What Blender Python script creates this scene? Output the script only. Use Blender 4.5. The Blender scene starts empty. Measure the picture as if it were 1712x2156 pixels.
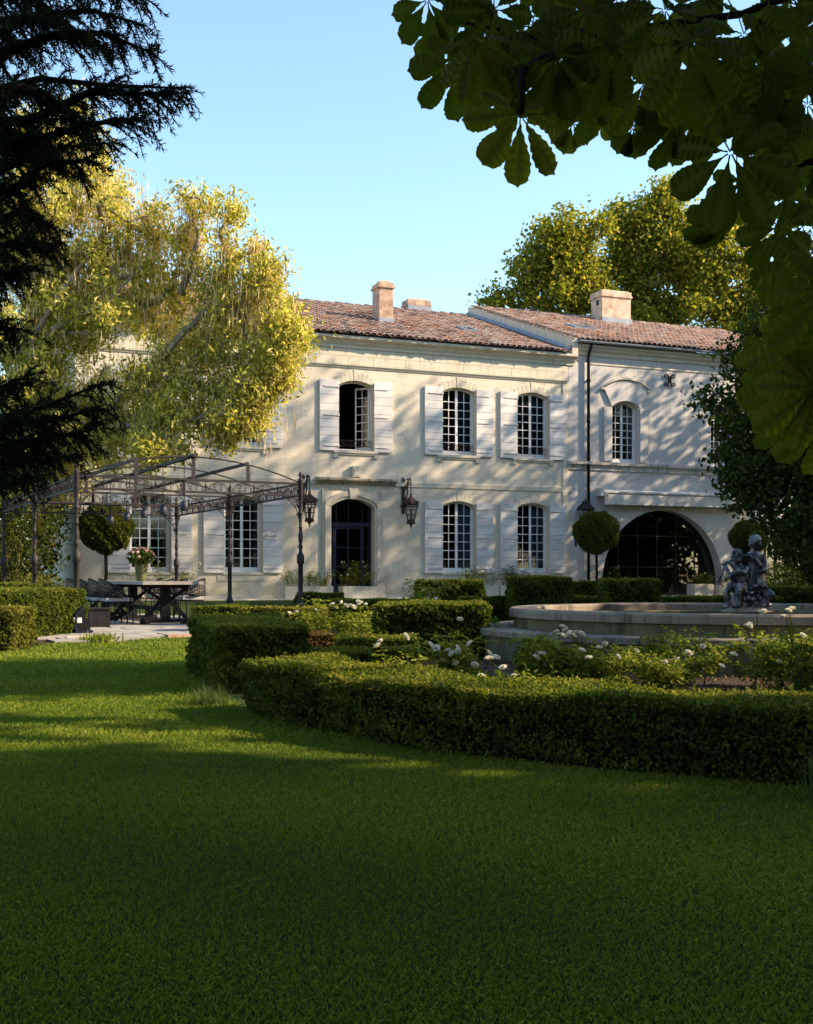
import bpy, bmesh, math, random
import numpy as np
from mathutils import Vector, Matrix, Euler

random.seed(7)
rng = np.random.default_rng(7)
R = math.radians
pi = math.pi
scene = bpy.context.scene
col = scene.collection

# ------------------------------------------------------------ camera, sky, sun, exposure
F = 2500.0                      # focal length in the units of a 1712 wide picture
HZ = 1215.0                     # row of the horizon in that picture
EYE = 0.9
cam_d = bpy.data.cameras.new('camera')
cam = bpy.data.objects.new('camera', cam_d)
col.objects.link(cam)
cam.location = (0, 0, EYE)
cam.rotation_euler = (R(90), 0, 0)
cam_d.sensor_fit = 'HORIZONTAL'
cam_d.sensor_width = 36
cam_d.lens = 36 * F / 1712
cam_d.shift_y = (HZ - 1078) / 1712
cam_d.clip_start = 0.05
cam_d.clip_end = 900
scene.camera = cam

SUN_AZ, SUN_EL = R(-3), R(30)
S = Vector((math.cos(SUN_EL) * math.cos(SUN_AZ), math.cos(SUN_EL) * math.sin(SUN_AZ), math.sin(SUN_EL)))
world = bpy.data.worlds.new('World')
scene.world = world
world.use_nodes = True
wn = world.node_tree
bg = wn.nodes['Background']
sky = wn.nodes.new('ShaderNodeTexSky')
sky.sky_type = 'NISHITA'
sky.sun_disc = False
sky.sun_elevation = SUN_EL
sky.sun_rotation = R(90) - SUN_AZ
sky.air_density = 1.1
sky.dust_density = 0.7
sky.ozone_density = 1.6
grade = wn.nodes.new('ShaderNodeMix')          # film stock: the whole sky a touch greener
grade.data_type = 'RGBA'; grade.blend_type = 'MULTIPLY'; grade.inputs[0].default_value = 1.0
grade.inputs[7].default_value = (0.93, 1.0, 0.98, 1)
wn.links.new(sky.outputs[0], grade.inputs[6])
wn.links.new(grade.outputs[2], bg.inputs[0])
bg.inputs[1].default_value = 0.135
sun_d = bpy.data.lights.new('sun', 'SUN')
sun_d.energy = 4.8
sun_d.angle = R(0.55)
sun_d.color = (1.0, 0.80, 0.56)
sun = bpy.data.objects.new('sun', sun_d)
col.objects.link(sun)
sun.location = (60, 0, 40)
sun.rotation_mode = 'QUATERNION'
sun.rotation_quaternion = S.to_track_quat('Z', 'Y')
scene.view_settings.view_transform = 'Standard'
scene.view_settings.look = 'None'
scene.view_settings.gamma = 1
scene.view_settings.exposure = 1.42
scene.view_settings.use_curve_mapping = False
scene.render.engine = 'CYCLES'
scene.cycles.use_denoising = True
scene.cycles.max_bounces = 8
scene.cycles.transparent_max_bounces = 12
scene.cycles.transmission_bounces = 6
scene.cycles.diffuse_bounces = 4
scene.cycles.caustics_reflective = False
scene.cycles.caustics_refractive = False

# ------------------------------------------------------------ helpers
def at(x, y, z=0.0):
    """Ground point seen at picture point (x, y), on the level z."""
    Y = (EYE - z) * F / (y - HZ)
    return Vector(((x - 856) / F * Y, Y, z))

def pt(x, y, Y):
    """Point seen at (x, y) at the distance Y."""
    return Vector(((x - 856) / F * Y, Y, EYE + (HZ - y) / F * Y))

def empty(name, loc=(0, 0, 0), rotz=0.0):
    o = bpy.data.objects.new(name, None)
    o.empty_display_size = 0.2
    col.objects.link(o)
    o.location = loc
    o.rotation_euler = (0, 0, rotz)
    return o

def tag(o, label=None, cat=None, group=None, kind=None):
    if label: o['label'] = label
    if cat: o['category'] = cat
    if group: o['group'] = group
    if kind: o['kind'] = kind
    return o

def thing(name, label, cat, loc=(0, 0, 0), rotz=0.0, group=None):
    return tag(empty(name, loc, rotz), label, cat, group)

def link(name, me, parent=None, loc=None, rot=None, scale=None):
    o = bpy.data.objects.new(name, me)
    col.objects.link(o)
    if parent is not None: o.parent = parent
    if loc is not None: o.location = loc
    if rot is not None: o.rotation_euler = rot
    if scale is not None: o.scale = scale
    return o

def copy_tree(o, parent=None):
    c = o.copy()
    col.objects.link(c)
    if parent is not None: c.parent = parent
    for ch in list(o.children):
        copy_tree(ch, c)
    return c

class MB:
    """Collects shapes and links them as one mesh object."""
    def __init__(self):
        self.v = []; self.f = []; self.sm = []
    def add(self, vs, fs, smooth=False, M=None):
        n = len(self.v)
        if M is not None:
            vs = [M @ Vector(p) for p in vs]
        self.v += [tuple(p) for p in vs]
        self.f += [tuple(i + n for i in f) for f in fs]
        self.sm += [smooth] * len(fs)
        return self
    def box(self, x0, x1, y0, y1, z0, z1, M=None):
        if x0 > x1: x0, x1 = x1, x0
        if y0 > y1: y0, y1 = y1, y0
        vs = [(x0, y0, z0), (x1, y0, z0), (x1, y1, z0), (x0, y1, z0), (x0, y0, z1), (x1, y0, z1), (x1, y1, z1), (x0, y1, z1)]
        return self.add(vs, [(0, 3, 2, 1), (4, 5, 6, 7), (0, 1, 5, 4), (1, 2, 6, 5), (2, 3, 7, 6), (3, 0, 4, 7)], M=M)
    def lathe(self, prof, seg=12, c=(0, 0, 0), smooth=True, M=None, a0=0.0):
        vs, fs = [], []
        n = len(prof)
        for k in range(seg):
            a = a0 + 2 * pi * k / seg
            for r, z in prof:
                vs.append((c[0] + r * math.cos(a), c[1] + r * math.sin(a), c[2] + z))
        for k in range(seg):
            k2 = (k + 1) % seg
            for i in range(n - 1):
                fs.append((k * n + i, k2 * n + i, k2 * n + i + 1, k * n + i + 1))
        if prof[0][0] > 1e-4: fs.append(tuple(k * n for k in reversed(range(seg))))
        if prof[-1][0] > 1e-4: fs.append(tuple(k * n + n - 1 for k in range(seg)))
        return self.add(vs, fs, smooth, M)
    def tube(self, pts, r, seg=5, M=None, smooth=True):
        pts = [Vector(p) for p in pts]
        n = len(pts)
        rs = r if isinstance(r, (list, tuple)) else [r] * n
        vs, fs = [], []
        up = Vector((0.13, 0.31, 0.94))
        for i, p in enumerate(pts):
            t = (pts[min(i + 1, n - 1)] - pts[max(i - 1, 0)])
            t = t.normalized() if t.length > 1e-9 else Vector((0, 0, 1))
            a = up - t * up.dot(t)
            if a.length < 1e-3: a = Vector((1, 0, 0)) - t * t.x
            a.normalize(); up = a
            b = t.cross(a)
            for k in range(seg):
                an = 2 * pi * k / seg
                vs.append(p + (a * math.cos(an) + b * math.sin(an)) * rs[i])
        for i in range(n - 1):
            for k in range(seg):
                k2 = (k + 1) % seg
                fs.append((i * seg + k, i * seg + k2, (i + 1) * seg + k2, (i + 1) * seg + k))
        fs.append(tuple(reversed(range(seg))))
        fs.append(tuple((n - 1) * seg + k for k in range(seg)))
        return self.add(vs, fs, smooth, M)
    def ell(self, c, r, seg=10, rings=7, M=None):
        """Ellipsoid."""
        prof = [(math.sin(pi * i / rings), -math.cos(pi * i / rings)) for i in range(rings + 1)]
        vs, fs = [], []
        for k in range(seg):
            a = 2 * pi * k / seg
            for q, z in prof:
                vs.append((c[0] + q * math.cos(a) * r[0], c[1] + q * math.sin(a) * r[1], c[2] + z * r[2]))
        n = len(prof)
        for k in range(seg):
            k2 = (k + 1) % seg
            for i in range(n - 1):
                fs.append((k * n + i, k2 * n + i, k2 * n + i + 1, k * n + i + 1))
        return self.add(vs, fs, True, M)
    def prism(self, poly, z0, z1, M=None):
        n = len(poly)
        vs = [(p[0], p[1], z0) for p in poly] + [(p[0], p[1], z1) for p in poly]
        fs = [tuple(reversed(range(n))), tuple(range(n, 2 * n))]
        fs += [(i, (i + 1) % n, n + (i + 1) % n, n + i) for i in range(n)]
        return self.add(vs, fs, M=M)
    def extr(self, prof, x0, x1, M=None):
        """Profile in (y, z) drawn along x."""
        n = len(prof)
        vs = [(x0, p[0], p[1]) for p in prof] + [(x1, p[0], p[1]) for p in prof]
        fs = [tuple(range(n)), tuple(reversed(range(n, 2 * n)))]
        fs += [(i, n + i, n + (i + 1) % n, (i + 1) % n) for i in range(n)]
        return self.add(vs, fs, M=M)
    def strip(self, a, b, y0, y1, M=None):
        """Band between two polylines a, b given in (x, z), from depth y0 to y1."""
        n = len(a)
        vs = [(p[0], y0, p[1]) for p in a] + [(p[0], y0, p[1]) for p in b] + [(p[0], y1, p[1]) for p in a] + [(p[0], y1, p[1]) for p in b]
        fs = []
        for i in range(n - 1):
            fs += [(i, i + 1, n + i + 1, n + i), (2 * n + i + 1, 2 * n + i, 3 * n + i, 3 * n + i + 1),
                   (i + 1, i, 2 * n + i, 2 * n + i + 1), (n + i, n + i + 1, 3 * n + i + 1, 3 * n + i)]
        fs += [(0, n, 3 * n, 2 * n), (n - 1, 3 * n - 1, 4 * n - 1, 2 * n - 1)]
        return self.add(vs, fs, M=M)
    def mesh(self, name, mat):
        me = bpy.data.meshes.new(name)
        me.from_pydata(self.v, [], self.f)
        me.polygons.foreach_set('use_smooth', self.sm)
        if mat is not None: me.materials.append(mat)
        me.update()
        return me
    def build(self, name, mat, parent=None, loc=None, rot=None):
        return link(name, self.mesh(name, mat), parent, loc, rot)

def fixnormals(o):
    bm = bmesh.new(); bm.from_mesh(o.data)
    bmesh.ops.recalc_face_normals(bm, faces=bm.faces)
    bm.to_mesh(o.data); bm.free()
    return o

def raw_mesh(name, V, faces_n, idx, mat, tint=None, smooth=False):
    """Quick mesh from arrays: V (n,3); idx flat corner list; faces_n corners per face."""
    me = bpy.data.meshes.new(name)
    nf = len(idx) // faces_n
    me.vertices.add(len(V)); me.loops.add(len(idx)); me.polygons.add(nf)
    me.vertices.foreach_set('co', np.asarray(V, np.float32).ravel())
    me.loops.foreach_set('vertex_index', np.asarray(idx, np.int32))
    me.polygons.foreach_set('loop_start', np.arange(0, len(idx), faces_n, dtype=np.int32))
    me.polygons.foreach_set('use_smooth', np.full(nf, smooth))
    if tint is not None:
        at_ = me.attributes.new('tint', 'FLOAT', 'POINT')
        at_.data.foreach_set('value', np.asarray(tint, np.float32))
    me.materials.append(mat)
    me.update(calc_edges=True)
    return me

def unit(a):
    return a / np.maximum(np.linalg.norm(a, axis=1, keepdims=True), 1e-9)

def leaf_mesh(name, P, size, mat, aspect=0.45, fold=0.25, axis=None, spread=1.0, normal=None, nspread=0.7, tint=None):
    """One pointed leaf blade (four corners, folded along the rib) at every point P."""
    n = len(P)
    P = np.asarray(P, float)
    size = np.broadcast_to(np.asarray(size, float), (n,))[:, None]
    rnd = rng.normal(size=(n, 3))
    a = unit(rnd) if axis is None else unit(np.broadcast_to(axis, (n, 3)) + spread * rnd * 0.6)
    r2 = rng.normal(size=(n, 3))
    nn = r2 if normal is None else np.broadcast_to(normal, (n, 3)) + nspread * r2
    nn = unit(nn - a * np.sum(nn * a, axis=1, keepdims=True))
    b = np.cross(a, nn)
    w = size * aspect
    V = np.empty((n, 4, 3))
    V[:, 0] = P - a * size * 0.5
    V[:, 1] = P + b * w * 0.5 + nn * w * fold * 0.5
    V[:, 2] = P + a * size * 0.5 - nn * size * 0.08
    V[:, 3] = P - b * w * 0.5 + nn * w * fold * 0.5
    t = rng.random(n) if tint is None else np.broadcast_to(tint, (n,))
    return raw_mesh(name, V.reshape(-1, 3), 4, np.arange(n * 4), mat, np.repeat(t, 4))

# ------------------------------------------------------------ materials
def newmat(name):
    m = bpy.data.materials.new(name)
    m.use_nodes = True
    return m, m.node_tree, m.node_tree.nodes['Principled BSDF']

def noise(nt, scale, detail=6, rough=0.6, vec=None, dist=0.0):
    n = nt.nodes.new('ShaderNodeTexNoise')
    n.inputs['Scale'].default_value = scale
    n.inputs['Detail'].default_value = detail
    n.inputs['Roughness'].default_value = rough
    n.inputs['Distortion'].default_value = dist
    if vec is not None: nt.links.new(vec, n.inputs['Vector'])
    return n

def coords(nt, kind='Object', scale=None):
    tc = nt.nodes.new('ShaderNodeTexCoord')
    out = tc.outputs[kind]
    if scale:
        mp = nt.nodes.new('ShaderNodeMapping')
        mp.inputs['Scale'].default_value = scale
        nt.links.new(out, mp.inputs['Vector'])
        out = mp.outputs['Vector']
    return out

def ramp(nt, fac, stops):
    r = nt.nodes.new('ShaderNodeValToRGB')
    e = r.color_ramp.elements
    e[0].position, e[0].color = stops[0][0], (*stops[0][1], 1)
    e[1].position, e[1].color = stops[-1][0], (*stops[-1][1], 1)
    for p, c in stops[1:-1]:
        k = e.new(p); k.color = (*c, 1)
    nt.links.new(fac, r.inputs[0])
    return r.outputs[0]

def mixc(nt, fac, a, b, mode='MIX'):
    m = nt.nodes.new('ShaderNodeMix')
    m.data_type = 'RGBA'; m.blend_type = mode
    for sock, val in ((0, fac), (6, a), (7, b)):
        if isinstance(val, (int, float)): m.inputs[sock].default_value = val
        elif isinstance(val, tuple): m.inputs[sock].default_value = (*val, 1)
        else: nt.links.new(val, m.inputs[sock])
    return m.outputs[2]

def bump(nt, bsdf, h, strength, dist=0.01):
    b = nt.nodes.new('ShaderNodeBump')
    b.inputs['Strength'].default_value = strength
    b.inputs['Distance'].default_value = dist
    nt.links.new(h, b.inputs['Height'])
    nt.links.new(b.outputs[0], bsdf.inputs['Normal'])

def pmat(name, c1, c2=None, scale=8.0, rough=0.8, bmp=0.0, bscale=40.0, metal=0.0, spec=0.3, vscale=None, bdist=0.01, p0=0.35, p1=0.65, kind='Object'):
    m, nt, b = newmat(name)
    v = coords(nt, kind, vscale)
    if c2 is None:
        b.inputs['Base Color'].default_value = (*c1, 1)
    else:
        n = noise(nt, scale, 8, 0.65, v)
        nt.links.new(ramp(nt, n.outputs[0], [(p0, c1), (p1, c2)]), b.inputs['Base Color'])
    b.inputs['Roughness'].default_value = rough
    b.inputs['Metallic'].default_value = metal
    b.inputs['Specular IOR Level'].default_value = spec
    if bmp:
        bump(nt, b, noise(nt, bscale, 8, 0.7, v).outputs[0], bmp, bdist)
    return m

def leafmat(name, stops, trans=0.35, rough=0.55, spec=0.25, tcol=None):
    """Leaf blade: colour by the blade's own tint, light passing through."""
    m, nt, b = newmat(name)
    a = nt.nodes.new('ShaderNodeAttribute'); a.attribute_name = 'tint'
    c = ramp(nt, a.outputs['Fac'], stops)
    nt.links.new(c, b.inputs['Base Color'])
    b.inputs['Roughness'].default_value = 0.65
    b.inputs['Specular IOR Level'].default_value = 0.1
    if trans > 0:
        t = nt.nodes.new('ShaderNodeBsdfTranslucent')
        tc = mixc(nt, 1.0, c, tcol or (1.5, 1.5, 0.6), 'MULTIPLY')
        nt.links.new(tc, t.inputs[0])
        mx = nt.nodes.new('ShaderNodeMixShader')
        mx.inputs[0].default_value = trans
        nt.links.new(b.outputs[0], mx.inputs[1]); nt.links.new(t.outputs[0], mx.inputs[2])
        nt.links.new(mx.outputs[0], nt.nodes['Material Output'].inputs[0])
    return m

def wall_mat(name, c1, c2, c3, moss=0.0, base_z=0.25, stain=(0.16, 0.13, 0.10)):
    """Lime render: blotched, brushed sideways, algae and dirt low down."""
    m, nt, b = newmat(name)
    v = coords(nt)
    v2 = coords(nt, 'Object', (1.2, 1.2, 5.0))
    big = noise(nt, 0.55, 6, 0.6, v, 0.6)
    fine = noise(nt, 3.2, 10, 0.7, v2, 1.2)
    c = ramp(nt, big.outputs[0], [(0.3, c1), (0.52, c2), (0.72, c3)])
    c = mixc(nt, 0.35, c, ramp(nt, fine.outputs[0], [(0.3, tuple(x * 0.66 for x in c1)), (0.5, c2), (0.75, (0.76, 0.71, 0.61))]))
    sp = noise(nt, 26, 6, 0.7, v)
    c = mixc(nt, 0.22, c, ramp(nt, sp.outputs[0], [(0.36, (0.24, 0.2, 0.15)), (0.6, c2)]))
    if moss:
        sx = nt.nodes.new('ShaderNodeSeparateXYZ'); nt.links.new(v, sx.inputs[0])
        mr = nt.nodes.new('ShaderNodeMapRange')
        mr.inputs[1].default_value = base_z + 0.95; mr.inputs[2].default_value = base_z
        nt.links.new(sx.outputs[2], mr.inputs[0])
        nz = noise(nt, 1.3, 8, 0.7, v, 1.0)
        mu = nt.nodes.new('ShaderNodeMath'); mu.operation = 'MULTIPLY'
        nt.links.new(mr.outputs[0], mu.inputs[0])
        nt.links.new(ramp(nt, nz.outputs[0], [(0.32, (0, 0, 0)), (0.58, (moss, moss, moss))]), mu.inputs[1])
        c = mixc(nt, mu.outputs[0], c, ramp(nt, sp.outputs[0], [(0.35, (0.20, 0.19, 0.10)), (0.65, (0.46, 0.42, 0.24))]))
        nd = noise(nt, 0.8, 10, 0.75, v, 1.5)
        c = mixc(nt, ramp(nt, nd.outputs[0], [(0.62, (0, 0, 0)), (0.74, (0.5, 0.5, 0.5))]), c, stain)
    vs_ = coords(nt, 'Object', (5.0, 5.0, 0.28))
    st = noise(nt, 1.5, 8, 0.7, vs_, 0.5)
    c = mixc(nt, ramp(nt, st.outputs[0], [(0.54, (0, 0, 0)), (0.72, (0.42, 0.42, 0.42))]), c, (0.30, 0.26, 0.20))
    nt.links.new(c, b.inputs['Base Color'])
    b.inputs['Roughness'].default_value = 0.92
    b.inputs['Specular IOR Level'].default_value = 0.15
    ad = nt.nodes.new('ShaderNodeMath'); ad.operation = 'ADD'
    nt.links.new(fine.outputs[0], ad.inputs[0])
    nt.links.new(noise(nt, 14, 8, 0.7, v2).outputs[0], ad.inputs[1])
    bump(nt, b, ad.outputs[0], 0.7, 0.02)
    return m

def stone_mat(name, c1, c2, dark, amt=0.6, scale=2.2):
    """Limestone with black streaks run down from its top."""
    m, nt, b = newmat(name)
    v = coords(nt)
    vs = coords(nt, 'Object', (3.0, 3.0, 0.5))
    c = ramp(nt, noise(nt, scale, 8, 0.65, v).outputs[0], [(0.3, c1), (0.7, c2)])
    c = mixc(nt, ramp(nt, noise(nt, 1.6, 8, 0.7, vs, 0.8).outputs[0], [(0.48, (0, 0, 0)), (0.62, (amt, amt, amt))]), c, dark)
    c = mixc(nt, 0.25, c, ramp(nt, noise(nt, 30, 6, 0.7, v).outputs[0], [(0.35, tuple(x * 0.5 for x in c1)), (0.6, c2)]))
    nt.links.new(c, b.inputs['Base Color'])
    b.inputs['Roughness'].default_value = 0.9
    b.inputs['Specular IOR Level'].default_value = 0.2
    bump(nt, b, noise(nt, 28, 8, 0.7, v).outputs[0], 0.45, 0.012)
    return m

def tile_mat(name, by_object):
    m, nt, b = newmat(name)
    if by_object:
        r = nt.nodes.new('ShaderNodeObjectInfo').outputs['Random']
    else:
        a = nt.nodes.new('ShaderNodeAttribute'); a.attribute_name = 'tint'; r = a.outputs['Fac']
    c = ramp(nt, r, [(0.0, (0.11, 0.072, 0.06)), (0.2, (0.29, 0.17, 0.13)), (0.42, (0.42, 0.265, 0.205)), (0.62, (0.42, 0.335, 0.29)), (0.8, (0.42, 0.225, 0.15)), (0.9, (0.17, 0.14, 0.13)), (1.0, (0.52, 0.19, 0.06))])
    g = coords(nt, 'Object')
    ge = nt.nodes.new('ShaderNodeNewGeometry')
    n = noise(nt, 5, 8, 0.7, ge.outputs['Position'])
    c = mixc(nt, ramp(nt, n.outputs[0], [(0.42, (0, 0, 0)), (0.64, (0.6, 0.6, 0.6))]), c, (0.17, 0.15, 0.142))
    n2 = noise(nt, 2.1, 8, 0.7, ge.outputs['Position'])
    c = mixc(nt, ramp(nt, n2.outputs[0], [(0.58, (0, 0, 0)), (0.7, (0.5, 0.5, 0.5))]), c, (0.44, 0.40, 0.36))
    nt.links.new(c, b.inputs['Base Color'])
    b.inputs['Roughness'].default_value = 0.9
    b.inputs['Specular IOR Level'].default_value = 0.15
    bump(nt, b, noise(nt, 60, 6, 0.7, ge.outputs['Position']).outputs[0], 0.4, 0.006)
    return m

def glass_mat(name, tint=(0.75, 0.8, 0.82)):
    m, nt, b = newmat(name)
    nt.nodes.remove(b)
    tr = nt.nodes.new('ShaderNodeBsdfTransparent'); tr.inputs[0].default_value = (*tint, 1)
    gl = nt.nodes.new('ShaderNodeBsdfGlossy'); gl.inputs['Roughness'].default_value = 0.015
    fr = nt.nodes.new('ShaderNodeFresnel'); fr.inputs[0].default_value = 1.5
    vv = coords(nt)
    bp = nt.nodes.new('ShaderNodeBump'); bp.inputs['Strength'].default_value = 0.05; bp.inputs['Distance'].default_value = 0.02
    nt.links.new(noise(nt, 2.0, 2, 0.5, vv).outputs[0], bp.inputs['Height'])
    nt.links.new(bp.outputs[0], gl.inputs['Normal'])
    mx = nt.nodes.new('ShaderNodeMixShader')
    nt.links.new(fr.outputs[0], mx.inputs[0])
    nt.links.new(tr.outputs[0], mx.inputs[1]); nt.links.new(gl.outputs[0], mx.inputs[2])
    nt.links.new(mx.outputs[0], nt.nodes['Material Output'].inputs[0])
    return m

M = {}
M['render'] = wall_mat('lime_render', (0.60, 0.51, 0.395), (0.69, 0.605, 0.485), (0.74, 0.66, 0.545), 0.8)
M['render_wing'] = wall_mat('grey_render', (0.475, 0.445, 0.43), (0.56, 0.53, 0.515), (0.61, 0.58, 0.565), 0.5)  # mauve cast in the grey imitates shade on the wing
M['stone'] = stone_mat('limestone', (0.52, 0.46, 0.36), (0.64, 0.58, 0.47), (0.12, 0.105, 0.09), 0.25)
M['ashlar'] = stone_mat('ashlar', (0.48, 0.45, 0.435), (0.57, 0.54, 0.525), (0.2, 0.185, 0.175), 0.25)  # same mauve cast, the wing's shade put into the stone colour
M['stone_dark'] = stone_mat('stained_stone', (0.34, 0.29, 0.23), (0.48, 0.43, 0.35), (0.045, 0.04, 0.035), 0.85)
M['surround'] = stone_mat('door_stone', (0.56, 0.47, 0.36), (0.66, 0.58, 0.46), (0.28, 0.22, 0.17), 0.3)
M['joint'] = pmat('mortar', (0.34, 0.31, 0.27), (0.42, 0.39, 0.34), 6)
M['paint'] = pmat('white_paint', (0.60, 0.575, 0.57), (0.70, 0.67, 0.66), 3.0, 0.6, 0.12, 30, vscale=(1, 1, 3))
def paint_mat():
    m, nt, b = newmat('shutter_paint')
    ge = nt.nodes.new('ShaderNodeNewGeometry')
    oi = nt.nodes.new('ShaderNodeObjectInfo')
    c = ramp(nt, oi.outputs['Random'], [(0.0, (0.56, 0.525, 0.50)), (1.0, (0.69, 0.65, 0.62))])
    n = noise(nt, 5, 8, 0.7, ge.outputs['Position'])
    c = mixc(nt, ramp(nt, n.outputs[0], [(0.55, (0, 0, 0)), (0.75, (0.5, 0.5, 0.5))]), c, (0.42, 0.37, 0.33))
    n = noise(nt, 40, 6, 0.7, ge.outputs['Position'])
    c = mixc(nt, ramp(nt, n.outputs[0], [(0.62, (0, 0, 0)), (0.72, (0.5, 0.5, 0.5))]), c, (0.36, 0.29, 0.24))
    nt.links.new(c, b.inputs['Base Color'])
    b.inputs['Roughness'].default_value = 0.65; b.inputs['Specular IOR Level'].default_value = 0.2
    bump(nt, b, n.outputs[0], 0.15, 0.004)
    return m
M['paint'] = paint_mat()
M['sash'] = pmat('sash_paint', (0.66, 0.65, 0.64), (0.74, 0.73, 0.715), 4.0, 0.5)
M['rust'] = pmat('rusty_iron', (0.10, 0.055, 0.035), (0.20, 0.11, 0.07), 14, 0.75, 0.3, 60)
M['iron'] = pmat('dark_iron', (0.014, 0.013, 0.015), (0.04, 0.031, 0.03), 10, 0.6, 0.2, 50, 0.0, 0.2)
M['pipe'] = pmat('pipe_paint', (0.007, 0.007, 0.008), (0.014, 0.014, 0.015), 10, 0.6, spec=0.15)
M['navy'] = pmat('navy_paint', (0.010, 0.013, 0.028), (0.016, 0.02, 0.04), 6, 0.4)
M['room'] = pmat('shade_black', (0.012, 0.011, 0.012))  # near-black walls; the darkness of unlit rooms is put into the colour
M['glass'] = glass_mat('window_glass')
M['lace'] = pmat('lace', (0.10, 0.11, 0.17), (0.42, 0.43, 0.54), 26, 0.9, vscale=(1, 1, 1))
M['drape'] = pmat('drape', (0.05, 0.045, 0.07), (0.10, 0.09, 0.13), 6, 0.9)
M['lead'] = pmat('lead_flashing', (0.17, 0.19, 0.24), (0.27, 0.30, 0.36), 3, 0.6)
M['tile_one'] = tile_mat('roof_tile_single', True)
M['tile_many'] = tile_mat('roof_tile_field', False)
M['tile_under'] = pmat('tile_channel', (0.15, 0.11, 0.09), (0.28, 0.2, 0.16), 4, 0.9)
M['brick'] = pmat('chimney_render', (0.24, 0.15, 0.11), (0.52, 0.37, 0.27), 4.5, 0.9, 0.5, 20)
M['brick_pale'] = pmat('chimney_stone', (0.34, 0.23, 0.17), (0.58, 0.44, 0.34), 3.5, 0.9, 0.5, 20)
M['canvas'] = pmat('awning_canvas', (0.52, 0.48, 0.42), (0.58, 0.54, 0.48), 6, 0.9)
# ------------------------------------------------------------ ground
HROT = R(22.4)
HC, HS = math.cos(HROT), math.sin(HROT)
HO = Vector((-1.70, 37.3, 0))
def hw(u, v, z=0.0):
    """House coordinates (along the front, into the house, up) to the world."""
    return Vector((HO.x + u * HC - v * HS, HO.y + u * HS + v * HC, z))
def front_dist(x, y):
    return (x - HO.x) * HS - (y - HO.y) * HC
def ground_z(x, y):
    d = front_dist(x, y)
    t = min(1.0, max(0.0, (7.0 - d) / 4.5))
    return 0.22 * t * t * (3 - 2 * t)

M['turf'] = None
def turf_mat():
    m, nt, b = newmat('turf')
    v = coords(nt)
    c = ramp(nt, noise(nt, 2.5, 8, 0.7, v).outputs[0], [(0.3, (0.018, 0.038, 0.006)), (0.7, (0.038, 0.066, 0.012))])
    c = mixc(nt, 0.5, c, ramp(nt, noise(nt, 90, 4, 0.7, v).outputs[0], [(0.3, (0.010, 0.022, 0.004)), (0.7, (0.05, 0.08, 0.016))]))
    nt.links.new(c, b.inputs['Base Color'])
    b.inputs['Roughness'].default_value = 0.9
    b.inputs['Specular IOR Level'].default_value = 0.1
    bump(nt, b, noise(nt, 120, 4, 0.8, v).outputs[0], 0.9, 0.02)
    return m
M['turf'] = turf_mat()
xs = np.unique(np.concatenate([np.arange(-200, -30, 10), np.arange(-30, 40, 1.0), np.arange(40, 201, 10)]))
ys = np.unique(np.concatenate([np.arange(-60, -5, 5), np.arange(-5, 60, 1.0), np.arange(60, 320, 10)]))
gv = [(x, y, ground_z(x, y)) for y in ys for x in xs]
nx = len(xs)
gf = [(j * nx + i, j * nx + i + 1, (j + 1) * nx + i + 1, (j + 1) * nx + i) for j in range(len(ys) - 1) for i in range(nx - 1)]
g = MB(); g.add(gv, gf, True)
tag(g.build('lawn_ground', M['turf']), kind='structure')

# ------------------------------------------------------------ house
house = thing('house', 'long cream stone house with white plank shutters and a dark arched front door', 'house', HO, HROT)
wing = thing('house_wing', 'taller greyish stone wing of the house with a wide glazed arch and striped awning case', 'house', HO, HROT)
wing['label'] = 'greyish stone wing with a wide glazed arch under a long rolled awning'

def arch_pts(u0, u1, zs, zc, n=10):
    """Segmental arch from (u0, zs) over the crown zc to (u1, zs)."""
    h = zc - zs; w = (u1 - u0) / 2; r = (w * w + h * h) / (2 * h); uc = (u0 + u1) / 2
    a = math.asin(min(1.0, w / r))
    if h > w: a = pi - a
    return [(uc + r * math.sin(-a + 2 * a * i / n), zc - r + r * math.cos(-a + 2 * a * i / n)) for i in range(n + 1)]

def hole(u0, u1, z0, zs, zc, n=10):
    return [(u0, z0)] + arch_pts(u0, u1, zs, zc, n) + [(u1, z0)]

def wall_front(name, outer, holes, mat, parent, v=0.0, reveal=0.3):
    bm = bmesh.new()
    loops = []
    for lp in [outer] + holes:
        vs = [bm.verts.new((u, v, z)) for u, z in lp]
        es = [bm.edges.new((vs[i], vs[(i + 1) % len(vs)])) for i in range(len(vs))]
        loops.append((vs, es))
    bmesh.ops.triangle_fill(bm, use_beauty=True, use_dissolve=False, edges=[e for _, es in loops for e in es], normal=(0, -1, 0))
    for f in bm.faces:
        if f.normal.y > 0: f.normal_flip()
    for vs, es in loops[1:]:
        n = len(vs)
        bk = [bm.verts.new((q.co.x, v + reveal, q.co.z)) for q in vs]
        for i in range(n):
            bm.faces.new((vs[i], vs[(i + 1) % n], bk[(i + 1) % n], bk[i]))
    me = bpy.data.meshes.new(name); bm.to_mesh(me); bm.free()
    me.materials.append(mat)
    return link(name, me, parent)

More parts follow.
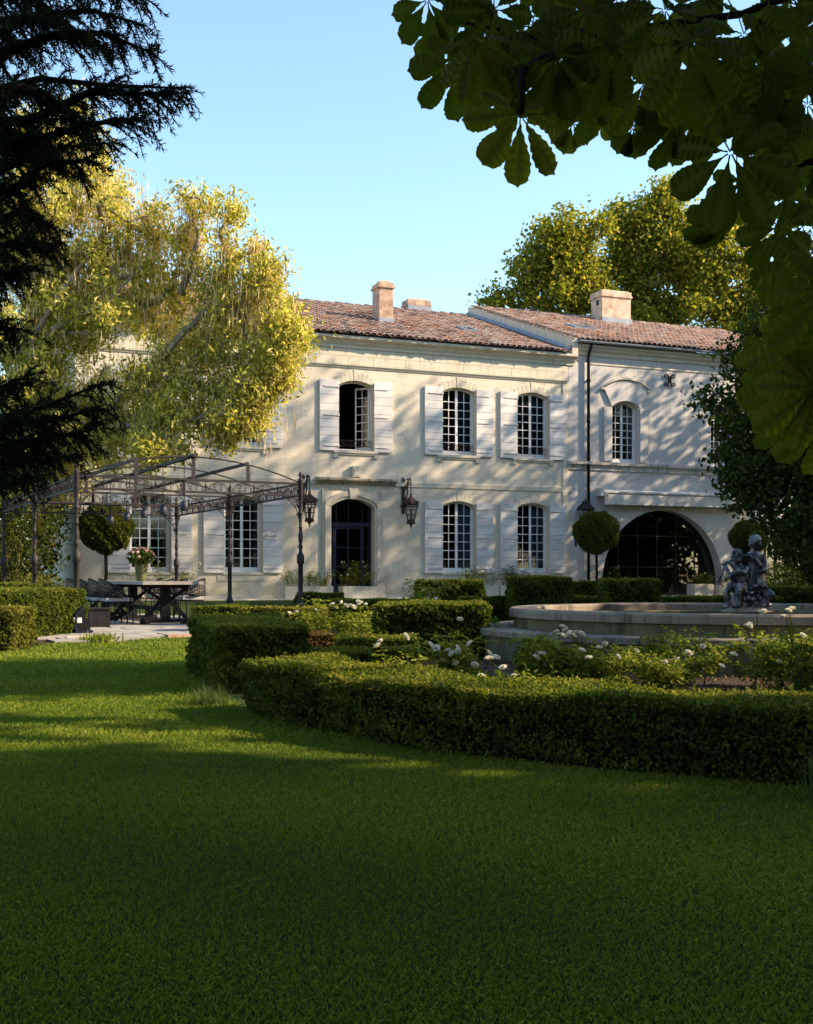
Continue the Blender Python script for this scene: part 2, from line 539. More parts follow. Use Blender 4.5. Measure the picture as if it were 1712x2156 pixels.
U = {'A': (-6.90, -5.72), 'B': (-4.10, -2.93), 'C': (-0.46, 0.69), 'D': (3.09, 4.27), 'E': (5.81, 7.0)}
holes = []
for k in 'ABDE': holes.append(hole(*U[k], 1.05, 3.22, 3.37))
for k in 'ABCDE': holes.append(hole(*U[k], 4.88, 6.92, 7.07))
holes.append(hole(-0.72, 0.72, 0.36, 3.10, 3.36))
wall_front('wall', [(-8.45, 0.0), (7.75, 0.0), (7.75, 8.2), (-8.45, 8.2)], holes, M['render'], house)
w = MB()
w.add([(-8.45, 0.3, 0), (-8.45, 14.5, 0), (-8.45, 14.5, 8.2), (-8.45, 0.3, 8.2), (-8.45, 0.0, 0), (-8.45, 0.0, 8.2), (-8.45, 7.9, 11.2)], [(0, 1, 2, 3), (4, 0, 3, 5), (3, 2, 6)])
w.box(-8.45, 7.7, 14.2, 14.5, 0, 8.2)
w.build('side_wall', M['render'], house)
w = MB()
w.box(-8.3, 7.7, 3.4, 3.45, 0, 8.2)
w.box(-8.3, 7.7, 0.36, 3.4, 4.05, 4.1)
for u in (-8.3, -5.0, -1.5, 1.6, 5.0, 7.65): w.box(u, u + 0.05, 0.34, 3.4, 0, 8.1)
w.box(-8.44, 7.7, 0.3, 0.34, 7.9, 8.5)
w.build('interior', M['room'], house)

def win_frame(u0, u1, z0, zs, zc, rows, v, parent, part='window', skip_left=False, curtain=None):
    m = MB()
    um = (u0 + u1) / 2
    e = 0.045
    m.box(u0 - 0.05, u0 + e, v, v + 0.07, z0 - 0.02, zc)
    m.box(u1 - e, u1 + 0.05, v, v + 0.07, z0 - 0.02, zc)
    m.box(u0 + e, u1 - e, v, v + 0.07, z0 - 0.02, z0 + 0.06)
    top = arch_pts(u0, u1, zs, zc, 8)
    m.strip([(u, z + 0.04) for u, z in top], [(u, z - 0.065) for u, z in top], v + 0.002, v + 0.075)
    sashes = [] if skip_left else [(u0 + e, um)]
    sashes.append((um, u1 - e))
    za, zb = z0 + 0.06, zs - 0.03
    panes = []
    for a, b in sashes:
        m.box(a, a + 0.042, v + 0.012, v + 0.055, za, zc - 0.05)
        m.box(b - 0.042, b, v + 0.012, v + 0.055, za, zc - 0.05)
        m.box(a + 0.042, b - 0.042, v + 0.012, v + 0.055, za, za + 0.09)
        mid = (a + b) / 2
        m.box(mid - 0.011, mid + 0.011, v + 0.016, v + 0.05, za + 0.09, zc - 0.08)
        z00 = za + 0.09
        hgt = (zb - z00) / rows
        for r in range(1, rows):
            zz = z00 + r * hgt
            m.box(a + 0.042, mid - 0.011, v + 0.018, v + 0.048, zz - 0.011, zz + 0.011)
            m.box(mid + 0.011, b - 0.042, v + 0.018, v + 0.048, zz - 0.011, zz + 0.011)
        for r in range(rows):
            zt = z00 + (r + 1) * hgt if r < rows - 1 else zc - 0.04
            for x0, x1 in ((a + 0.042, mid - 0.011), (mid + 0.011, b - 0.042)):
                panes.append((x0, x1, z00 + r * hgt, zt))
    o = m.build(part, M['sash'], parent)
    for x0, x1, zz0, zz1 in panes:
        link('pane', pane_me, o, ((x0 + x1) / 2, v + 0.034, (zz0 + zz1) / 2), None, (x1 - x0, 0.006, zz1 - zz0))
    if curtain:
        mat, spans = curtain
        for a, b in spans:
            c = MB(); n = 28
            q0 = [(a + (b - a) * i / n, v + 0.16 + 0.03 * math.sin(i * 1.9) + 0.012 * math.sin(i * 4.1)) for i in range(n + 1)]
            vs = [(p[0], p[1], z0 + 0.05) for p in q0] + [(p[0], p[1], zc) for p in q0]
            c.add(vs, [(i, i + 1, n + 2 + i, n + 1 + i) for i in range(n)], True)
            c.build('curtain', mat, o)
    return o

_p = MB(); _p.box(-0.5, 0.5, -0.5, 0.5, -0.5, 0.5)
pane_me = _p.mesh('pane', M['glass'])

WV = 0.17
for k in 'ABDE':
    u0, u1 = U[k]
    cur = None
    if k in 'DE': cur = (M['lace'], [(u0 + 0.03, u0 + 0.22), ((u0 + u1) / 2 + 0.02, u1 - 0.03)])
    if k in 'AB': cur = (M['lace'], [(u1 - 0.17, u1 - 0.03)])
    win_frame(u0, u1, 1.05, 3.22, 3.37, 7, WV, house, curtain=cur)
for k in 'ABDE':
    u0, u1 = U[k]
    cur = (M['drape'], [((u0 + u1) / 2 + 0.06, u1 - 0.03), (u0 + 0.03, u0 + 0.3)]) if k in 'DE' else (M['lace'], [(u0 + 0.03, u1 - 0.03)])
    win_frame(u0, u1, 4.88, 6.92, 7.07, 7, WV, house, curtain=cur)
# window C stands open: its frame, and the right casement swung into the room
u0, u1 = U['C']
m = MB(); v = WV
m.box(u0 - 0.05, u0 + 0.03, v, v + 0.07, 4.86, 7.07); m.box(u1 - 0.03, u1 + 0.05, v, v + 0.07, 4.86, 7.07)
m.box(u0 + 0.03, u1 - 0.03, v, v + 0.07, 4.86, 4.93)
top = arch_pts(u0, u1, 6.92, 7.07, 8)
m.strip([(u, z + 0.04) for u, z in top], [(u, z - 0.05) for u, z in top], v + 0.002, v + 0.075)
o = m.build('window', M['sash'], house)
T = Matrix.Translation((u1 - 0.04, v + 0.06, 0)) @ Matrix.Rotation(R(128), 4, 'Z')
sm = MB(); W_ = 0.52
sm.box(0, 0.045, -0.02, 0.02, 4.94, 6.93, T); sm.box(W_ - 0.045, W_, -0.02, 0.02, 4.94, 6.93, T)
sm.box(0.045, W_ - 0.045, -0.02, 0.02, 4.94, 5.03, T); sm.box(0.045, W_ - 0.045, -0.02, 0.02, 6.87, 6.93, T)
sm.box(W_ / 2 - 0.011, W_ / 2 + 0.011, -0.016, 0.016, 5.03, 6.87, T)
hh = (6.87 - 5.03) / 7
for r in range(1, 7): sm.box(0.045, W_ - 0.045, -0.015, 0.015, 5.03 + r * hh - 0.011, 5.03 + r * hh + 0.011, T)
so = sm.build('casement', M['sash'], house)
for r in range(7):
    for x0, x1 in ((0.045, W_ / 2 - 0.011), (W_ / 2 + 0.011, W_ - 0.045)):
        c = T @ Vector(((x0 + x1) / 2, 0, 5.03 + (r + 0.5) * hh))
        link('pane', pane_me, so, c, (0, 0, R(128)), (x1 - x0, 0.006, hh - 0.02))

# shutters: every plank its own piece, ledges and straps on top
def shutter(u0, u1, z0, z1, inner_right):
    v = -0.075
    m = MB()
    for q in (0.07, 0.39, 0.71, 0.93):
        zz = z0 + (z1 - z0) * q
        if q == 0.93: zz = z0 + (z1 - z0) * 0.9
        if q in (0.71,): zz = z0 + (z1 - z0) * 0.5
        if q == 0.39: continue
        a, b = (u0 + 0.15, u1 - 0.02) if inner_right else (u0 + 0.02, u1 - 0.13)
        m.box(a, b, v - 0.022, v - 0.001, zz - 0.018, zz + 0.018)
        hx = u1 - 0.01 if inner_right else u0 + 0.01
        m.box(hx - 0.02, hx + 0.02, v - 0.03, v + 0.04, zz - 0.03, zz + 0.03)
    m.box(u0, u0 + 0.03, v + 0.026, v + 0.07, z0 + 0.02, z1 - 0.02)
    m.box(u1 - 0.03, u1, v + 0.026, v + 0.07, z0 + 0.02, z1 - 0.02)
    s = m.build('shutter', M['paint'], house)
    n = 9
    cuts = [z0 + (z1 - z0) * (i + (random.uniform(-0.12, 0.12) if 0 < i < n else 0)) / n for i in range(n + 1)]
    for i in range(n):
        k = random.uniform(-0.0015, 0.0015)
        link('plank', plank_me, s, ((u0 + u1) / 2, v + 0.013 + k, (cuts[i] + cuts[i + 1]) / 2), None, (u1 - u0, 0.024, cuts[i + 1] - cuts[i] - 0.009))
_p = MB(); b_ = 0.46
_p.add([(-.5, .5, -.5), (.5, .5, -.5), (.5, .5, .5), (-.5, .5, .5), (-.5, -.4, -.5), (.5, -.4, -.5), (.5, -.4, .5), (-.5, -.4, .5), (-.494, -.5, -.46), (.494, -.5, -.46), (.494, -.5, .46), (-.494, -.5, .46)],
       [(0, 1, 2, 3), (8, 9, 10, 11)][:1] + [(11, 10, 9, 8)][::-1] + [(0, 4, 5, 1), (1, 5, 6, 2), (2, 6, 7, 3), (3, 7, 4, 0), (4, 8, 9, 5), (5, 9, 10, 6), (6, 10, 11, 7), (7, 11, 8, 4)])
plank_me = _p.mesh('plank', M['paint'])
bmx = bmesh.new(); bmx.from_mesh(plank_me); bmesh.ops.recalc_face_normals(bmx, faces=bmx.faces); bmx.to_mesh(plank_me); bmx.free()
SW = 0.62
for k in 'ABCDE':
    u0, u1 = U[k]
    for z0, z1 in ((1.02, 3.37), (4.84, 7.08)):
        if k == 'C' and z0 < 2: continue
        shutter(u0 - SW - 0.02, u0 - 0.01, z0, z1 - 0.02, True)
        shutter(u1 + 0.02, u1 + SW + 0.01, z0, z1 - 0.03, False)

# sills, arch stones and small window rails
for k in 'ABCDE':
    u0, u1 = U[k]
    s = MB()
    s.box(u0 - 0.16, u1 + 0.16, -0.07, 0.16, 4.79, 4.87)
    s.box(u0 - 0.12, u1 + 0.12, -0.04, -0.003, 4.735, 4.787)
    for u in (u0 - 0.1, u1 + 0.1): s.box(u - 0.07, u + 0.07, -0.055, -0.003, 4.64, 4.733)
    s.build('sill', M['stone'], house)
    if k != 'C':
        s = MB(); s.box(u0 - 0.05, u1 + 0.05, -0.05, 0.16, 0.97, 1.045)
        s.box(u0 - 0.2, u1 + 0.2, -0.02, -0.003, 0.78, 0.965)
        s.build('sill', M['stone'], house)
    for zs, zc in ((3.22, 3.37), (6.92, 7.07)):
        if k == 'C' and zs < 4: continue
        n = 9
        a = arch_pts(u0 - 0.02, u1 + 0.02, zs, zc + 0.005, n)
        b = arch_pts(u0 - 0.1, u1 + 0.1, zs + 0.22, zc + 0.27, n)
        for i in range(n):
            m = MB(); q = 0.012
            key = i == n // 2
            dz = 0.07 if key else 0
            p0, p1, p2, p3 = a[i], a[i + 1], b[i + 1], b[i]
            m.strip([(p3[0] + q / 2, p3[1] + dz), (p2[0] - q / 2, p2[1] + dz)], [(p0[0] + q / 2, p0[1]), (p1[0] - q / 2, p1[1])], -0.022 if key else -0.012, 0.1)
            m.build('arch_stone', M['stone'], house)
    if k in 'BCDE':
        m = MB(); vv = 0.07
        for z in (5.02, 5.2): m.tube([(u0 + 0.02, vv, z), (u1 - 0.02, vv, z)], 0.012, 4)
        n = 7
        for i in range(n):
            uc = u0 + (u1 - u0) * (i + 0.5) / n
            m.tube([(uc + 0.075 * math.cos(t) * (1 - 0.1 * t), vv, 5.11 + 0.08 * math.sin(t) * (1 - 0.1 * t)) for t in np.linspace(0, 5.6, 9)], 0.009, 3)
        m.build('window_rail', M['iron'], house)

# cornice, mouldings, frieze stones
CP = [(0.0, 8.06), (-0.05, 8.08), (-0.06, 8.16), (-0.13, 8.22), (-0.15, 8.27), (-0.24, 8.31), (-0.30, 8.34), (-0.31, 8.42), (0.3, 8.42)]
m = MB(); m.extr(CP, -8.75, 7.98); fixnormals(m.build('cornice', M['stone'], house))
m = MB(); m.extr([(0.002, 7.44), (-0.03, 7.46), (-0.045, 7.5), (-0.075, 7.53), (-0.075, 7.565), (0.002, 7.58)], -8.5, 7.72); fixnormals(m.build('moulding', M['stone'], house))
m = MB(); m.extr([(0.002, 3.77), (-0.03, 3.78), (-0.035, 3.93), (0.002, 3.95)], 1.45, 7.9); fixnormals(m.build('string_course', M['stone'], house))
m = MB(); m.extr([(0.002, 3.77), (-0.03, 3.78), (-0.035, 3.93), (0.002, 3.95)], -8.5, -1.21); fixnormals(m.build('string_course', M['stone'], house))
for r, (za, zb) in enumerate(((7.585, 7.83), (7.84, 8.055))):
    u = -8.45 + (0.5 if r else 0)
    while u < 7.70:
        l = random.uniform(0.85, 1.25)
        e = min(u + l, 7.74)
        if e - u > 0.15:
            m = MB(); m.box(u, e - 0.012, -0.012 - random.uniform(0, 0.004), 0.05, za, zb)
            m.build('frieze_stone', M['stone'], house)
        u += l
m = MB(); m.box(7.55, 7.76, -0.035, -0.002, 0.2, 7.43); m.build('corner_pilaster', M['render'], house)
m = MB(); m.box(-8.5, 2.0, -0.06, -0.003, 0.1, 0.34); m.build('plinth', M['stone'], house)

# door case
m = MB()
for sg in (-1, 1):
    a, b = (0.72, 0.80) if sg > 0 else (-0.80, -0.72)
    m.box(a, b, -0.07, -0.002, 0.36, 3.11)
    a, b = (0.80, 0.93) if sg > 0 else (-0.93, -0.80)
    m.box(a, b, -0.10, -0.002, 0.36, 3.2)
    a, b = (0.93, 1.02) if sg > 0 else (-1.02, -0.93)
    m.box(a, b, -0.055, -0.002, 0.36, 3.62)
    a, b = (0.78, 1.06) if sg > 0 else (-1.06, -0.78)
    m.box(a, b, -0.12, -0.101 + 0.06, 0.2, 0.62)
for o_in, o_out, d in ((0.0, 0.09, -0.07), (0.09, 0.24, -0.11)):
    a = arch_pts(-0.72 - o_in, 0.72 + o_in, 3.11 + o_in * 0.5, 3.36 + o_in, 14)
    b = arch_pts(-0.72 - o_out, 0.72 + o_out, 3.11 + o_out * 0.5, 3.36 + o_out, 14)
    m.strip(b, a, d, -0.003)
fixnormals(m.build('door_surround', M['surround'], house))
m = MB(); m.strip([(-0.14, 3.68), (0.14, 3.68)], [(-0.11, 3.345), (0.11, 3.345)], -0.14, -0.12); m.strip([(-0.14, 3.68), (0.14, 3.68)], [(-0.11, 3.345), (0.11, 3.345)], -0.12, 0.0)
fixnormals(m.build('keystone', M['surround'], house))
m = MB(); m.extr([(0.0, 3.80), (-0.07, 3.81), (-0.09, 3.86), (-0.19, 3.9), (-0.24, 3.92), (-0.25, 3.985), (-0.22, 3.99), (0.0, 4.03)], -1.2, 1.44); fixnormals(m.build('door_cornice', M['stone_dark'], house))
m = MB(); m.box(-0.04, 0.25, -0.14, 0.0, 4.04, 4.38); m.box(0.0, 0.21, -0.155, -0.141, 4.08, 4.34); m.build('corbel', M['stone'], house)
m = MB(); m.box(-0.95, 0.95, -0.42, 0.0, 0.14, 0.355); m.build('door_step', M['stone'], house)
# door: navy glazed leaf, side lights and transom
V = 0.24
m = MB()
m.box(-0.76, -0.66, V, V + 0.09, 0.36, 3.3); m.box(0.66, 0.76, V, V + 0.09, 0.36, 3.3)
m.box(-0.66, 0.66, V - 0.03, V + 0.09, 2.50, 2.62); m.box(-0.66, 0.66, V, V + 0.08, 0.36, 0.40)
for a in (-0.56, 0.36): m.box(a, a + 0.11, V + 0.005, V + 0.075, 0.40, 2.50)
m.box(-0.45, 0.36, V + 0.01, V + 0.07, 2.42, 2.50); m.box(-0.45, 0.36, V + 0.01, V + 0.07, 0.40, 0.66)
for z in (1.22, 1.83): m.box(-0.45, 0.36, V + 0.015, V + 0.06, z - 0.018, z + 0.018); m.box(0.47, 0.66, V + 0.015, V + 0.06, z - 0.014, z + 0.014)
m.box(-0.065, -0.03, V + 0.016, V + 0.058, 0.66, 2.42)
for u in (-0.46, -0.05, 0.4): m.box(u, u + 0.03, V + 0.012, V + 0.06, 2.62, 3.3)
door = m.build('door', M['navy'], house)
for a, b in ((-0.45, -0.065), (-0.03, 0.36)):
    for z0, z1 in ((0.66, 1.202), (1.238, 1.812), (1.848, 2.42)):
        link('pane', pane_me, door, ((a + b) / 2, V + 0.04, (z0 + z1) / 2), None, (b - a, 0.006, z1 - z0))
for a, b in ((-0.66, -0.46), (-0.43, -0.05), (-0.02, 0.4), (0.43, 0.66)):
    link('pane', pane_me, door, ((a + b) / 2, V + 0.04, 2.96), None, (b - a, 0.006, 0.68))
for z0, z1 in ((0.42, 1.2), (1.24, 1.81), (1.85, 2.5)):
    link('pane', pane_me, door, (0.565, V + 0.04, (z0 + z1) / 2), None, (0.19, 0.006, z1 - z0))
m = MB(); m.ell((-0.38, V - 0.03, 1.25), (0.025, 0.03, 0.025)); m.build('door_knob', M['iron'], door)

# ---- roofs of barrel tiles
def barrel(L, r0, r1, seg=6):
    """One barrel tile, lying along +y (up the slope), its back upwards."""
    vs, fs = [], []
    for (y, r, z0) in ((0, r0, 0.012), (L, r1, 0.0)):
        for k in range(seg + 1):
            a = pi * k / seg
            vs.append((r * math.cos(a), y, z0 + r * 0.8 * math.sin(a)))
    n = seg + 1
    for k in range(seg): fs.append((k, k + 1, n + k + 1, n + k))
    for k in range(seg + 1):
        a = pi * k / seg
        vs.append(((r0 - 0.018) * math.cos(a), 0, 0.012 + (r0 - 0.018) * 0.8 * math.sin(a)))
    for k in range(seg): fs.append((k + 1, k, 2 * n + k, 2 * n + k + 1))
    return vs, fs

def roof(parent, ua, ub, z_eave, slope, depth, over=0.38, du=0.205, dv=0.34, first=300):
    ang = math.atan(slope)
    base = Vector((0, -over, z_eave))
    dirv = Vector((0, math.cos(ang), math.sin(ang)))
    L = (depth + over) / math.cos(ang)
    nc = int((ub - ua) / du); nr = int(L / dv)
    bv, bf = barrel(dv * 1.22, 0.088, 0.072)
    _m = MB(); _m.add(bv, bf, True); tm = _m.mesh('roof_tile', M['tile_one'])
    BV = np.array(bv); nb = len(bv)
    Vs, tint, n_obj = [], [], 0
    for r in range(nr):
        for c in range(nc):
            s = r * dv
            u = ua + (c + 0.5) * du + random.uniform(-0.012, 0.012)
            p = base + dirv * (s + random.uniform(-0.025, 0.025) + (-0.05 if r == 0 else 0)); p.x = u
            p.z += 0.02 + random.uniform(0, 0.014) + 0.012 * math.sin(u * 1.3 + s * 0.8)
            rx = ang - R(2.2) + random.uniform(-0.02, 0.02); rz = random.uniform(-0.04, 0.04)
            if n_obj < first:
                link('roof_tile', tm, parent, p, (rx, 0, rz)); n_obj += 1
            else:
                Mx = np.array(Euler((rx, 0, rz)).to_matrix())
                Vs.append(BV @ Mx.T + np.array(p)); tint.append(random.random())
    n = len(Vs)
    idx = (np.array(bf)[None] + (np.arange(n) * nb)[:, None, None]).ravel()
    me = raw_mesh('roof_tiles', np.concatenate(Vs), 4, idx, M['tile_many'], np.repeat(tint, nb), True)
    tag(link('roof_tiles', me, parent), kind='stuff')
    # channels below, seen between the covers
    m = MB()
    k = nc * 4
    rows = [(ua + (ub - ua) * i / k, 0.03 * abs(math.sin(pi * i / 4)) - 0.035) for i in range(k + 1)]
    for r in range(nr):
        s0, s1 = r * dv, (r + 1) * dv
        vs = [(u, (base + dirv * s0).y, (base + dirv * s0).z + h + 0.03) for u, h in rows] + [(u, (base + dirv * s1).y, (base + dirv * s1).z + h) for u, h in rows]
        m.add(vs, [(i, i + 1, k + 2 + i, k + 1 + i) for i in range(k)], True)
    m.build('roof_channels', M['tile_under'], parent)
    top = base + dirv * (nr * dv)
    m = MB()     # rear slope
    m.add([(ua, top.y, top.z), (ub, top.y, top.z), (ub, top.y + depth, top.z - depth * slope), (ua, top.y + depth, top.z - depth * slope)], [(0, 1, 2, 3)])
    m.add([(ua, base.y + 0.1, base.z - 0.06), (ub, base.y + 0.1, base.z - 0.06), (ub, top.y, top.z - 0.08), (ua, top.y, top.z - 0.08)], [(0, 1, 2, 3)])
    m.build('roof_deck', M['tile_under'], parent)
    rv, rf = barrel(0.46, 0.12, 0.1)
    _m = MB(); _m.add(rv, rf, True); rm = _m.mesh('ridge_tile', M['tile_one'])
    u = ua
    while u < ub - 0.1:
        link('ridge_tile', rm, parent, (u, top.y, top.z + 0.005 + random.uniform(0, 0.02)), (0, R(2) + random.uniform(-0.02, 0.02), R(-90) + random.uniform(-0.05, 0.05)))
        u += 0.4
    return base, dirv

roof(house, -8.75, 7.62, 8.46, 0.349, 7.9)
roof(wing, 7.98, 19.9, 8.92, 0.339, 7.9)
# tapering verge of the wing roof where it stands over the house roof, and lead flashings
def slope_pt(z_eave, slope, v): return z_eave + slope * (v + 0.38)
m = MB()
pr = [(v, slope_pt(8.46, 0.349, v) - 0.1) for v in np.linspace(-0.3, 7.9, 9)]
vs = [(7.76, v, z) for v, z in pr] + [(7.76, v, slope_pt(8.92, 0.339, v)) for v, z in pr]
vs2 = [(7.98, p[1], p[2]) for p in vs]
n = 9
m.add(vs + vs2, [(i, i + 1, n + i + 1, n + i) for i in range(n - 1)] + [(2 * n + i + 1, 2 * n + i, 3 * n + i, 3 * n + i + 1) for i in range(n - 1)] + [(n + i, n + i + 1, 3 * n + i + 1, 3 * n + i) for i in range(n - 1)] + [(0, n, 3 * n, 2 * n)])
fixnormals(m.build('gable_wall', M['stone'], wing))
rv, rf = barrel(0.42, 0.1, 0.085)
_m = MB(); _m.add(rv, rf, True); vm = _m.mesh('verge_tile', M['tile_one'])
ang = math.atan(0.339)
for i in range(24):
    s = i * 0.355
    link('verge_tile', vm, wing, (7.86, -0.38 + s * math.cos(ang), 8.92 + s * math.sin(ang) + 0.045), (ang - R(2), 0, random.uniform(-0.04, 0.04)))
m = MB()
a = [(7.64, v, slope_pt(8.46, 0.349, v) + 0.075) for v in np.linspace(-0.3, 7.9, 9)]
b = [(7.758, v, slope_pt(8.46, 0.349, v) + 0.17) for v in np.linspace(-0.3, 7.9, 9)]
m.add(a + b, [(i, i + 1, n + i + 1, n + i) for i in range(n - 1)]); m.build('flashing', M['lead'], house)

def chimney(parent, u, v, zb, zt, wu, wv, mat, cap, pots=False):
    m = MB()
    m.box(u - wu / 2, u + wu / 2, v, v + wv, zb, zt - 0.3)
    c = m.build('chimney', mat, parent)
    k = MB()
    k.box(u - wu / 2 - 0.05, u + wu / 2 + 0.05, v - 0.05, v + wv + 0.05, zt - 0.3, zt - 0.22)
    if cap == 'slab':
        k.box(u - wu / 2 - 0.01, u + wu / 2 + 0.01, v - 0.01, v + wv + 0.01, zt - 0.22, zt - 0.12)
        k.add([(u - wu / 2 + 0.02, v + 0.02, zt - 0.12), (u + wu / 2 - 0.02, v + 0.02, zt - 0.12), (u + wu / 2 - 0.02, v + wv - 0.02, zt - 0.12), (u - wu / 2 + 0.02, v + wv - 0.02, zt - 0.12), (u - wu / 4, v + wv / 4, zt), (u + wu / 4, v + wv / 4, zt), (u + wu / 4, v + wv * .75, zt), (u - wu / 4, v + wv * .75, zt)],
              [(4, 5, 6, 7), (0, 1, 5, 4), (1, 2, 6, 5), (2, 3, 7, 6), (3, 0, 4, 7)])
    else:
        k.box(u - wu / 2 - 0.02, u + wu / 2 + 0.02, v - 0.02, v + wv + 0.02, zt - 0.22, zt - 0.06)
        k.add([(u - wu / 2, v, zt - 0.06), (u + wu / 2, v, zt - 0.06), (u + wu / 2, v + wv, zt - 0.06), (u - wu / 2, v + wv, zt - 0.06), (u - wu / 2 + 0.1, v + 0.1, zt), (u + wu / 2 - 0.1, v + 0.1, zt), (u + wu / 2 - 0.1, v + wv - 0.1, zt), (u - wu / 2 + 0.1, v + wv - 0.1, zt)],
              [(4, 5, 6, 7), (0, 1, 5, 4), (1, 2, 6, 5), (2, 3, 7, 6), (3, 0, 4, 7)])
    k.build('chimney_cap', mat, c)
    f = MB()
    f.box(u - wu / 2 - 0.03, u + wu / 2 + 0.03, v - 0.07, v - 0.002, zb, slope_pt(8.46 if parent is house else 8.92, 0.345, v) + 0.2)
    f.build('flashing', M['lead'], c)
    return c
chimney(house, 2.32, 3.0, 9.0, 11.18, 0.52, 0.66, M['brick'], 'slab')
c = chimney(house, 5.85, 8.4, 10.8, 12.0, 0.95, 0.6, M['brick'], 'box')
c2 = chimney(wing, 13.75, 6.4, 10.6, 12.62, 1.36, 0.85, M['brick_pale'], 'box')
m = MB(); m.box(13.75 - 0.685, 13.75 - 0.676, 6.65, 6.85, 12.0, 12.22); m.build('chimney_vent', M['room'], c2)
# roof windows
for u, v, wd in ((9.9, 2.4, 0.9), (5.2, 2.2, 0.55), (17.9, 1.9, 1.0)):
    par, ze, sl = (house, 8.46, 0.349) if u < 7.7 else (wing, 8.92, 0.339)
    Tm = Matrix.Translation((u, v, slope_pt(ze, sl, v) + 0.07)) @ Matrix.Rotation(math.atan(sl), 4, 'X')
    m = MB(); m.box(-wd / 2, wd / 2, 0, 0.06, 0, 0.09, Tm); m.box(-wd / 2, wd / 2, 0.74, 0.8, 0, 0.09, Tm); m.box(-wd / 2, -wd / 2 + 0.06, 0.06, 0.74, 0, 0.09, Tm); m.box(wd / 2 - 0.06, wd / 2, 0.06, 0.74, 0, 0.09, Tm)
    s = m.build('skylight', M['lead'], par)
    p = MB(); p.box(-wd / 2 + 0.06, wd / 2 - 0.06, 0.06, 0.74, 0.03, 0.05, Tm); p.build('pane', M['glass'], s)

# ------------------------------------------------------------ wing
ARC = arch_pts(9.10, 14.10, 0.75, 3.25, 28)
holes = [[(9.10, 0.25)] + ARC + [(14.10, 0.25)], hole(9.5, 10.56, 4.86, 6.78, 6.98), hole(13.62, 14.7, 4.86, 6.85, 7.0), hole(15.9, 18.6, 0.25, 2.5, 2.9)]
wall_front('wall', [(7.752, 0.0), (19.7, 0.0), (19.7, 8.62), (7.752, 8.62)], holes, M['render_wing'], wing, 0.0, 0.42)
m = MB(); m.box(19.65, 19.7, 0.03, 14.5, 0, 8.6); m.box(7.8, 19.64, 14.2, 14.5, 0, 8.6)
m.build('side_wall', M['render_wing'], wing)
m = MB(); m.box(7.8, 19.6, 4.4, 4.45, 0, 8.6); m.box(7.8, 19.6, 0.5, 4.4, 4.05, 4.1); m.box(7.8, 7.85, 0.36, 4.4, 0, 8.5); m.box(14.9, 14.95, 0.5, 4.4, 0, 8.5)
m.box(7.98, 19.64, 0.3, 0.34, 8.3, 8.96)
m.build('interior', M['room'], wing)
win_frame(9.5, 10.56, 4.86, 6.78, 6.98, 7, 0.22, wing, curtain=(M['lace'], [(10.3, 10.5)]))
win_frame(13.62, 14.7, 4.86, 6.85, 7.0, 7, 0.2, wing)
# hood mould over the wing window and its raised panel
m = MB()
a = arch_pts(9.1, 10.96, 7.42, 7.72, 12); b = arch_pts(9.05, 11.01, 7.38, 7.80, 12)
m.strip(b, a, -0.14, -0.03); m.box(9.02, 9.16, -0.12, -0.03, 7.33, 7.4); m.box(10.9, 11.04, -0.12, -0.03, 7.33, 7.4)
fixnormals(m.build('hood_mould', M['stone'], wing))
m = MB(); m.box(9.14, 9.46, -0.085, -0.002, 4.88, 6.75); m.box(10.6, 10.92, -0.085, -0.002, 4.88, 6.75)
m.strip(arch_pts(9.14, 10.92, 7.38, 7.68, 12), arch_pts(9.46, 10.6, 6.77, 6.99, 12), -0.085, -0.002)
fixnormals(m.build('window_surround', M['ashlar'], wing))
m = MB()
for du in (-1, 1):
    for dz in (-1, 1):
        q = [(0.02, 0.0), (0.035, 0.07), (0.06, 0.14), (0.11, 0.19), (0.17, 0.20), (0.215, 0.165), (0.215, 0.115), (0.175, 0.085), (0.135, 0.10), (0.135, 0.135)]
        m.tube([(11.83 + du * x, -0.06, 7.82 + dz * z) for x, z in q], [0.034, 0.032, 0.03, 0.028, 0.027, 0.025, 0.023, 0.021, 0.019, 0.016], 5)
m.ell((11.83, -0.05, 7.82), (0.04, 0.05, 0.1))
m.build('wall_anchor', M['iron'], wing)
m = MB(); m.extr([(0.0, 4.55), (-0.05, 4.56), (-0.06, 4.7), (-0.16, 4.74), (-0.17, 4.83), (0.0, 4.85)], 7.72, 19.7); fixnormals(m.build('sill_course', stone_mat('course_stone', (0.5, 0.46, 0.41), (0.6, 0.56, 0.5), (0.07, 0.065, 0.065), 0.75), wing))
m = MB(); m.extr([(0.0, 8.44), (-0.06, 8.46), (-0.07, 8.56), (-0.16, 8.62), (-0.2, 8.70), (-0.27, 8.72), (-0.28, 8.80), (0.3, 8.80)], 7.7, 19.9); fixnormals(m.build('cornice', M['stone'], wing))
m = MB(); m.extr([(0.0, 8.16), (-0.03, 8.17), (-0.035, 8.2), (0.0, 8.22)], 8.62, 19.7); fixnormals(m.build('moulding', M['stone'], wing))
m = MB()
gp = [(-0.40 + 0.075 * math.cos(t), 8.885 + 0.075 * math.sin(t)) for t in np.linspace(pi, 2 * pi, 8)] + [(-0.335, 8.885)] + [(-0.40 + 0.062 * math.cos(t), 8.885 + 0.062 * math.sin(t)) for t in np.linspace(2 * pi, pi, 8)]
m.extr(gp, 7.95, 19.9); fixnormals(m.build('gutter', M['lead'], wing))
m = MB()
m.tube([(8.5, -0.33, 8.82), (8.5, -0.16, 8.55), (8.5, -0.11, 8.4), (8.5, -0.11, 0.3)], 0.055, 8)
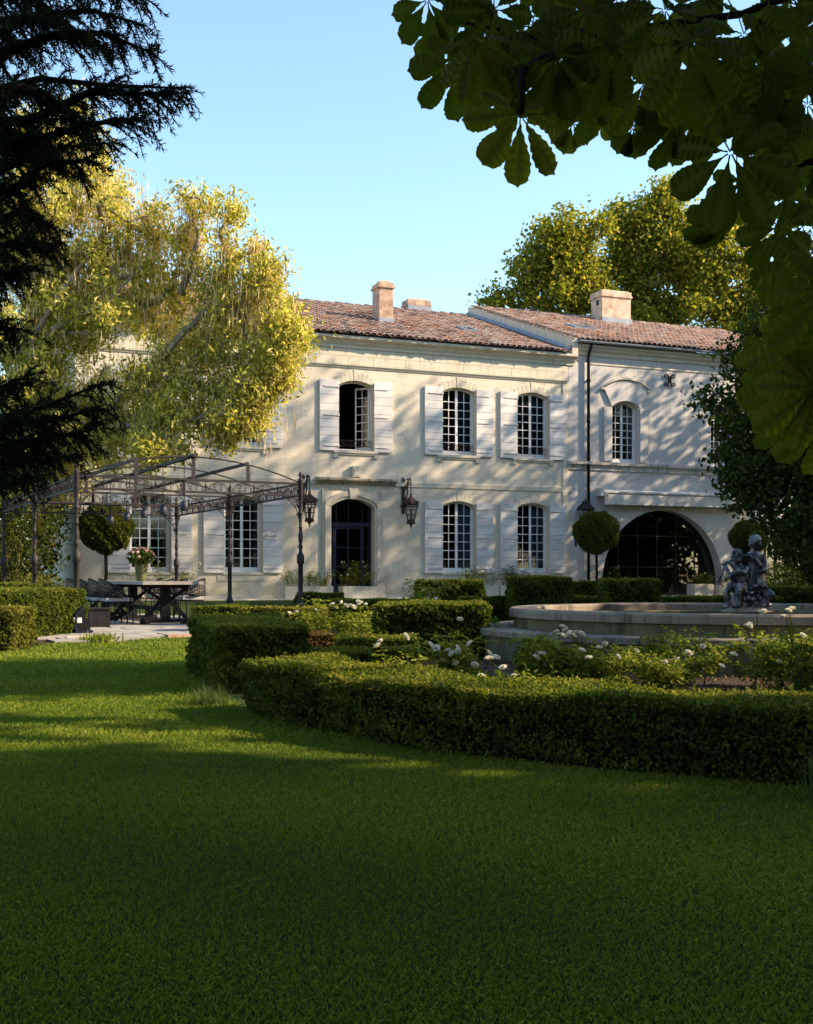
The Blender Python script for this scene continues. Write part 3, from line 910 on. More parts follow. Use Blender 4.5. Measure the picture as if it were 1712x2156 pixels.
for z in (7.6, 6.2, 4.95, 3.4, 1.9): m.lathe([(0.07, z - 0.04), (0.075, z), (0.07, z + 0.04)], 8, (8.5, -0.11, 0))
m.box(8.47, 8.53, -0.06, 0, 7.57, 7.62)
m.build('downpipe', M['pipe'], wing)
# ashlar blocks of the upper storey, joints left open between them
obst = [(9.06, 11.0, 4.8, 7.8), (13.5, 14.82, 4.8, 7.12), (8.42, 8.60, 0, 9)]
def blocks(ua, ub, za, zb, ch, cl):
    nr = int(round((zb - za) / ch)); ch = (zb - za) / nr
    for r in range(nr):
        z0, z1 = za + r * ch, za + (r + 1) * ch - 0.005
        u = ua - (cl * 0.5 if r % 2 else 0)
        while u < ub:
            l = cl * random.uniform(0.75, 1.25)
            segs = [(max(u, ua), min(u + l - 0.005, ub))]
            for o0, o1, q0, q1 in obst:
                if z1 > q0 and z0 < q1:
                    ns = []
                    for a, b in segs:
                        if b <= o0 or a >= o1: ns.append((a, b)); continue
                        if a < o0: ns.append((a, o0 - 0.006))
                        if b > o1: ns.append((o1 + 0.006, b))
                    segs = ns
            for a, b in segs:
                if b - a > 0.06:
                    link('stone_block', blk_me, wing, ((a + b) / 2, 0.005 + random.uniform(-0.002, 0.002), (z0 + z1) / 2), None, (b - a, 0.02, z1 - z0))
            u += l
_p = MB(); _p.box(-0.5, 0.5, -0.5, 0.5, -0.5, 0.5); blk_me = _p.mesh('stone_block', M['ashlar'])
blocks(8.60, 14.95, 4.87, 8.15, 0.30, 0.66)
blocks(15.0, 19.6, 4.87, 8.15, 0.41, 1.2)
blocks(8.60, 19.6, 8.23, 8.43, 0.2, 0.8)
blocks(7.78, 8.42, 4.87, 8.43, 0.42, 0.9)
# arch band: slightly raised stones round the opening
n = 17
a = arch_pts(9.1, 14.1, 0.75, 3.252, n); b = arch_pts(8.8, 14.4, 0.75, 3.56, n)
for i in range(n):
    m = MB(); f = 0.004
    m.strip([(b[i][0] * (1 - f) + b[i + 1][0] * f, b[i][1]), (b[i + 1][0], b[i + 1][1])], [a[i], a[i + 1]], -0.014 - 0.004 * (i % 2), 0.05)
    fixnormals(m.build('arch_stone', M['render_wing'], wing))
# glazing of the arch: slim dark frame, panes behind
V = 0.38
m = MB()
a = arch_pts(9.06, 14.14, 0.75, 3.29, 28); b = arch_pts(9.2, 14.0, 0.75, 3.15, 28)
m.strip(a, b, V, V + 0.06)
m.box(9.06, 9.2, V, V + 0.06, 0.25, 0.75); m.box(14.0, 14.14, V, V + 0.06, 0.25, 0.75)
cols = [9.2, 10.0, 10.8, 11.6, 12.4, 13.2, 14.0]
for u in cols[1:-1]:
    zt = 0.75 + math.sqrt(max(0, 2.4 ** 2 - (u - 11.6) ** 2))
    m.box(u - 0.016, u + 0.016, V + 0.005, V + 0.055, 0.25, zt + 0.03)
for z in (0.32, 1.25, 2.35):
    hw_ = math.sqrt(2.4 ** 2 - max(0, z - 0.75) ** 2)
    m.box(11.6 - hw_, 11.6 + hw_, V + 0.008, V + 0.05, z - 0.014, z + 0.014)
gd = m.build('glazed_door', M['pipe'], wing)
rowz = [0.25, 1.25, 2.35, 3.25]
for i in range(6):
    for j in range(3):
        x0, x1, z0, z1 = cols[i], cols[i + 1], rowz[j], rowz[j + 1]
        poly = []
        for k in range(9):
            u = x0 + (x1 - x0) * k / 8
            zt = 0.75 + math.sqrt(max(0, 2.45 ** 2 - (u - 11.6) ** 2)) if abs(u - 11.6) < 2.45 else 0.8
            poly.append((u, min(z1, zt)))
        if max(p[1] for p in poly) <= z0 + 0.05: continue
        p = MB()
        top = [(u, max(z0 + 0.001, z)) for u, z in poly]
        p.strip(top, [(u, z0) for u, z in poly], V + 0.026, V + 0.032)
        p.build('pane', M['glass'], gd)
# second glazed opening, mostly behind the trees
m = MB()
for u in np.linspace(15.9, 18.6, 7): m.box(u - 0.03, u + 0.03, V, V + 0.06, 0.25, 2.9)
for z in (0.3, 1.2, 2.2): m.box(15.9, 18.6, V + 0.005, V + 0.05, z - 0.025, z + 0.025)
g2 = m.build('glazed_door', M['pipe'], wing)
for u in np.linspace(15.9, 18.6, 7)[:-1]:
    link('pane', pane_me, g2, (u + 0.225, V + 0.03, 1.55), None, (0.45, 0.006, 2.7))
# awning case and valance
m = MB()
m.extr([(-0.02, 3.74), (-0.30, 3.74), (-0.36, 3.78), (-0.36, 3.83), (-0.02, 3.92)], 8.95, 15.4)
aw = fixnormals(m.build('awning', M['paint'], wing))
m = MB(); n = 120
ut = [8.98 + (15.38 - 8.98) * i / n for i in range(n + 1)]
tp = [(u, -0.33 + 0.012 * math.sin(u * 9), 3.735) for u in ut]
bt = [(u, -0.35 + 0.02 * math.sin(u * 5), 3.40 - 0.035 * abs(math.sin(u * pi / 0.27))) for u in ut]
m.add(tp + bt, [(i, i + 1, n + 2 + i, n + 1 + i) for i in range(n)], True)
m.build('valance', M['canvas'], aw)
m = MB(); m.box(8.86, 8.97, -0.34, -0.02, 3.66, 3.93); m.box(9.04, 9.1, -0.42, -0.36, 3.62, 3.76); m.build('bracket', M['paint'], aw)
# kerb along the house front
k = MB(); k.box(-8.4, 8.6, -1.25, -1.05, 0.0, 0.26); k.box(-8.4, 19.0, -1.05, -0.07, 0.0, 0.23)
tag(k.build('terrace_kerb', M['stone'], None, HO, (0, 0, HROT)), kind='structure')
# ------------------------------------------------------------ leaf materials
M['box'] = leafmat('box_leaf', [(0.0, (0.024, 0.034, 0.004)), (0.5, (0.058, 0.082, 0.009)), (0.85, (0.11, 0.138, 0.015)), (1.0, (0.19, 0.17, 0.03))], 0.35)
M['box_lit_yellow'] = leafmat('box_lit_yellow_leaf', [(0.0, (0.05, 0.06, 0.010)), (0.6, (0.13, 0.13, 0.02)), (1.0, (0.22, 0.18, 0.04))], 0.35)  # paler, yellower box leaf; sunlight put into the colour of the sunlit hedges
M['barberry'] = leafmat('reddish_leaf', [(0.0, (0.05, 0.03, 0.012)), (0.6, (0.13, 0.06, 0.025)), (1.0, (0.10, 0.10, 0.03))], 0.3)
M['core_black'] = pmat('hedge_core_black', (0.005, 0.006, 0.003), (0.011, 0.010, 0.006), 12, 1.0, spec=0.0)  # near-black core colour, imitating the shade between the leaves
M['bark'] = pmat('bark', (0.06, 0.045, 0.03), (0.15, 0.11, 0.075), 9, 0.95, 0.6, 30, vscale=(1, 1, 0.3))
M['bark_dark'] = pmat('cedar_bark', (0.010, 0.008, 0.006), (0.022, 0.017, 0.012), 9, 1.0, 0.5, 30, spec=0.05)
M['bark_pale'] = pmat('pale_bark', (0.16, 0.12, 0.085), (0.32, 0.25, 0.18), 6, 0.95, 0.5, 30, vscale=(1, 1, 0.4))
M['golden'] = leafmat('wingnut_leaf', [(0.0, (0.15, 0.15, 0.025)), (0.35, (0.33, 0.33, 0.06)), (0.7, (0.55, 0.49, 0.13)), (1.0, (0.72, 0.57, 0.25))], 0.5)
M['catkin'] = leafmat('catkin', [(0.0, (0.52, 0.37, 0.25)), (1.0, (0.78, 0.62, 0.46))], 0.4)
M['plane'] = leafmat('plane_leaf', [(0.0, (0.09, 0.11, 0.015)), (0.5, (0.19, 0.20, 0.025)), (0.85, (0.30, 0.27, 0.035)), (1.0, (0.40, 0.28, 0.05))], 0.5)
M['dark_leaf'] = leafmat('dark_leaf', [(0.0, (0.018, 0.032, 0.006)), (0.6, (0.045, 0.07, 0.011)), (1.0, (0.085, 0.11, 0.018))], 0.35)
M['shrub'] = leafmat('shrub_leaf', [(0.0, (0.02, 0.034, 0.007)), (0.6, (0.055, 0.075, 0.012)), (1.0, (0.14, 0.13, 0.022))], 0.3)
M['needle'] = leafmat('needle', [(0.0, (0.008, 0.015, 0.006)), (0.7, (0.014, 0.024, 0.008)), (1.0, (0.03, 0.04, 0.012))], 0.1)
M['chest'] = None
M['rose_leaf'] = leafmat('rose_leaf', [(0.0, (0.08, 0.11, 0.012)), (0.6, (0.19, 0.22, 0.022)), (1.0, (0.30, 0.28, 0.04))], 0.45)
M['grass'] = leafmat('grass_blade', [(0.0, (0.055, 0.09, 0.009)), (0.5, (0.135, 0.185, 0.02)), (0.85, (0.20, 0.225, 0.032)), (1.0, (0.32, 0.26, 0.09))], 0.35)
M['blue_grass'] = leafmat('sedge_blade', [(0.0, (0.04, 0.065, 0.018)), (1.0, (0.10, 0.14, 0.045))], 0.3)
M['petal'] = leafmat('white_petal', [(0.0, (0.72, 0.66, 0.50)), (1.0, (0.84, 0.82, 0.72))], 0.3, tcol=(1, 1, 1))
M['pink_petal'] = leafmat('pink_petal', [(0.0, (0.55, 0.28, 0.32)), (0.6, (0.72, 0.45, 0.45)), (1.0, (0.85, 0.7, 0.66))], 0.3, tcol=(1, 1, 1))
M['dead_leaf'] = leafmat('dead_leaf', [(0.0, (0.10, 0.05, 0.02)), (0.6, (0.22, 0.11, 0.05)), (1.0, (0.30, 0.20, 0.11))], 0.1)
M['soil'] = pmat('soil', (0.022, 0.012, 0.005), (0.075, 0.043, 0.02), 14, 0.95, 1.0, 40, bdist=0.03)

def seg_len(poly):
    return [math.hypot(poly[(i + 1) % len(poly)][0] - poly[i][0], poly[(i + 1) % len(poly)][1] - poly[i][1]) for i in range(len(poly))]

def in_poly(px, py, poly):
    ins = np.zeros(len(px), bool)
    n = len(poly)
    for i in range(n):
        x0, y0 = poly[i][:2]; x1, y1 = poly[(i + 1) % n][:2]
        if y0 == y1: continue
        c = ((y0 > py) != (y1 > py)) & (px < (x1 - x0) * (py - y0) / (y1 - y0) + x0)
        ins ^= c
    return ins

def area(poly):
    return sum(poly[i][0] * poly[(i + 1) % len(poly)][1] - poly[(i + 1) % len(poly)][0] * poly[i][1] for i in range(len(poly))) / 2

def hedge(poly, h, label, leaf=0.024, dens=2600, mat='box', z0=0.0, thin=0.0, top_mat=True, name='clipped_hedge', cat='hedge', group='clipped box hedges of the garden', lump=0.02):
    """Clipped hedge on the ground plan poly: leaf blades over sides and top, a solid near-black core for the inner shade."""
    if area(poly) < 0: poly = poly[::-1]
    c = np.mean(np.array(poly), axis=0)
    gz = z0 if z0 else ground_z(c[0], c[1])
    o = thing(name, label, cat, (c[0], c[1], gz), 0, group)
    leaf *= 1.5; dens *= 1.4
    P, N, T = [], [], []
    ls = seg_len(poly)
    for i, L in enumerate(ls):
        a = np.array(poly[i]); b = np.array(poly[(i + 1) % len(poly)])
        n = int(L * h * dens)
        t = rng.random(n); z = rng.random(n)
        if thin > 0:
            keep = rng.random(n) > thin * np.clip(1.2 - z * 1.5, 0, 1)
            t, z = t[keep], z[keep]
        xy = a + (b - a) * t[:, None]
        nn = np.array([(b - a)[1], -(b - a)[0]]) / max(L, 1e-6)
        ins = rng.random(len(t)) ** 2 * 0.07
        w = lump * 1.35 * (np.sin(xy[:, 0] * 9 + z * 7) + np.sin(xy[:, 1] * 11 - z * 13) + np.sin((xy[:, 0] + xy[:, 1]) * 23 + z * 29) * 0.6)
        rnd = np.clip((z * h - (h - 0.05)) / 0.05, 0, 1) ** 2 * 0.035
        xy = xy + nn * (w - ins - rnd)[:, None]
        P.append(np.column_stack([xy - c, z * h])); N.append(np.tile([nn[0], nn[1], 0.35], (len(t), 1)))
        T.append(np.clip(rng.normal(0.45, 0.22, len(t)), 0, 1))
    x0, y0 = np.min(np.array(poly), 0); x1, y1 = np.max(np.array(poly), 0)
    n = int((x1 - x0) * (y1 - y0) * dens * 1.25)
    xy = np.column_stack([rng.uniform(x0, x1, n), rng.uniform(y0, y1, n)])
    xy = xy[in_poly(xy[:, 0], xy[:, 1], poly)]
    zt = h + lump * 0.5 * (np.sin(xy[:, 0] * 8) + np.sin(xy[:, 1] * 7 + 1)) - rng.random(len(xy)) ** 2 * 0.05 + np.abs(rng.normal(0, 0.006, len(xy)))
    P.append(np.column_stack([xy - c, zt])); N.append(np.tile([0, 0, 1.0], (len(xy), 1)))
    T.append(np.clip(rng.normal(0.8, 0.2, len(xy)), 0, 1))  # top tinted lighter: young shoots, pushed further to imitate sky light
    P = np.concatenate(P); N = np.concatenate(N); T = np.concatenate(T)
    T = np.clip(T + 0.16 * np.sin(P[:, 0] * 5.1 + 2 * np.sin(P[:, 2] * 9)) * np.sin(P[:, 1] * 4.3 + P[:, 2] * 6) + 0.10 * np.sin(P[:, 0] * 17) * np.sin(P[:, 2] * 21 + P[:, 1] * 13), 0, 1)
    P = P + rng.normal(size=P.shape) * (0.012 * (rng.random((len(P), 1)) < 0.12))
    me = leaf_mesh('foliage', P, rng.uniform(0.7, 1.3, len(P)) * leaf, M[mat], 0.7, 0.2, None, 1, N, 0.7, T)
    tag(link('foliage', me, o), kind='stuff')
    core = [((p[0] - c[0]), (p[1] - c[1])) for p in poly]
    k = MB()
    inset = 0.1
    q = []
    nP = len(core)
    for i in range(nP):
        a, b, d = Vector(core[i - 1]), Vector(core[i]), Vector(core[(i + 1) % nP])
        e1 = (b - a).normalized(); e2 = (d - b).normalized()
        n1 = Vector((-e1.y, e1.x)); n2 = Vector((-e2.y, e2.x))
        bis = (n1 + n2); bis = bis.normalized() if bis.length > 1e-6 else n1
        k_ = inset / max(0.35, bis.dot(n1))
        p = b + bis * k_; q.append((p.x, p.y))
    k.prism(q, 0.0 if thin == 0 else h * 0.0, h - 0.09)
    k.build('twigs', M['core_black'], o)  # solid dark core standing in for shade inside the hedge
    return o

def rect(x0, x1, y0, y1, skew=0.0):
    return [(x0, y0), (x1, y0 + skew), (x1, y1 + skew), (x0, y1)]

def ribbon(path, w):
    """Ground plan of a strip of width w lying behind (to the left of travel) a front edge."""
    P = [Vector(p) for p in path]
    out = []
    for i, p in enumerate(P):
        t = (P[min(i + 1, len(P) - 1)] - P[max(i - 1, 0)]).normalized()
        out.append(p + Vector((-t.y, t.x)) * w)
    return [tuple(p) for p in P] + [tuple(p) for p in reversed(out)]

# the long low hedge along the lawn, its left end piece and the others, from near to far
H1 = [(-0.52, 6.95), (-0.06, 6.28), (0.34, 5.92), (0.75, 5.62), (1.2, 5.36), (1.75, 5.08), (2.4, 4.85), (3.2, 4.7)]
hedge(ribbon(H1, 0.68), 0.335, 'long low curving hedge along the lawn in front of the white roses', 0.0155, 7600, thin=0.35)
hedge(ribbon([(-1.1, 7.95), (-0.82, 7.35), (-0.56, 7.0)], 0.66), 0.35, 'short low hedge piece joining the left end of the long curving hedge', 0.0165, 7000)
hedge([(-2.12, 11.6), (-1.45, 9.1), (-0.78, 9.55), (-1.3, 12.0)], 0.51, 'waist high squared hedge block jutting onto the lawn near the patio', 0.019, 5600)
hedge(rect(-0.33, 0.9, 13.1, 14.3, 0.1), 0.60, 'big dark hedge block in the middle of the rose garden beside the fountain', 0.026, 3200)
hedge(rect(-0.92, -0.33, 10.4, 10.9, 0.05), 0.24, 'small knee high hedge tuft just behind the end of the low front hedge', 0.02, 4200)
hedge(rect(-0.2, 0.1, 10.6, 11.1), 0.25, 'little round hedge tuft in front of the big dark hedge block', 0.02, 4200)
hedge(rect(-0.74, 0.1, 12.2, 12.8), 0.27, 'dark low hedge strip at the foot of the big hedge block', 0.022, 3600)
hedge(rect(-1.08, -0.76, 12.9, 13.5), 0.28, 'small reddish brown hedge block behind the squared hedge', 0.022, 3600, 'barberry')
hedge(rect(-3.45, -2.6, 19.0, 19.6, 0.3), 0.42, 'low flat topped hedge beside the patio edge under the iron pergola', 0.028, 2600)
hedge(rect(-2.5, -1.28, 18.0, 18.7, 0.3), 0.42, 'sunlit orange tinted low hedge between patio and rose bushes', 0.028, 2600, 'box_lit_yellow')
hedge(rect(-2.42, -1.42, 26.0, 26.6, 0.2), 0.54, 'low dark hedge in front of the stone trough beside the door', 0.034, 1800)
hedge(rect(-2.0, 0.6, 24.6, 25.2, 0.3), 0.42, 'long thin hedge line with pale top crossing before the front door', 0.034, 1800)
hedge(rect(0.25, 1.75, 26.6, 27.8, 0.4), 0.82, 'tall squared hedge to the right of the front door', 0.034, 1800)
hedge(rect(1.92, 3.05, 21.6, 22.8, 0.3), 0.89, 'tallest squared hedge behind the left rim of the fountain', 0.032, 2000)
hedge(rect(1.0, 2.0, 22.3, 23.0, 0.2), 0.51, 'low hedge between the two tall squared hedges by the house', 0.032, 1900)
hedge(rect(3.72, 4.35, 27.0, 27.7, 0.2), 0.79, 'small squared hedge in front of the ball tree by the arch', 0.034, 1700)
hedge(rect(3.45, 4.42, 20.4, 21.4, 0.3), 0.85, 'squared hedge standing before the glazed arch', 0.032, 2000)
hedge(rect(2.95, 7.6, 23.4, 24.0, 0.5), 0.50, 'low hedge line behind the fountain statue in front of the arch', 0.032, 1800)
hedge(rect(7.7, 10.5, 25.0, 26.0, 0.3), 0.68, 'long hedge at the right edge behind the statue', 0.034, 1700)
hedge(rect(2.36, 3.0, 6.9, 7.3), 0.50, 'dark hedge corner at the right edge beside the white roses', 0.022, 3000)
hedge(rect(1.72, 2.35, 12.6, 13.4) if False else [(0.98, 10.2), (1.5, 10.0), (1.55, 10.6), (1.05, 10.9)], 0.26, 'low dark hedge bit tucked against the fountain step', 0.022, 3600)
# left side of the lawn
hedge(rect(-6.4, -4.72, 14.2, 15.0, 0.1), 0.53, 'sunlit pale hedge block at the left edge of the lawn', 0.026, 2800, 'box_lit_yellow')
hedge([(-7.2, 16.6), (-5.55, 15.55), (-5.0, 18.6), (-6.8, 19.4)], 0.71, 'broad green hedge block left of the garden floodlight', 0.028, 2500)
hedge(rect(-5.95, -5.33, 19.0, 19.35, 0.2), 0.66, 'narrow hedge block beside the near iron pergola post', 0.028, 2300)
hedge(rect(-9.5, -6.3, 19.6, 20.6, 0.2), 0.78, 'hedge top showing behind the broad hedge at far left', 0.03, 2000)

# ------------------------------------------------------------ trees
def limb(p0, p1, sag=0.0, n=7, wob=0.15):
    p0, p1 = Vector(p0), Vector(p1)
    L = (p1 - p0).length
    out = []
    w1 = Vector(rng.normal(size=3)) * wob * L * 0.25
    for i in range(n):
        t = i / (n - 1)
        p = p0.lerp(p1, t) + w1 * math.sin(pi * t) + Vector((0, 0, sag * L * math.sin(pi * t)))
        out.append(p)
    return out

def tufts(c, r, n, spread):
    """Points in loose tufts through an ellipsoid: tuft centres first, then blades round each."""
    d = unit(rng.normal(size=(n, 3))) * (rng.random((n, 1)) ** 0.42)
    return np.array(c) + d * np.array(r)

def tree(name, label, base, top, clusters, mat, leaf, per_m3, bark='bark', r0=0.28, group=None, cat='tree', blades=9, tuft=0.16, limbs=True, aspect=0.45, droop=0.0, extra=None, twigs=True):
    base = Vector(base)
    o = thing(name, label, cat, base, 0, group)
    b = np.array(base)
    w = MB()
    trunk = limb(Vector((0, 0, 0)), Vector(top) - base, 0, 8, 0.06)
    w.tube(trunk, [r0 * (1 - 0.6 * i / 7) for i in range(8)], 9)
    ps = []
    nodes = []
    cl = [(Vector(c) - base, c, np.array(r if hasattr(r, '__len__') else (r, r, r), float)) for c, r in clusters]
    hub = trunk[-2]
    order = sorted(range(len(cl)), key=lambda i: (cl[i][0] - hub).length)
    par = {}
    done = []
    for i in order:       # every clump hangs on the nearest clump further in, or on the trunk
        best, bd = None, 1e9
        for k in range(3, 8):
            d_ = (trunk[k] - cl[i][0]).length * 1.1
            if d_ < bd: best, bd = ('t', k), d_
        for j in done:
            d_ = (cl[j][0] - cl[i][0]).length * (1.0 if cl[j][0].z < cl[i][0].z + 0.5 else 1.5)
            if d_ < bd: best, bd = ('c', j), d_
        par[i] = best; done.append(i)
    cnt = {i: 1 for i in order}
    for i in reversed(order):
        if par[i][0] == 'c': cnt[par[i][1]] += cnt[i]
    for i in order:
        loc, c, r = cl[i]
        vol = 4.19 * r[0] * r[1] * r[2]
        nt = max(6, int(vol * per_m3 / blades))
        tc = tufts(c, r, nt, 1)
        if limbs:
            st = trunk[par[i][1]] if par[i][0] == 't' else cl[par[i][1]][0]
            r_a = min(r0 * 0.5, 0.022 + 0.014 * cnt[i] ** 0.75); r_b = min(r_a * 0.85, 0.016 + 0.012 * (cnt[i] - 1) ** 0.75)
            pth = limb(st, loc, 0.03, 6, 0.25)
            w.tube(pth, [r_a + (r_b - r_a) * k / 5 for k in range(6)], 6)
            if twigs:
                for q in range(min(10, max(2, nt // 26))):
                    e = Vector(tc[random.randrange(nt)]) - base
                    w.tube(limb(pth[random.choice((3, 4, 5))], e, 0.05, 5, 0.25), [0.016, 0.013, 0.01, 0.007, 0.004], 3)
        q = np.repeat(tc, blades, axis=0) + rng.normal(size=(nt * blades, 3)) * tuft * np.array([1, 1, 0.8])
        ps.append(q)
    w.build('trunk', M[bark], o)
    P = np.concatenate(ps) - b
    ax = None if droop == 0 else np.array([0, 0, -droop])
    me = leaf_mesh('crown', P, rng.uniform(0.65, 1.35, len(P)) * leaf, M[mat], aspect, 0.25, ax, 1.4)
    tag(link('crown', me, o), kind='stuff')
    return o

def pc(x, y, r, Y, ry=None):
    """Leaf clump round the picture point (x, y), r picture units wide, at the distance Y."""
    p = pt(x, y, Y); rr = r / F * Y
    return (tuple(p), (rr, (ry or rr), rr))

gold = [(60, 300, 85, 29), (150, 300, 75, 29), (30, 430, 90, 28), (140, 430, 95, 28), (225, 420, 55, 28), (230, 480, 70, 27.5), (310, 455, 38, 28), (330, 500, 42, 28), (318, 560, 60, 28),
        (398, 425, 22, 27.5), (403, 470, 38, 27.5), (392, 540, 48, 27.5), (440, 440, 16, 27.5), (487, 455, 17, 27), (478, 520, 30, 27), (480, 590, 34, 27), (540, 520, 15, 27), (548, 575, 20, 27),
        (578, 580, 26, 27), (540, 620, 40, 27), (585, 640, 22, 27), (500, 660, 46, 27), (560, 690, 38, 27), (605, 690, 24, 26.5), (628, 705, 18, 26.5), (595, 745, 30, 26.5), (545, 760, 42, 27),
        (440, 620, 50, 27.5), (380, 640, 60, 28), (300, 640, 70, 28), (220, 580, 80, 28), (120, 560, 95, 28), (40, 560, 85, 28.5), (90, 660, 90, 28), (190, 690, 80, 28), (40, 760, 90, 28),
        (440, 720, 55, 27.5), (370, 720, 45, 28), (480, 800, 48, 27), (430, 850, 45, 27), (500, 850, 35, 26.5), (480, 890, 28, 26.5), (550, 830, 26, 26.5), (610, 800, 16, 26.5), (380, 880, 40, 27), (320, 910, 48, 27),
        (260, 880, 60, 27.5), (190, 830, 70, 28), (110, 800, 80, 28), (120, 900, 80, 28), (40, 880, 80, 28), (355, 935, 30, 26.5), (300, 945, 26, 26.5), (220, 940, 50, 27), (60, 980, 70, 28), (140, 980, 55, 28), (300, 800, 36, 27.5), (350, 775, 32, 27.5), (405, 800, 42, 27.2), (325, 855, 42, 27.2), (535, 885, 28, 26.6), (570, 800, 26, 26.6), (600, 770, 24, 26.5), (450, 915, 26, 26.6),
        (395, 500, 24, 27.5), (410, 580, 26, 27.5), (488, 545, 22, 27), (472, 640, 28, 27), (548, 600, 20, 27), (582, 665, 22, 26.8)]
def plumes(lst):
    """Upright plumes: a thin core and small side tufts, gaps left between."""
    out = []
    for x, y, r, Y in lst:
        a = r / F * Y
        p = pt(x, y, Y)
        out.append((tuple(p), (a * 0.42, a * 0.6 + 0.1, a * (1.5 if r <= 30 else 0.75))))
        for i in range(max(2, int(r / (6.5 if y > 640 or x < 260 else 13)))):
            an = rng.uniform(0, 2 * pi); q = a * rng.uniform(0.45, 0.95)
            rr = rng.uniform(0.16, 0.34)
            out.append(((p.x + q * math.cos(an), p.y + rng.normal(0, a * 0.6 + 0.15), p.z + q * math.sin(an)), (rr, rr, rr * 1.35)))
    return out
gt = tree('wingnut_tree', 'golden sunlit wingnut tree hung with tan catkins, spreading over the pergola', (-11.8, 29.5, 0.0), (-10.6, 29, 7.5),
          plumes(gold), 'golden', 0.135, 1500, 'bark_pale', 0.17, blades=14, tuft=0.15, aspect=0.36, droop=0.6)
ck = []
for x, y, r, Y in gold:
    n = int(r * (5.0 if y < 800 else 2.2))
    p = np.array(pt(x, y, Y)); rr = r / F * Y
    q = p + rng.normal(size=(n, 3)) * rr * 0.55
    ck.append(q)
for x, y in ((330, 800), (300, 830), (350, 840), (320, 760), (290, 790), (520, 900), (560, 920), (530, 870), (590, 870), (440, 700), (270, 740), (290, 690)):
    ck.append(np.array(pt(x, y, 27)) + rng.normal(size=(26, 3)) * 0.35)
ck = np.concatenate(ck)
nl = len(ck)
hang = np.column_stack([rng.normal(0, 0.07, nl), rng.normal(0, 0.07, nl), -np.ones(nl)])
me = leaf_mesh('catkins', ck - np.array(gt.location), rng.uniform(0.2, 0.5, nl), M['catkin'], 0.045, 0, hang, 0.05)
tag(link('catkins', me, gt), kind='stuff')
# its long low bough with bare twigs at the end
m = MB()
bp = [pt(-60, 900, 28), pt(120, 890, 27.5), pt(300, 900, 27), pt(420, 880, 26.8), pt(500, 848, 26.5), pt(560, 838, 26.5), pt(612, 815, 26.5), pt(640, 780, 26.5)]
loc = gt.location
m.tube([p - loc for p in bp], [0.12, 0.1, 0.085, 0.07, 0.055, 0.04, 0.022, 0.006], 6)
for a, b in (((590, 825), (628, 838)), ((612, 815), (636, 812)), ((600, 800), (640, 762)), ((520, 900), (600, 905)), ((500, 860), (560, 930)), ((540, 880), (590, 915)), ((560, 840), (575, 780)), ((500, 848), (530, 760))):
    m.tube([p - loc for p in limb(pt(*a, 26.5), pt(*b, 26.4), -0.1, 6, 0.3)], [0.018, 0.015, 0.012, 0.009, 0.006, 0.003], 4)
for pts_ in ([(50, 800), (75, 700), (140, 600), (200, 520), (240, 430)], [(60, 760), (120, 690), (220, 640), (300, 560)], [(230, 890), (255, 830), (350, 800), (440, 780)], [(480, 850), (515, 730), (520, 620), (545, 540)], [(515, 850), (560, 760), (600, 700)], [(380, 620), (420, 500), (400, 430)]):
    q = [pt(x, y, 27.3) - loc for x, y in pts_]
    m.tube(q, [0.09 * (1 - 0.75 * i / (len(q) - 1)) for i in range(len(q))], 6)
m.build('bough', M['bark_pale'], gt)

# trees behind the house
plane_a = [(1180, 545, 75), (1130, 590, 55), (1075, 625, 45), (1035, 635, 26), (1190, 480, 42), (1230, 520, 48), (1240, 590, 60), (1160, 640, 50), (1110, 560, 40), (1260, 470, 25), (1215, 640, 60), (1150, 510, 40)]
plane_b = [(1350, 470, 70), (1400, 430, 50), (1380, 540, 85), (1320, 560, 65), (1440, 480, 55), (1310, 490, 42), (1360, 620, 70), (1440, 580, 75), (1300, 640, 50), (1420, 660, 60), (1340, 680, 45), (1300, 450, 26), (1400, 405, 20)]
plane_c = [(1520, 500, 55), (1560, 560, 60), (1500, 590, 70), (1570, 640, 55), (1500, 670, 60), (1590, 500, 35), (1480, 530, 45), (1620, 600, 50), (1570, 700, 50), (1640, 660, 60)]
def ragged(lst, Y, k=5, f=0.46):
    out = []
    for x, y, r in lst:
        out.append(pc(x, y, r * 0.62, Y, r * 0.8 / F * Y))
        for i in range(k):
            a = rng.uniform(0, 2 * pi); q = r * rng.uniform(0.55, 0.98)
            rr = r * f * rng.uniform(0.55, 1.15)
            out.append(pc(x + q * math.cos(a), y + q * math.sin(a) * 0.95, rr, Y + rng.normal(0, r / F * Y * 0.5), rr / F * Y))
    return out
tree('plane_tree', 'green plane tree behind the main roof, left of the two others', (11, 62, 0), (10.5, 62, 12), ragged(plane_a, 62), 'plane', 0.21, 190, 'bark', 0.4, 'plane trees behind the house', blades=11, tuft=0.32, aspect=0.8)
tree('plane_tree', 'tallest plane tree rising behind the wide wing chimney', (13, 66, 0), (13, 66, 13), ragged(plane_b, 64), 'plane', 0.21, 190, 'bark', 0.45, 'plane trees behind the house', blades=11, tuft=0.32, aspect=0.8)
tree('plane_tree', 'yellowish plane tree behind the right end of the wing roof', (17.5, 64, 0), (17.2, 64, 12), ragged(plane_c, 62), 'plane', 0.21, 190, 'bark', 0.4, 'plane trees behind the house', blades=11, tuft=0.32, aspect=0.8)

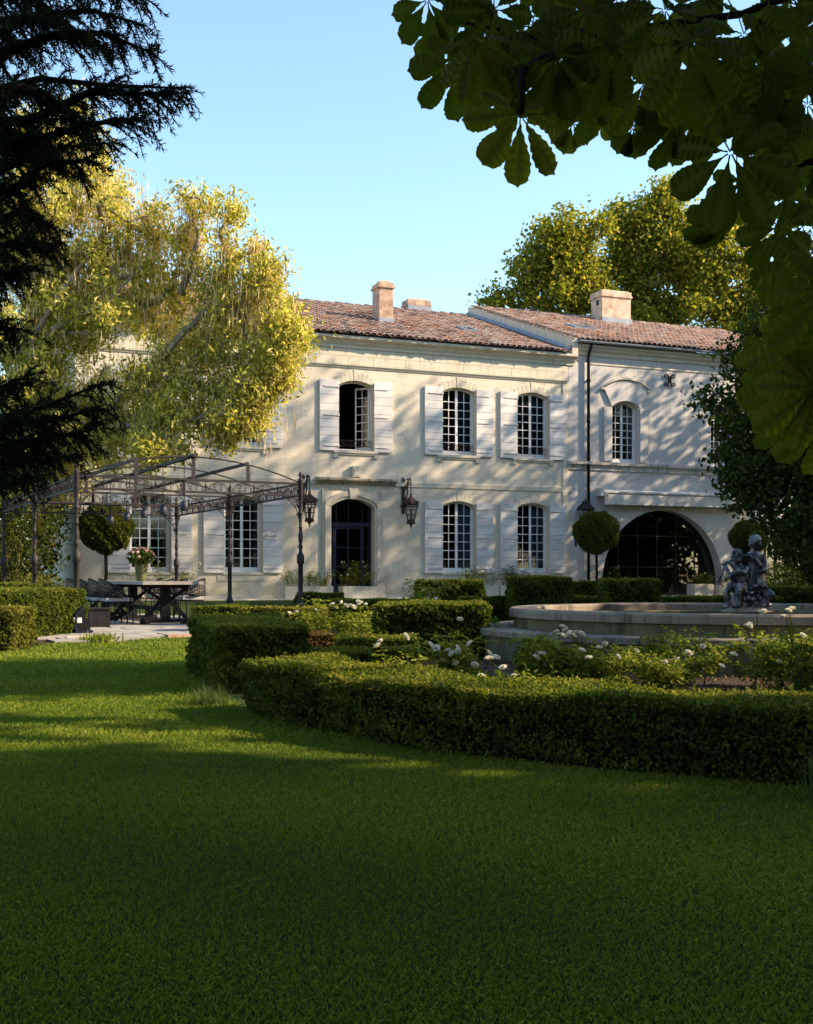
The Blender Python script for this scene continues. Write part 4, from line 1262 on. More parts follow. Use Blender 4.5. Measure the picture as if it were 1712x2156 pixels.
# tree in front of the wing at the right
rt = [(1500, 850, 38, 31), (1560, 770, 48, 31), (1610, 700, 60, 31), (1660, 600, 60, 31), (1690, 520, 40, 32), (1650, 760, 80, 31), (1600, 840, 75, 31), (1560, 900, 60, 30.5), (1540, 980, 50, 30.5), (1600, 960, 70, 30.5), (1660, 900, 80, 30), (1560, 1040, 42, 30),
      (1620, 1060, 60, 30), (1690, 1000, 70, 30), (1700, 800, 80, 31), (1700, 680, 60, 31), (1670, 1120, 60, 29.5), (1710, 1100, 60, 29.5), (1720, 900, 80, 30), (1590, 1010, 60, 30), (1780, 800, 110, 31), (1780, 1000, 110, 30), (1760, 640, 80, 32), (1640, 640, 35, 31), (1540, 745, 26, 31), (1480, 838, 20, 30.8)]
tree('lime_tree', 'dense dark green tree overhanging the right end of the wing', (12.6, 31.5, 0.1), (12.2, 31.5, 6.5), [pc(x, y, r, Y, r / F * Y * 1.15) for x, y, r, Y in rt], 'dark_leaf', 0.17, 420, 'bark', 0.3, blades=12, tuft=0.17, aspect=0.55, droop=0.35)
# dark growth under it and left of the house
def bush(label, c, r, mat, leaf, n, name='shrub', aspect=0.3, droop=0.0, group=None, cat='shrub'):
    o = thing(name, label, cat, (c[0], c[1], ground_z(c[0], c[1])), 0, group)
    z0 = o.location.z
    d = unit(rng.normal(size=(n // 8, 3))) * (rng.random((n // 8, 1)) ** 0.33) * np.array(r)
    d = d[d[:, 2] + c[2] - z0 > 0.05]
    P = np.repeat(d, 8, axis=0) + rng.normal(size=(len(d) * 8, 3)) * leaf * 0.9 + np.array([0, 0, c[2] - z0])
    ax = None if droop == 0 else np.array([0, 0, -droop])
    me = leaf_mesh('foliage', P, rng.uniform(0.6, 1.4, len(P)) * leaf, M[mat], aspect, 0.2, ax, 1.3)
    tag(link('foliage', me, o), kind='stuff')
    m = MB()
    for i in range(9):
        e = Vector(d[random.randrange(len(d))]) + Vector((0, 0, c[2] - z0))
        m.tube(limb((random.uniform(-.2, .2), random.uniform(-.2, .2), 0), e, 0.05, 6, 0.2), [0.03, 0.026, 0.02, 0.015, 0.01, 0.005], 4)
    m.build('stems', M['bark'], o)
    return o
bush('dark bamboo thicket filling the space behind the left pergola post', (-10.5, 31.6, 1.9), (1.35, 1.2, 2.1), 'shrub', 0.2, 5200, 'bamboo', 0.14, 0.6, 'dark thickets left of the house', 'bamboo')
bush('dark bamboo thicket at the far left edge beyond the hedges', (-12.6, 30.5, 1.9), (1.5, 1.2, 2.2), 'shrub', 0.2, 5200, 'bamboo', 0.14, 0.6, 'dark thickets left of the house', 'bamboo')
bush('tall dark evergreen mass behind the bamboo at the left edge', (-13.0, 34.5, 3.2), (3.2, 1.6, 3.6), 'dark_leaf', 0.2, 9000, 'evergreen_shrub', 0.4, 0.2, None, 'shrub')
bush('wide dark laurel mass closing the gap between house and left edge', (-12.0, 33.2, 2.4), (2.5, 1.0, 2.9), 'dark_leaf', 0.17, 14000, 'laurel_shrub', 0.45, 0.2, None, 'shrub')
bush('dark laurel at the far left behind the iron pergola', (-15.2, 32.0, 2.2), (2.4, 1.2, 2.8), 'dark_leaf', 0.17, 12000, 'laurel_shrub', 0.45, 0.2, None, 'shrub')
bush('yellowish low shrub in front of the bamboo behind the hedges', (-8.6, 27.6, 0.55), (0.7, 0.5, 0.45), 'box_lit_yellow', 0.06, 2400, 'low_shrub', 0.5, 0, None, 'shrub')
bush('dark shrub with yellow leaves at the right end of the wing', (13.6, 37.6, 1.7), (2.1, 0.8, 1.9), 'shrub', 0.15, 12000, 'evergreen_shrub', 0.5, 0, None, 'shrub')
bush('low dark bush beside the right ball tree', (11.2, 36.6, 0.7), (1.2, 0.5, 0.6), 'dark_leaf', 0.08, 2600, 'low_shrub', 0.5, 0, None, 'shrub')

# ---- cedar at the upper left, close to the camera
cd = thing('cedar_tree', 'near black cedar tree reaching in from the upper left with drooping needle sprays', 'tree', (-5.2, 6.5, 0))
co = Vector(cd.location)
m = MB(); m.tube([(0, 0, 0), (0.05, 0, 3), (0.02, 0.1, 6), (0, 0, 9)], [0.34, 0.27, 0.2, 0.1], 10); m.build('trunk', M['bark'], cd)
boughs = [[(-300, 170), (-50, 100), (60, 50), (150, 45)], [(-300, 30), (-60, -30), (90, 0), (180, 70), (230, 100)], [(-300, 300), (-50, 230), (60, 190), (150, 215), (200, 260)], [(-300, 360), (-60, 290), (50, 280), (130, 290)], [(-300, 120), (-60, 60), (100, 30), (210, 20), (300, 45)], [(-300, 200), (-60, 120), (120, 80), (240, 70), (335, 110)], [(-300, 260), (-40, 200), (110, 170), (240, 170), (395, 185)], [(-300, 330), (-40, 262), (80, 245), (200, 200), (300, 190), (385, 195)],
          [(-300, 400), (-60, 320), (90, 300), (220, 250), (320, 250)], [(-300, 460), (-60, 380), (70, 330), (180, 310), (280, 300)], [(-300, 520), (-60, 430), (60, 380), (140, 352), (225, 335)], [(-300, 600), (-60, 500), (40, 460), (80, 445), (150, 475)],
          [(-300, 640), (-60, 540), (30, 510), (70, 508), (140, 510)], [(-300, 60), (-60, 0), (100, -40), (220, -40), (310, -10)], [(-300, 0), (-60, -60), (60, -80), (200, -90), (280, -80)], [(-300, 700), (-80, 600), (-20, 570), (30, 570), (75, 570)],
          [(-300, 780), (-80, 700), (-10, 680), (40, 690)],
          [(-300, 960), (-60, 890), (50, 875), (150, 845), (262, 805)], [(-300, 1000), (-60, 920), (60, 895), (160, 876), (255, 855)], [(-300, 1010), (-60, 960), (60, 930), (150, 920), (235, 905)], [(-300, 1040), (-60, 990), (40, 970), (120, 960), (190, 960)], [(-300, 900), (-60, 840), (10, 820), (70, 800)],
          [(-300, 1060), (-60, 1030), (30, 1010), (100, 1000)]]
wood = MB(); NP, NA = [], []
for bi, bo in enumerate(boughs):
    Yb = 6.4 + 0.7 * math.sin(bi * 2.3)
    bo = [(x + random.uniform(-12, 12), y + random.uniform(-10, 10)) for x, y in bo[:-1]] + [bo[-1]]
    bo = [(x - (42 if y > 270 else 18) * max(0, min(1, (x + 60) / 200)), y) for x, y in bo]
    P = [pt(x, y, Yb) - co for x, y in bo]
    P = [P[0] + (Vector((0, 0, P[0].z)) - P[0]) * 0.9] + P
    # smooth
    Q = []
    for i in range(len(P) - 1):
        for k in range(5): Q.append(P[i].lerp(P[i + 1], k / 5))
    Q.append(P[-1])
    nQ = len(Q)
    wood.tube(Q, [0.045 * (1 - 0.88 * i / (nQ - 1)) for i in range(nQ)], 5)
    for i in range(nQ // 4, nQ):
        t = i / (nQ - 1)
        tan = (Q[min(i + 1, nQ - 1)] - Q[i - 1]).normalized()
        for k in range(6 if t < 0.7 else 4):
            L = (0.27 - 0.13 * t) * random.uniform(0.3, 1.3)
            side = Vector((0.4 * random.uniform(-1, 1), random.uniform(-1, 1), random.uniform(-1.25, 0.45)))
            d = (tan * random.uniform(0.2, 1.0) + side * 0.85).normalized()
            s = Q[i] + tan * random.uniform(-0.05, 0.05)
            mid = s + d * L * 0.5; e = s + d * L + Vector((0, 0, -L * 0.22))
            wood.tube([s, mid, e], [0.006, 0.004, 0.002], 3)
            nn = int(L * 300)
            tt = rng.random(nn)
            A = np.array(s)[None] * ((1 - tt) ** 2)[:, None] + np.array(mid)[None] * (2 * tt * (1 - tt))[:, None] + np.array(e)[None] * (tt ** 2)[:, None]
            ax = np.array(d)[None] * 0.75 + rng.normal(size=(nn, 3)) * 0.65
            ax = unit(ax)
            NP.append(A + ax * 0.016); NA.append(ax)
wood.build('bough', M['bark_dark'], cd)
NP = np.concatenate(NP); NA = np.concatenate(NA)
me = leaf_mesh('needles', NP, rng.uniform(0.026, 0.046, len(NP)), M['needle'], 0.17, 0.0, NA, 0.01)
tag(link('needles', me, cd), kind='stuff')

# ---- horse chestnut over the camera
def chest_mat():
    m, nt, b = newmat('chestnut_leaf')
    a = nt.nodes.new('ShaderNodeAttribute'); a.attribute_name = 'tint'
    oi = nt.nodes.new('ShaderNodeObjectInfo')
    c0 = ramp(nt, oi.outputs['Random'], [(0.0, (0.04, 0.054, 0.005)), (0.7, (0.085, 0.105, 0.009)), (1.0, (0.15, 0.145, 0.015))])
    c = mixc(nt, a.outputs['Fac'], c0, (0.065, 0.075, 0.018))
    n = noise(nt, 30, 5, 0.7, coords(nt))
    c = mixc(nt, ramp(nt, n.outputs[0], [(0.6, (0, 0, 0)), (0.75, (0.5, 0.5, 0.5))]), c, (0.05, 0.04, 0.012))
    nt.links.new(c, b.inputs['Base Color'])
    b.inputs['Roughness'].default_value = 0.6
    b.inputs['Specular IOR Level'].default_value = 0.08
    t = nt.nodes.new('ShaderNodeBsdfTranslucent')
    nt.links.new(mixc(nt, 1.0, c, (1.5, 1.6, 0.5), 'MULTIPLY'), t.inputs[0])
    mx = nt.nodes.new('ShaderNodeMixShader'); mx.inputs[0].default_value = 0.58
    nt.links.new(b.outputs[0], mx.inputs[1]); nt.links.new(t.outputs[0], mx.inputs[2])
    nt.links.new(mx.outputs[0], nt.nodes['Material Output'].inputs[0])
    return m
M['chest'] = chest_mat()
def leaflet(L, W, seed):
    """Obovate toothed leaflet along +x, ribs pleated; gives vertices, faces, rib tint."""
    rr = random.Random(seed)
    n = 25
    vs, tn, fs = [], [], []
    ph = rr.uniform(-0.03, 0.03)
    for i in range(n):
        t = i / (n - 1)
        w = W * (math.sin(pi / 2 * (t / 0.68)) ** 1.9 if t < 0.68 else math.sqrt(max(0.0, 1 - ((t - 0.68) / 0.32) ** 2.2)))
        if t > 0.93: w *= (1 - t) / 0.07 * 0.55 + 0.05
        rib = i % 3 == 0
        tooth = 1 + (0.03 if i % 2 else -0.025)
        x = t * L
        zc = -0.10 * L * t * t + ph * x
        for s in (-1, 1):
            ed = w * tooth
            vs.append((x + 0.30 * ed * (1 - t), s * ed, zc - 0.16 * ed + (0.0028 if rib else -0.002))); tn.append(0.10 if rib else 0.0)
            vs.append((x + 0.12 * ed * (1 - t), s * ed * 0.5, zc + 0.06 * ed + (0.0022 if rib else -0.0018))); tn.append(0.25 if rib else 0.0)
        vs.append((x, -0.0016 * (1 - t) - 0.0004, zc)); tn.append(1.0)
        vs.append((x, 0.0016 * (1 - t) + 0.0004, zc)); tn.append(1.0)
    for i in range(n - 1):
        a, b = i * 6, (i + 1) * 6
        fs += [(a, b, b + 1, a + 1), (a + 1, b + 1, b + 4, a + 4), (a + 4, b + 4, b + 5, a + 5), (a + 5, b + 5, b + 3, a + 3), (a + 3, b + 3, b + 2, a + 2)]
    return vs, fs, tn
def chest_leaf(seed, droop):
    rr = random.Random(seed)
    V_, F_, T_ = [], [], []
    for k in range(7):
        ang = R(-132 + 264 * k / 6 + rr.uniform(-6, 6))
        ln = (0.118, 0.15, 0.178, 0.19, 0.178, 0.15, 0.118)[k] * rr.uniform(0.93, 1.07)
        vs, fs, tn = leaflet(ln, ln * 0.225 * rr.uniform(0.9, 1.1), seed * 10 + k)
        Mx = Matrix.Rotation(ang, 4, 'Z') @ Matrix.Rotation(R(droop + rr.uniform(-7, 12)), 4, 'Y') @ Matrix.Rotation(R(rr.uniform(-14, 14)), 4, 'X') @ Matrix.Translation((0.006, 0, 0))
        n0 = len(V_)
        V_ += [tuple(Mx @ Vector(p)) for p in vs]; F_ += [tuple(i + n0 for i in f) for f in fs]; T_ += tn
    n0 = len(V_)
    q = MB(); q.tube([(0, 0, 0), (-0.05, 0, 0.012), (-0.13, 0.01, -0.01), (-0.2, 0.02, -0.06)], 0.002, 4)
    V_ += q.v; F_ += [tuple(i + n0 for i in f) for f in q.f]; T_ += [0.8] * len(q.v)
    me = bpy.data.meshes.new('leaf')
    me.from_pydata(V_, [], F_)
    a = me.attributes.new('tint', 'FLOAT', 'POINT'); a.data.foreach_set('value', T_)
    me.materials.append(M['chest']); me.update()
    return me
leaf_meshes = [chest_leaf(s, d) for s, d in ((1, 14), (2, 30), (3, 45), (4, 22), (5, 60), (6, 8))]
ch = thing('chestnut_tree', 'horse chestnut tree whose big hand shaped leaves hang across the upper right', 'tree', (5.6, 3.0, 0))
cho = Vector(ch.location)
def hang_leaf(x, y, Y, s=1.0, roll=0.0, tilt=0.0, k=None, yaw=0.0):
    """Leaf whose stalk meets the blades at (x, y); the middle leaflet points down the picture, rolled by roll degrees."""
    k = random.randrange(6) if k is None else k
    # local x (middle leaflet) -> down, local z (leaf face) -> towards the camera
    B = Matrix(((0, 1, 0), (0, 0, -1), (-1, 0, 0)))
    rot = Matrix.Rotation(R(yaw), 3, 'Z') @ Matrix.Rotation(R(tilt), 3, 'X') @ B @ Matrix.Rotation(R(roll), 3, 'Z')
    p = pt(x, y, Y) - cho
    o = link('leaf', leaf_meshes[k], ch, p, rot.to_euler(), (s, s, s))
    return o
main_leaves = [(1095, 240, 3.2, 1.0, 0, -15, 0), (994, 78, 3.3, 1.0, 25, -25, 1), (962, 122, 3.4, 0.95, 15, 10, 3), (1169, 112, 3.3, 1.0, -25, 0, 0), (1055, 148, 3.7, 0.95, 5, -30, 1), (1448, 86, 3.1, 1.1, 10, -10, 3),
               (1429, 252, 3.6, 0.9, -12, 20, 1), (1334, 268, 3.8, 0.95, 12, 25, 2), (1538, 320, 3.1, 1.15, 28, 0, 0), (1652, 275, 3.5, 1.0, 20, 15, 3), (1594, 198, 3.4, 1.0, 35, 0, 1), (1567, 72, 3.3, 1.0, 20, -10, 0),
               (1647, 476, 3.5, 1.0, 20, 20, 1), (1535, 470, 3.4, 0.95, 10, 30, 2), (1655, 414, 4.2, 0.85, 10, 10, 3), (1674, 152, 3.4, 1.0, 15, 0, 5), (1573, 386, 3.9, 0.9, 25, 20, 1), (1040, 20, 3.5, 1.0, 10, 10, 0),
               (1120, 55, 3.7, 1.0, -10, -5, 3), (900, 0, 3.5, 0.9, 10, 15, 1), (1250, 180, 3.5, 1.0, 12, 20, 1), (1290, 90, 3.3, 1.05, -8, 0, 3), (1360, 170, 3.6, 1.0, 8, 10, 0), (1500, 160, 3.4, 1.0, -12, 5, 5), (1400, 20, 3.4, 1.0, 15, 0, 1),
               (1480, 250, 3.7, 0.95, 18, 20, 3), (1612, 120, 3.6, 1.0, 5, 10, 1), (1690, 60, 3.3, 1.0, 12, 0, 0), (1700, 220, 3.7, 1.0, 0, 15, 3), (1700, 330, 3.9, 0.9, 25, 10, 1), (1240, 20, 3.6, 1.0, 0, 0, 5), (1205, 260, 4.0, 0.85, -15, 20, 2),
               (1030, 95, 4.0, 0.9, 30, 0, 0), (930, 60, 3.8, 0.9, 30, 10, 1), (1150, 175, 4.1, 0.85, 0, 20, 3), (1270, 225, 4.3, 0.85, 5, 30, 1), (1390, 225, 4.2, 0.9, 0, 25, 2), (1490, 200, 4.3, 1.0, 0, 10, 0),
               (1640, 330, 4.4, 0.9, 15, 10, 5), (1610, 260, 4.6, 0.9, 10, 20, 1), (1690, 400, 4.5, 0.8, 5, 10, 3),
               # the lower bough at the right edge
               (1708, 548, 3.0, 1.0, 15, 5, 0), (1712, 650, 3.2, 1.0, 25, 10, 1), (1735, 720, 3.0, 1.05, 15, 0, 3), (1668, 800, 3.2, 1.0, 25, 5, 0), (1720, 815, 3.0, 1.0, -5, 10, 5), (1730, 880, 3.1, 1.0, 10, 10, 1), (1684, 862, 3.4, 0.95, 8, 15, 3), (1745, 610, 2.9, 1.1, 0, 0, 0), (1755, 780, 3.0, 1.1, 10, 0, 3), (1640, 745, 3.6, 0.9, 20, 20, 1)]
for x, y, Y, s, ro, ti, k in main_leaves:
    hang_leaf(x, y, Y, s, ro + random.uniform(-6, 6), ti, k, random.uniform(-18, 18))
def low_edge(x):
    xs_ = [830, 870, 1000, 1100, 1200, 1300, 1400, 1500, 1600, 1700, 1760]
    ys_ = [-30, 60, 120, 190, 200, 210, 240, 300, 340, 400, 430]
    return float(np.interp(x, xs_, ys_))
cnt = 0
while cnt < 36:
    x = random.uniform(870, 1800); y = random.uniform(-160, 400)
    if y > low_edge(x) - 55: continue
    if x < 1230 and random.random() < 0.35: continue
    hang_leaf(x, y, random.uniform(3.6, 5.6), random.uniform(0.8, 1.1), random.gauss(8, 25), random.gauss(0, 28), None, random.gauss(0, 30))
    cnt += 1
m = MB()
m.tube([(0, 0, 0), (0.05, 0.02, 1.6), (-0.1, 0.1, 3.2), (-0.2, 0.2, 5.5), (0, 0.1, 9.5)], [0.36, 0.3, 0.27, 0.2, 0.08], 12)
m.build('trunk', M['bark'], ch)
m = MB()
for bl in ([(0.05 + cho.x, 3.1, 2.9), pt(1800, -60, 3.9), pt(1560, 30, 3.8), pt(1330, 60, 3.8), pt(1180, 90, 3.7), pt(1040, 60, 3.7), pt(940, 40, 3.6)],
           [(cho.x, 3.1, 2.6), pt(1850, 120, 3.8), pt(1700, 160, 3.7), pt(1560, 220, 3.6), pt(1440, 215, 3.7), pt(1300, 230, 3.9)],
           [(cho.x, 3.0, 2.3), pt(1840, 350, 3.8), pt(1700, 340, 3.8), pt(1600, 380, 3.7)],
           [(cho.x, 3.0, 2.0), pt(1900, 560, 3.2), pt(1760, 620, 3.2), pt(1712, 690, 3.2), pt(1680, 780, 3.2)],
           [pt(1240, 75, 3.7), pt(1150, 120, 3.5), pt(1100, 150, 3.3), pt(1096, 236, 3.2)]):
    q = [Vector(p) - cho for p in bl]
    n = len(q); r_ = 0.012 if n == 5 and abs(bl[0][1] - 3.7) < 0.01 else 0.05
    if r_ > 0.02: rr = [0.03, 0.016, 0.012, 0.010, 0.008, 0.006, 0.004][:n]
    else: rr = [0.003, 0.0025, 0.002, 0.0016, 0.0012]
    m.tube(q, rr, 6)
m.build('bough', M['bark_dark'], ch)

# ---- unseen crowns right of and behind the view, shaped for the shade they cast
def shade_tree(label, base, top_z, clumps, leaf=0.42, mat='dark_leaf', per=60, name='unseen_tree'):
    base = Vector(base)
    return tree(name, label, base, base + Vector((0.2, 0, top_z * 0.6)), clumps, mat, leaf, per, 'bark', 0.3, 'tall trees along the right side', blades=10, tuft=0.35, aspect=0.6, twigs=False)
SH = [
 # (x, y, z, rx, ry, rz)
 ('leafy upper crown standing over the right edge of the lawn', (9.5, 2.5, 0), 8, [(9.0, 1.5, 7.0, 3.0, 3.0, 3.2), (9.5, 3.5, 7.6, 2.6, 1.2, 2.8), (12.0, 2.6, 8.8, 3.0, 2.7, 3.9), (1.0, 0.6, 6.0, 3.4, 1.9, 1.1), (4.5, 1.4, 6.2, 2.4, 2.2, 1.3), (10.5, 5.9, 9.8, 2.4, 0.9, 2.8), (9.5, -2.5, 6.0, 3.5, 3.0, 4.0)]),
 ('broad tree beyond the right edge of the lawn', (14.5, 10.2, 0), 11, [(14.0, 9.2, 9.7, 2.6, 0.8, 2.2), (15.0, 10.5, 10.6, 2.8, 0.8, 3.2), (14.5, 9.0, 11.0, 2.6, 0.7, 2.6), (14.0, 7.5, 3.6, 2.6, 0.9, 3.6), (14.0, 12.0, 4.0, 2.6, 0.7, 3.8)]),
 ('broad tree right of the fountain', (15.0, 17.0, 0), 10, [(15.0, 14.9, 3.6, 2.8, 1.2, 3.8), (15.2, 17.6, 3.0, 3.2, 2.0, 3.6), (15.4, 21.4, 4.6, 3.2, 2.0, 5.2), (15.0, 13.4, 4.6, 2.6, 0.6, 4.0)]),
 ('tree closing the view right of the glazed arch', (20.0, 24.0, 0), 13, [(19.5, 23.6, 7.2, 3.2, 2.8, 7.0), (22.0, 28.0, 6.4, 3.4, 2.6, 6.0), (19.0, 20.6, 7.0, 3.0, 1.6, 6.6)]),
 ('broad dark tree standing behind the viewer', (-2.0, -9.0, 0), 13, [(-6.0, -8.0, 6.0, 4.0, 2.6, 5.6), (0.0, -9.5, 6.0, 4.0, 2.6, 5.8), (6.5, -8.5, 7.0, 4.0, 2.8, 6.6)]),  # added out of view to cut sky light on camera-facing sides
 ('unseen dense low shrub added to darken the window reflections', (9.6, 8.4, 0), 5, [(9.6, 8.2, 1.6, 1.6, 2.0, 1.9), (10.5, 11.6, 1.6, 1.6, 1.8, 1.9)]),  # added out of view so the window panes reflect dark leaves
 ('dense low tree at the end of the terrace', (26.0, 29.0, 0), 8, [(26.0, 31.0, 4.2, 3.2, 3.0, 4.6), (27.0, 26.5, 4.2, 3.2, 3.0, 4.8)]),
 ('tall thin leaved tree right of the wing', (20.5, 37.0, 0), 17, [(20.5, 37.0, 12.4, 2.2, 1.3, 6.2), (21.0, 38.9, 11.0, 2.2, 1.2, 6.0), (21.0, 40.8, 9.8, 2.2, 1.3, 6.2), (21.5, 42.4, 7.6, 2.2, 1.0, 5.4), (20.5, 38.0, 5.5, 2.4, 2.0, 3.0)]),
 ('tallest thin leaved tree far right of the garden', (20.0, 33.5, 0), 22, [(20.0, 32.6, 18.0, 2.2, 1.4, 6.4), (20.3, 35.0, 15.4, 2.2, 1.3, 6.4), (20.0, 34.0, 8.0, 2.6, 2.0, 4.5)]),
]
for lab, base, tz, cl in SH:
    thin = 'thin' in lab
    shade_tree(lab, base, tz, [((c[0], c[1], c[2]), (c[3], c[4], c[5])) for c in cl], 0.25 if thin else (0.62 if 'viewer' in lab else 0.42), 'dark_leaf', (36 if 'tallest' in lab else 50) if thin else (26 if 'viewer' in lab or 'terrace' in lab else 50))
# ------------------------------------------------------------ patio and flower bed
PO = Vector((-5.42, 19.5, 0)); PR = R(27)
def pw(x, y, z=0.0):
    return Vector((PO.x + x * math.cos(PR) - y * math.sin(PR), PO.y + x * math.sin(PR) + y * math.cos(PR), z))
M['flag'] = pmat('flagstone', (0.20, 0.185, 0.17), (0.33, 0.31, 0.285), 3.5, 0.85, 0.5, 24)
outl = [(-0.9, -1.2), (-0.6, -3.3), (0.2, -3.1), (1.3, -2.0), (2.4, -1.1), (3.3, 0.2), (3.3, 7.8), (-1.0, 7.8)]
m = MB(); m.prism([pw(*p)[:2] for p in outl], 0.004, 0.018)
pat = tag(m.build('patio', pmat('patio_joint', (0.16, 0.14, 0.11), (0.26, 0.23, 0.19), 8, 0.95)), kind='structure')
px_, py_ = np.array([p[0] for p in outl]), np.array([p[1] for p in outl])
r = 0
y = -3.4
while y < 7.8:
    dy = random.uniform(0.42, 0.66)
    x = -1.1 + random.uniform(0, 0.4)
    while x < 3.4:
        dx = random.uniform(0.45, 0.95)
        cx, cy = x + dx / 2, y + dy / 2
        if in_poly(np.array([cx]), np.array([cy]), outl)[0]:
            j = lambda: random.uniform(-0.025, 0.025)
            q = [(x + 0.012 + j(), y + 0.012 + j()), (x + dx - 0.012 + j(), y + 0.012 + j()), (x + dx - 0.012 + j(), y + dy - 0.012 + j()), (x + 0.012 + j(), y + dy - 0.012 + j())]
            s = MB(); s.prism([pw(*p)[:2] for p in q], 0.006, 0.034 + random.uniform(0, 0.008))
            s.build('paving_stone', M['flag'], pat)
        x += dx
    y += dy
bed = [(-1.15, 8.7), (-0.55, 7.1), (0.2, 6.2), (1.1, 5.6), (2.4, 5.2), (4.2, 5.1), (8.0, 9.0), (8.5, 16), (5.0, 19.5), (0.0, 18.2), (-1.9, 16.5), (-1.0, 13), (-1.2, 10.5)]
m = MB(); m.add([(x, y, 0.006) for x, y in bed], [tuple(range(len(bed)))])
tag(m.build('flower_bed', M['soil']), kind='structure')
m = MB(); lb = [at(0, 1378), at(60, 1372), at(200, 1345), at(215, 1332), at(120, 1326), at(20, 1340)]
m.add([(p.x - 0.2, p.y, 0.006) for p in lb], [tuple(range(len(lb)))])
tag(m.build('flower_bed', M['soil']), kind='structure')
n = 4200
xy = np.column_stack([rng.uniform(-1.2, 6, n), rng.uniform(5.2, 13, n)])
xy = xy[in_poly(xy[:, 0], xy[:, 1], bed)]
me = leaf_mesh('fallen_leaves', np.column_stack([xy, rng.uniform(0.012, 0.03, len(xy))]), rng.uniform(0.02, 0.07, len(xy)), M['dead_leaf'], 0.5, 0.4, None, 1, np.array([0, 0, 1.0]), 0.35)
tag(link('fallen_leaves', me), kind='stuff')

# ------------------------------------------------------------ lawn grass
def grass():
    H1p = [(-3, 16.5), (-1.9, 14.0), (-1.35, 11.8), (-2.2, 11.5), (-1.5, 9.05), (-1.12, 7.95), (-0.82, 7.3), (-0.52, 6.9), (-0.06, 6.2), (0.75, 5.55), (1.75, 5.0), (3.3, 4.6)]
    hx = np.array([p[1] for p in H1p])[::-1]; hv = np.array([p[0] for p in H1p])[::-1]
    VV, TT = [], []
    for y0, y1, dens, wb, hb in ((2.1, 3.2, 30000, 0.0012, 0.015), (3.2, 4.6, 21000, 0.0015, 0.016), (4.6, 6.6, 12000, 0.0022, 0.019), (6.6, 9.5, 4600, 0.0042, 0.026), (9.5, 13.5, 2000, 0.008, 0.034), (13.5, 18.5, 700, 0.015, 0.036)):
        n = int(dens * (y1 - y0) * 0.72 * y1)
        y = rng.uniform(y0, y1, n); x = (rng.random(n) - 0.5) * 0.74 * y + 0.0
        lim = np.interp(y, hx, hv)
        k = x < lim + 0.12 * rng.random(n)
        k &= ~((y > 15.5) & in_poly(x, y, [tuple(pw(*p)[:2]) for p in outl]))
        k &= ~in_poly(x, y, [(p.x - 0.2, p.y) for p in lb])
        x, y = x[k], y[k]; n = len(x)
        patch = 0.35 * np.sin(x * 0.9 + 2 * np.sin(y * 0.6)) * np.sin(y * 1.3) + 0.5 + 0.25 * np.sin(x * 2.1 + 1.3 * np.sin(y * 1.7)) + 0.25 * np.sin(y * 3.3 + 2 * np.sin(x * 1.1))
        a = rng.uniform(0, 2 * pi, n); lean = rng.uniform(0.1, 0.85, n)
        h = hb * rng.uniform(0.5, 1.25, n) * (0.85 + 0.3 * patch)
        d = np.column_stack([np.cos(a), np.sin(a), np.zeros(n)])
        s = np.column_stack([-np.sin(a + rng.normal(0, 0.8, n)), np.cos(a), np.zeros(n)])
        w = wb * rng.uniform(0.6, 1.3, n)
        base = np.column_stack([x, y, np.full(n, 0.0)])
        V = np.empty((n, 4, 3))
        V[:, 0] = base - s * w[:, None] / 2
        V[:, 1] = base + s * w[:, None] / 2
        V[:, 2] = base + d * (h * lean)[:, None] * 0.45 + np.array([0, 0, 1]) * (h * 0.62)[:, None] + s * w[:, None] * 0.4
        V[:, 3] = base + d * (h * lean * 1.25)[:, None] + np.array([0, 0, 1]) * (h * (1.05 - 0.4 * lean))[:, None]
        VV.append(V.reshape(-1, 3)); TT.append(np.repeat(np.clip(rng.normal(0.3 + 0.3 * patch, 0.2, n), 0, 1), 4))
    V = np.concatenate(VV); T = np.concatenate(TT)
    tag(link('grass', raw_mesh('grass', V, 4, np.arange(len(V)), M['grass'], T)), kind='stuff')
grass()
def tuft(name, label, cat, p, n, h, mat, spread=0.06, lean=0.6, w=0.006, group=None):
    o = thing(name, label, cat, p, 0, group)
    a = rng.uniform(0, 2 * pi, n); q = rng.normal(size=(n, 2)) * spread
    hh = h * rng.uniform(0.6, 1.15, n); le = rng.uniform(0.1, lean, n)
    V = np.empty((n, 2, 4, 3))
    d = np.column_stack([np.cos(a), np.sin(a)])
    s = np.column_stack([-d[:, 1], d[:, 0]]) * w / 2
    def P(t): return np.column_stack([q + d * (hh * le * t ** 2)[:, None], hh * t * (1 - 0.35 * le * t)])
    for j, (t0, t1) in enumerate(((0, 0.55), (0.55, 1.0))):
        w0, w1 = (1, 0.8) if j == 0 else (0.8, 0.05)
        A, B = P(t0), P(t1)
        V[:, j, 0] = A - np.column_stack([s * w0, np.zeros(n)]); V[:, j, 1] = A + np.column_stack([s * w0, np.zeros(n)])
        V[:, j, 2] = B + np.column_stack([s * w1, np.zeros(n)]); V[:, j, 3] = B - np.column_stack([s * w1, np.zeros(n)])
    me = raw_mesh('blades', V.reshape(-1, 3), 4, np.arange(n * 8), M[mat], np.repeat(rng.random(n), 8))
    tag(link('blades', me, o), kind='stuff')
    return o
tuft('grass_tuft', 'pale bluish grass tuft at the foot of the squared hedge block', 'grass', at(440, 1486), 260, 0.17, 'blue_grass', 0.07, 0.9, 0.004)
tuft('weed_tuft', 'yellow green weed growing out of the patio corner near the floodlight', 'plant', at(212, 1352), 240, 0.16, 'rose_leaf', 0.12, 1.4, 0.02)
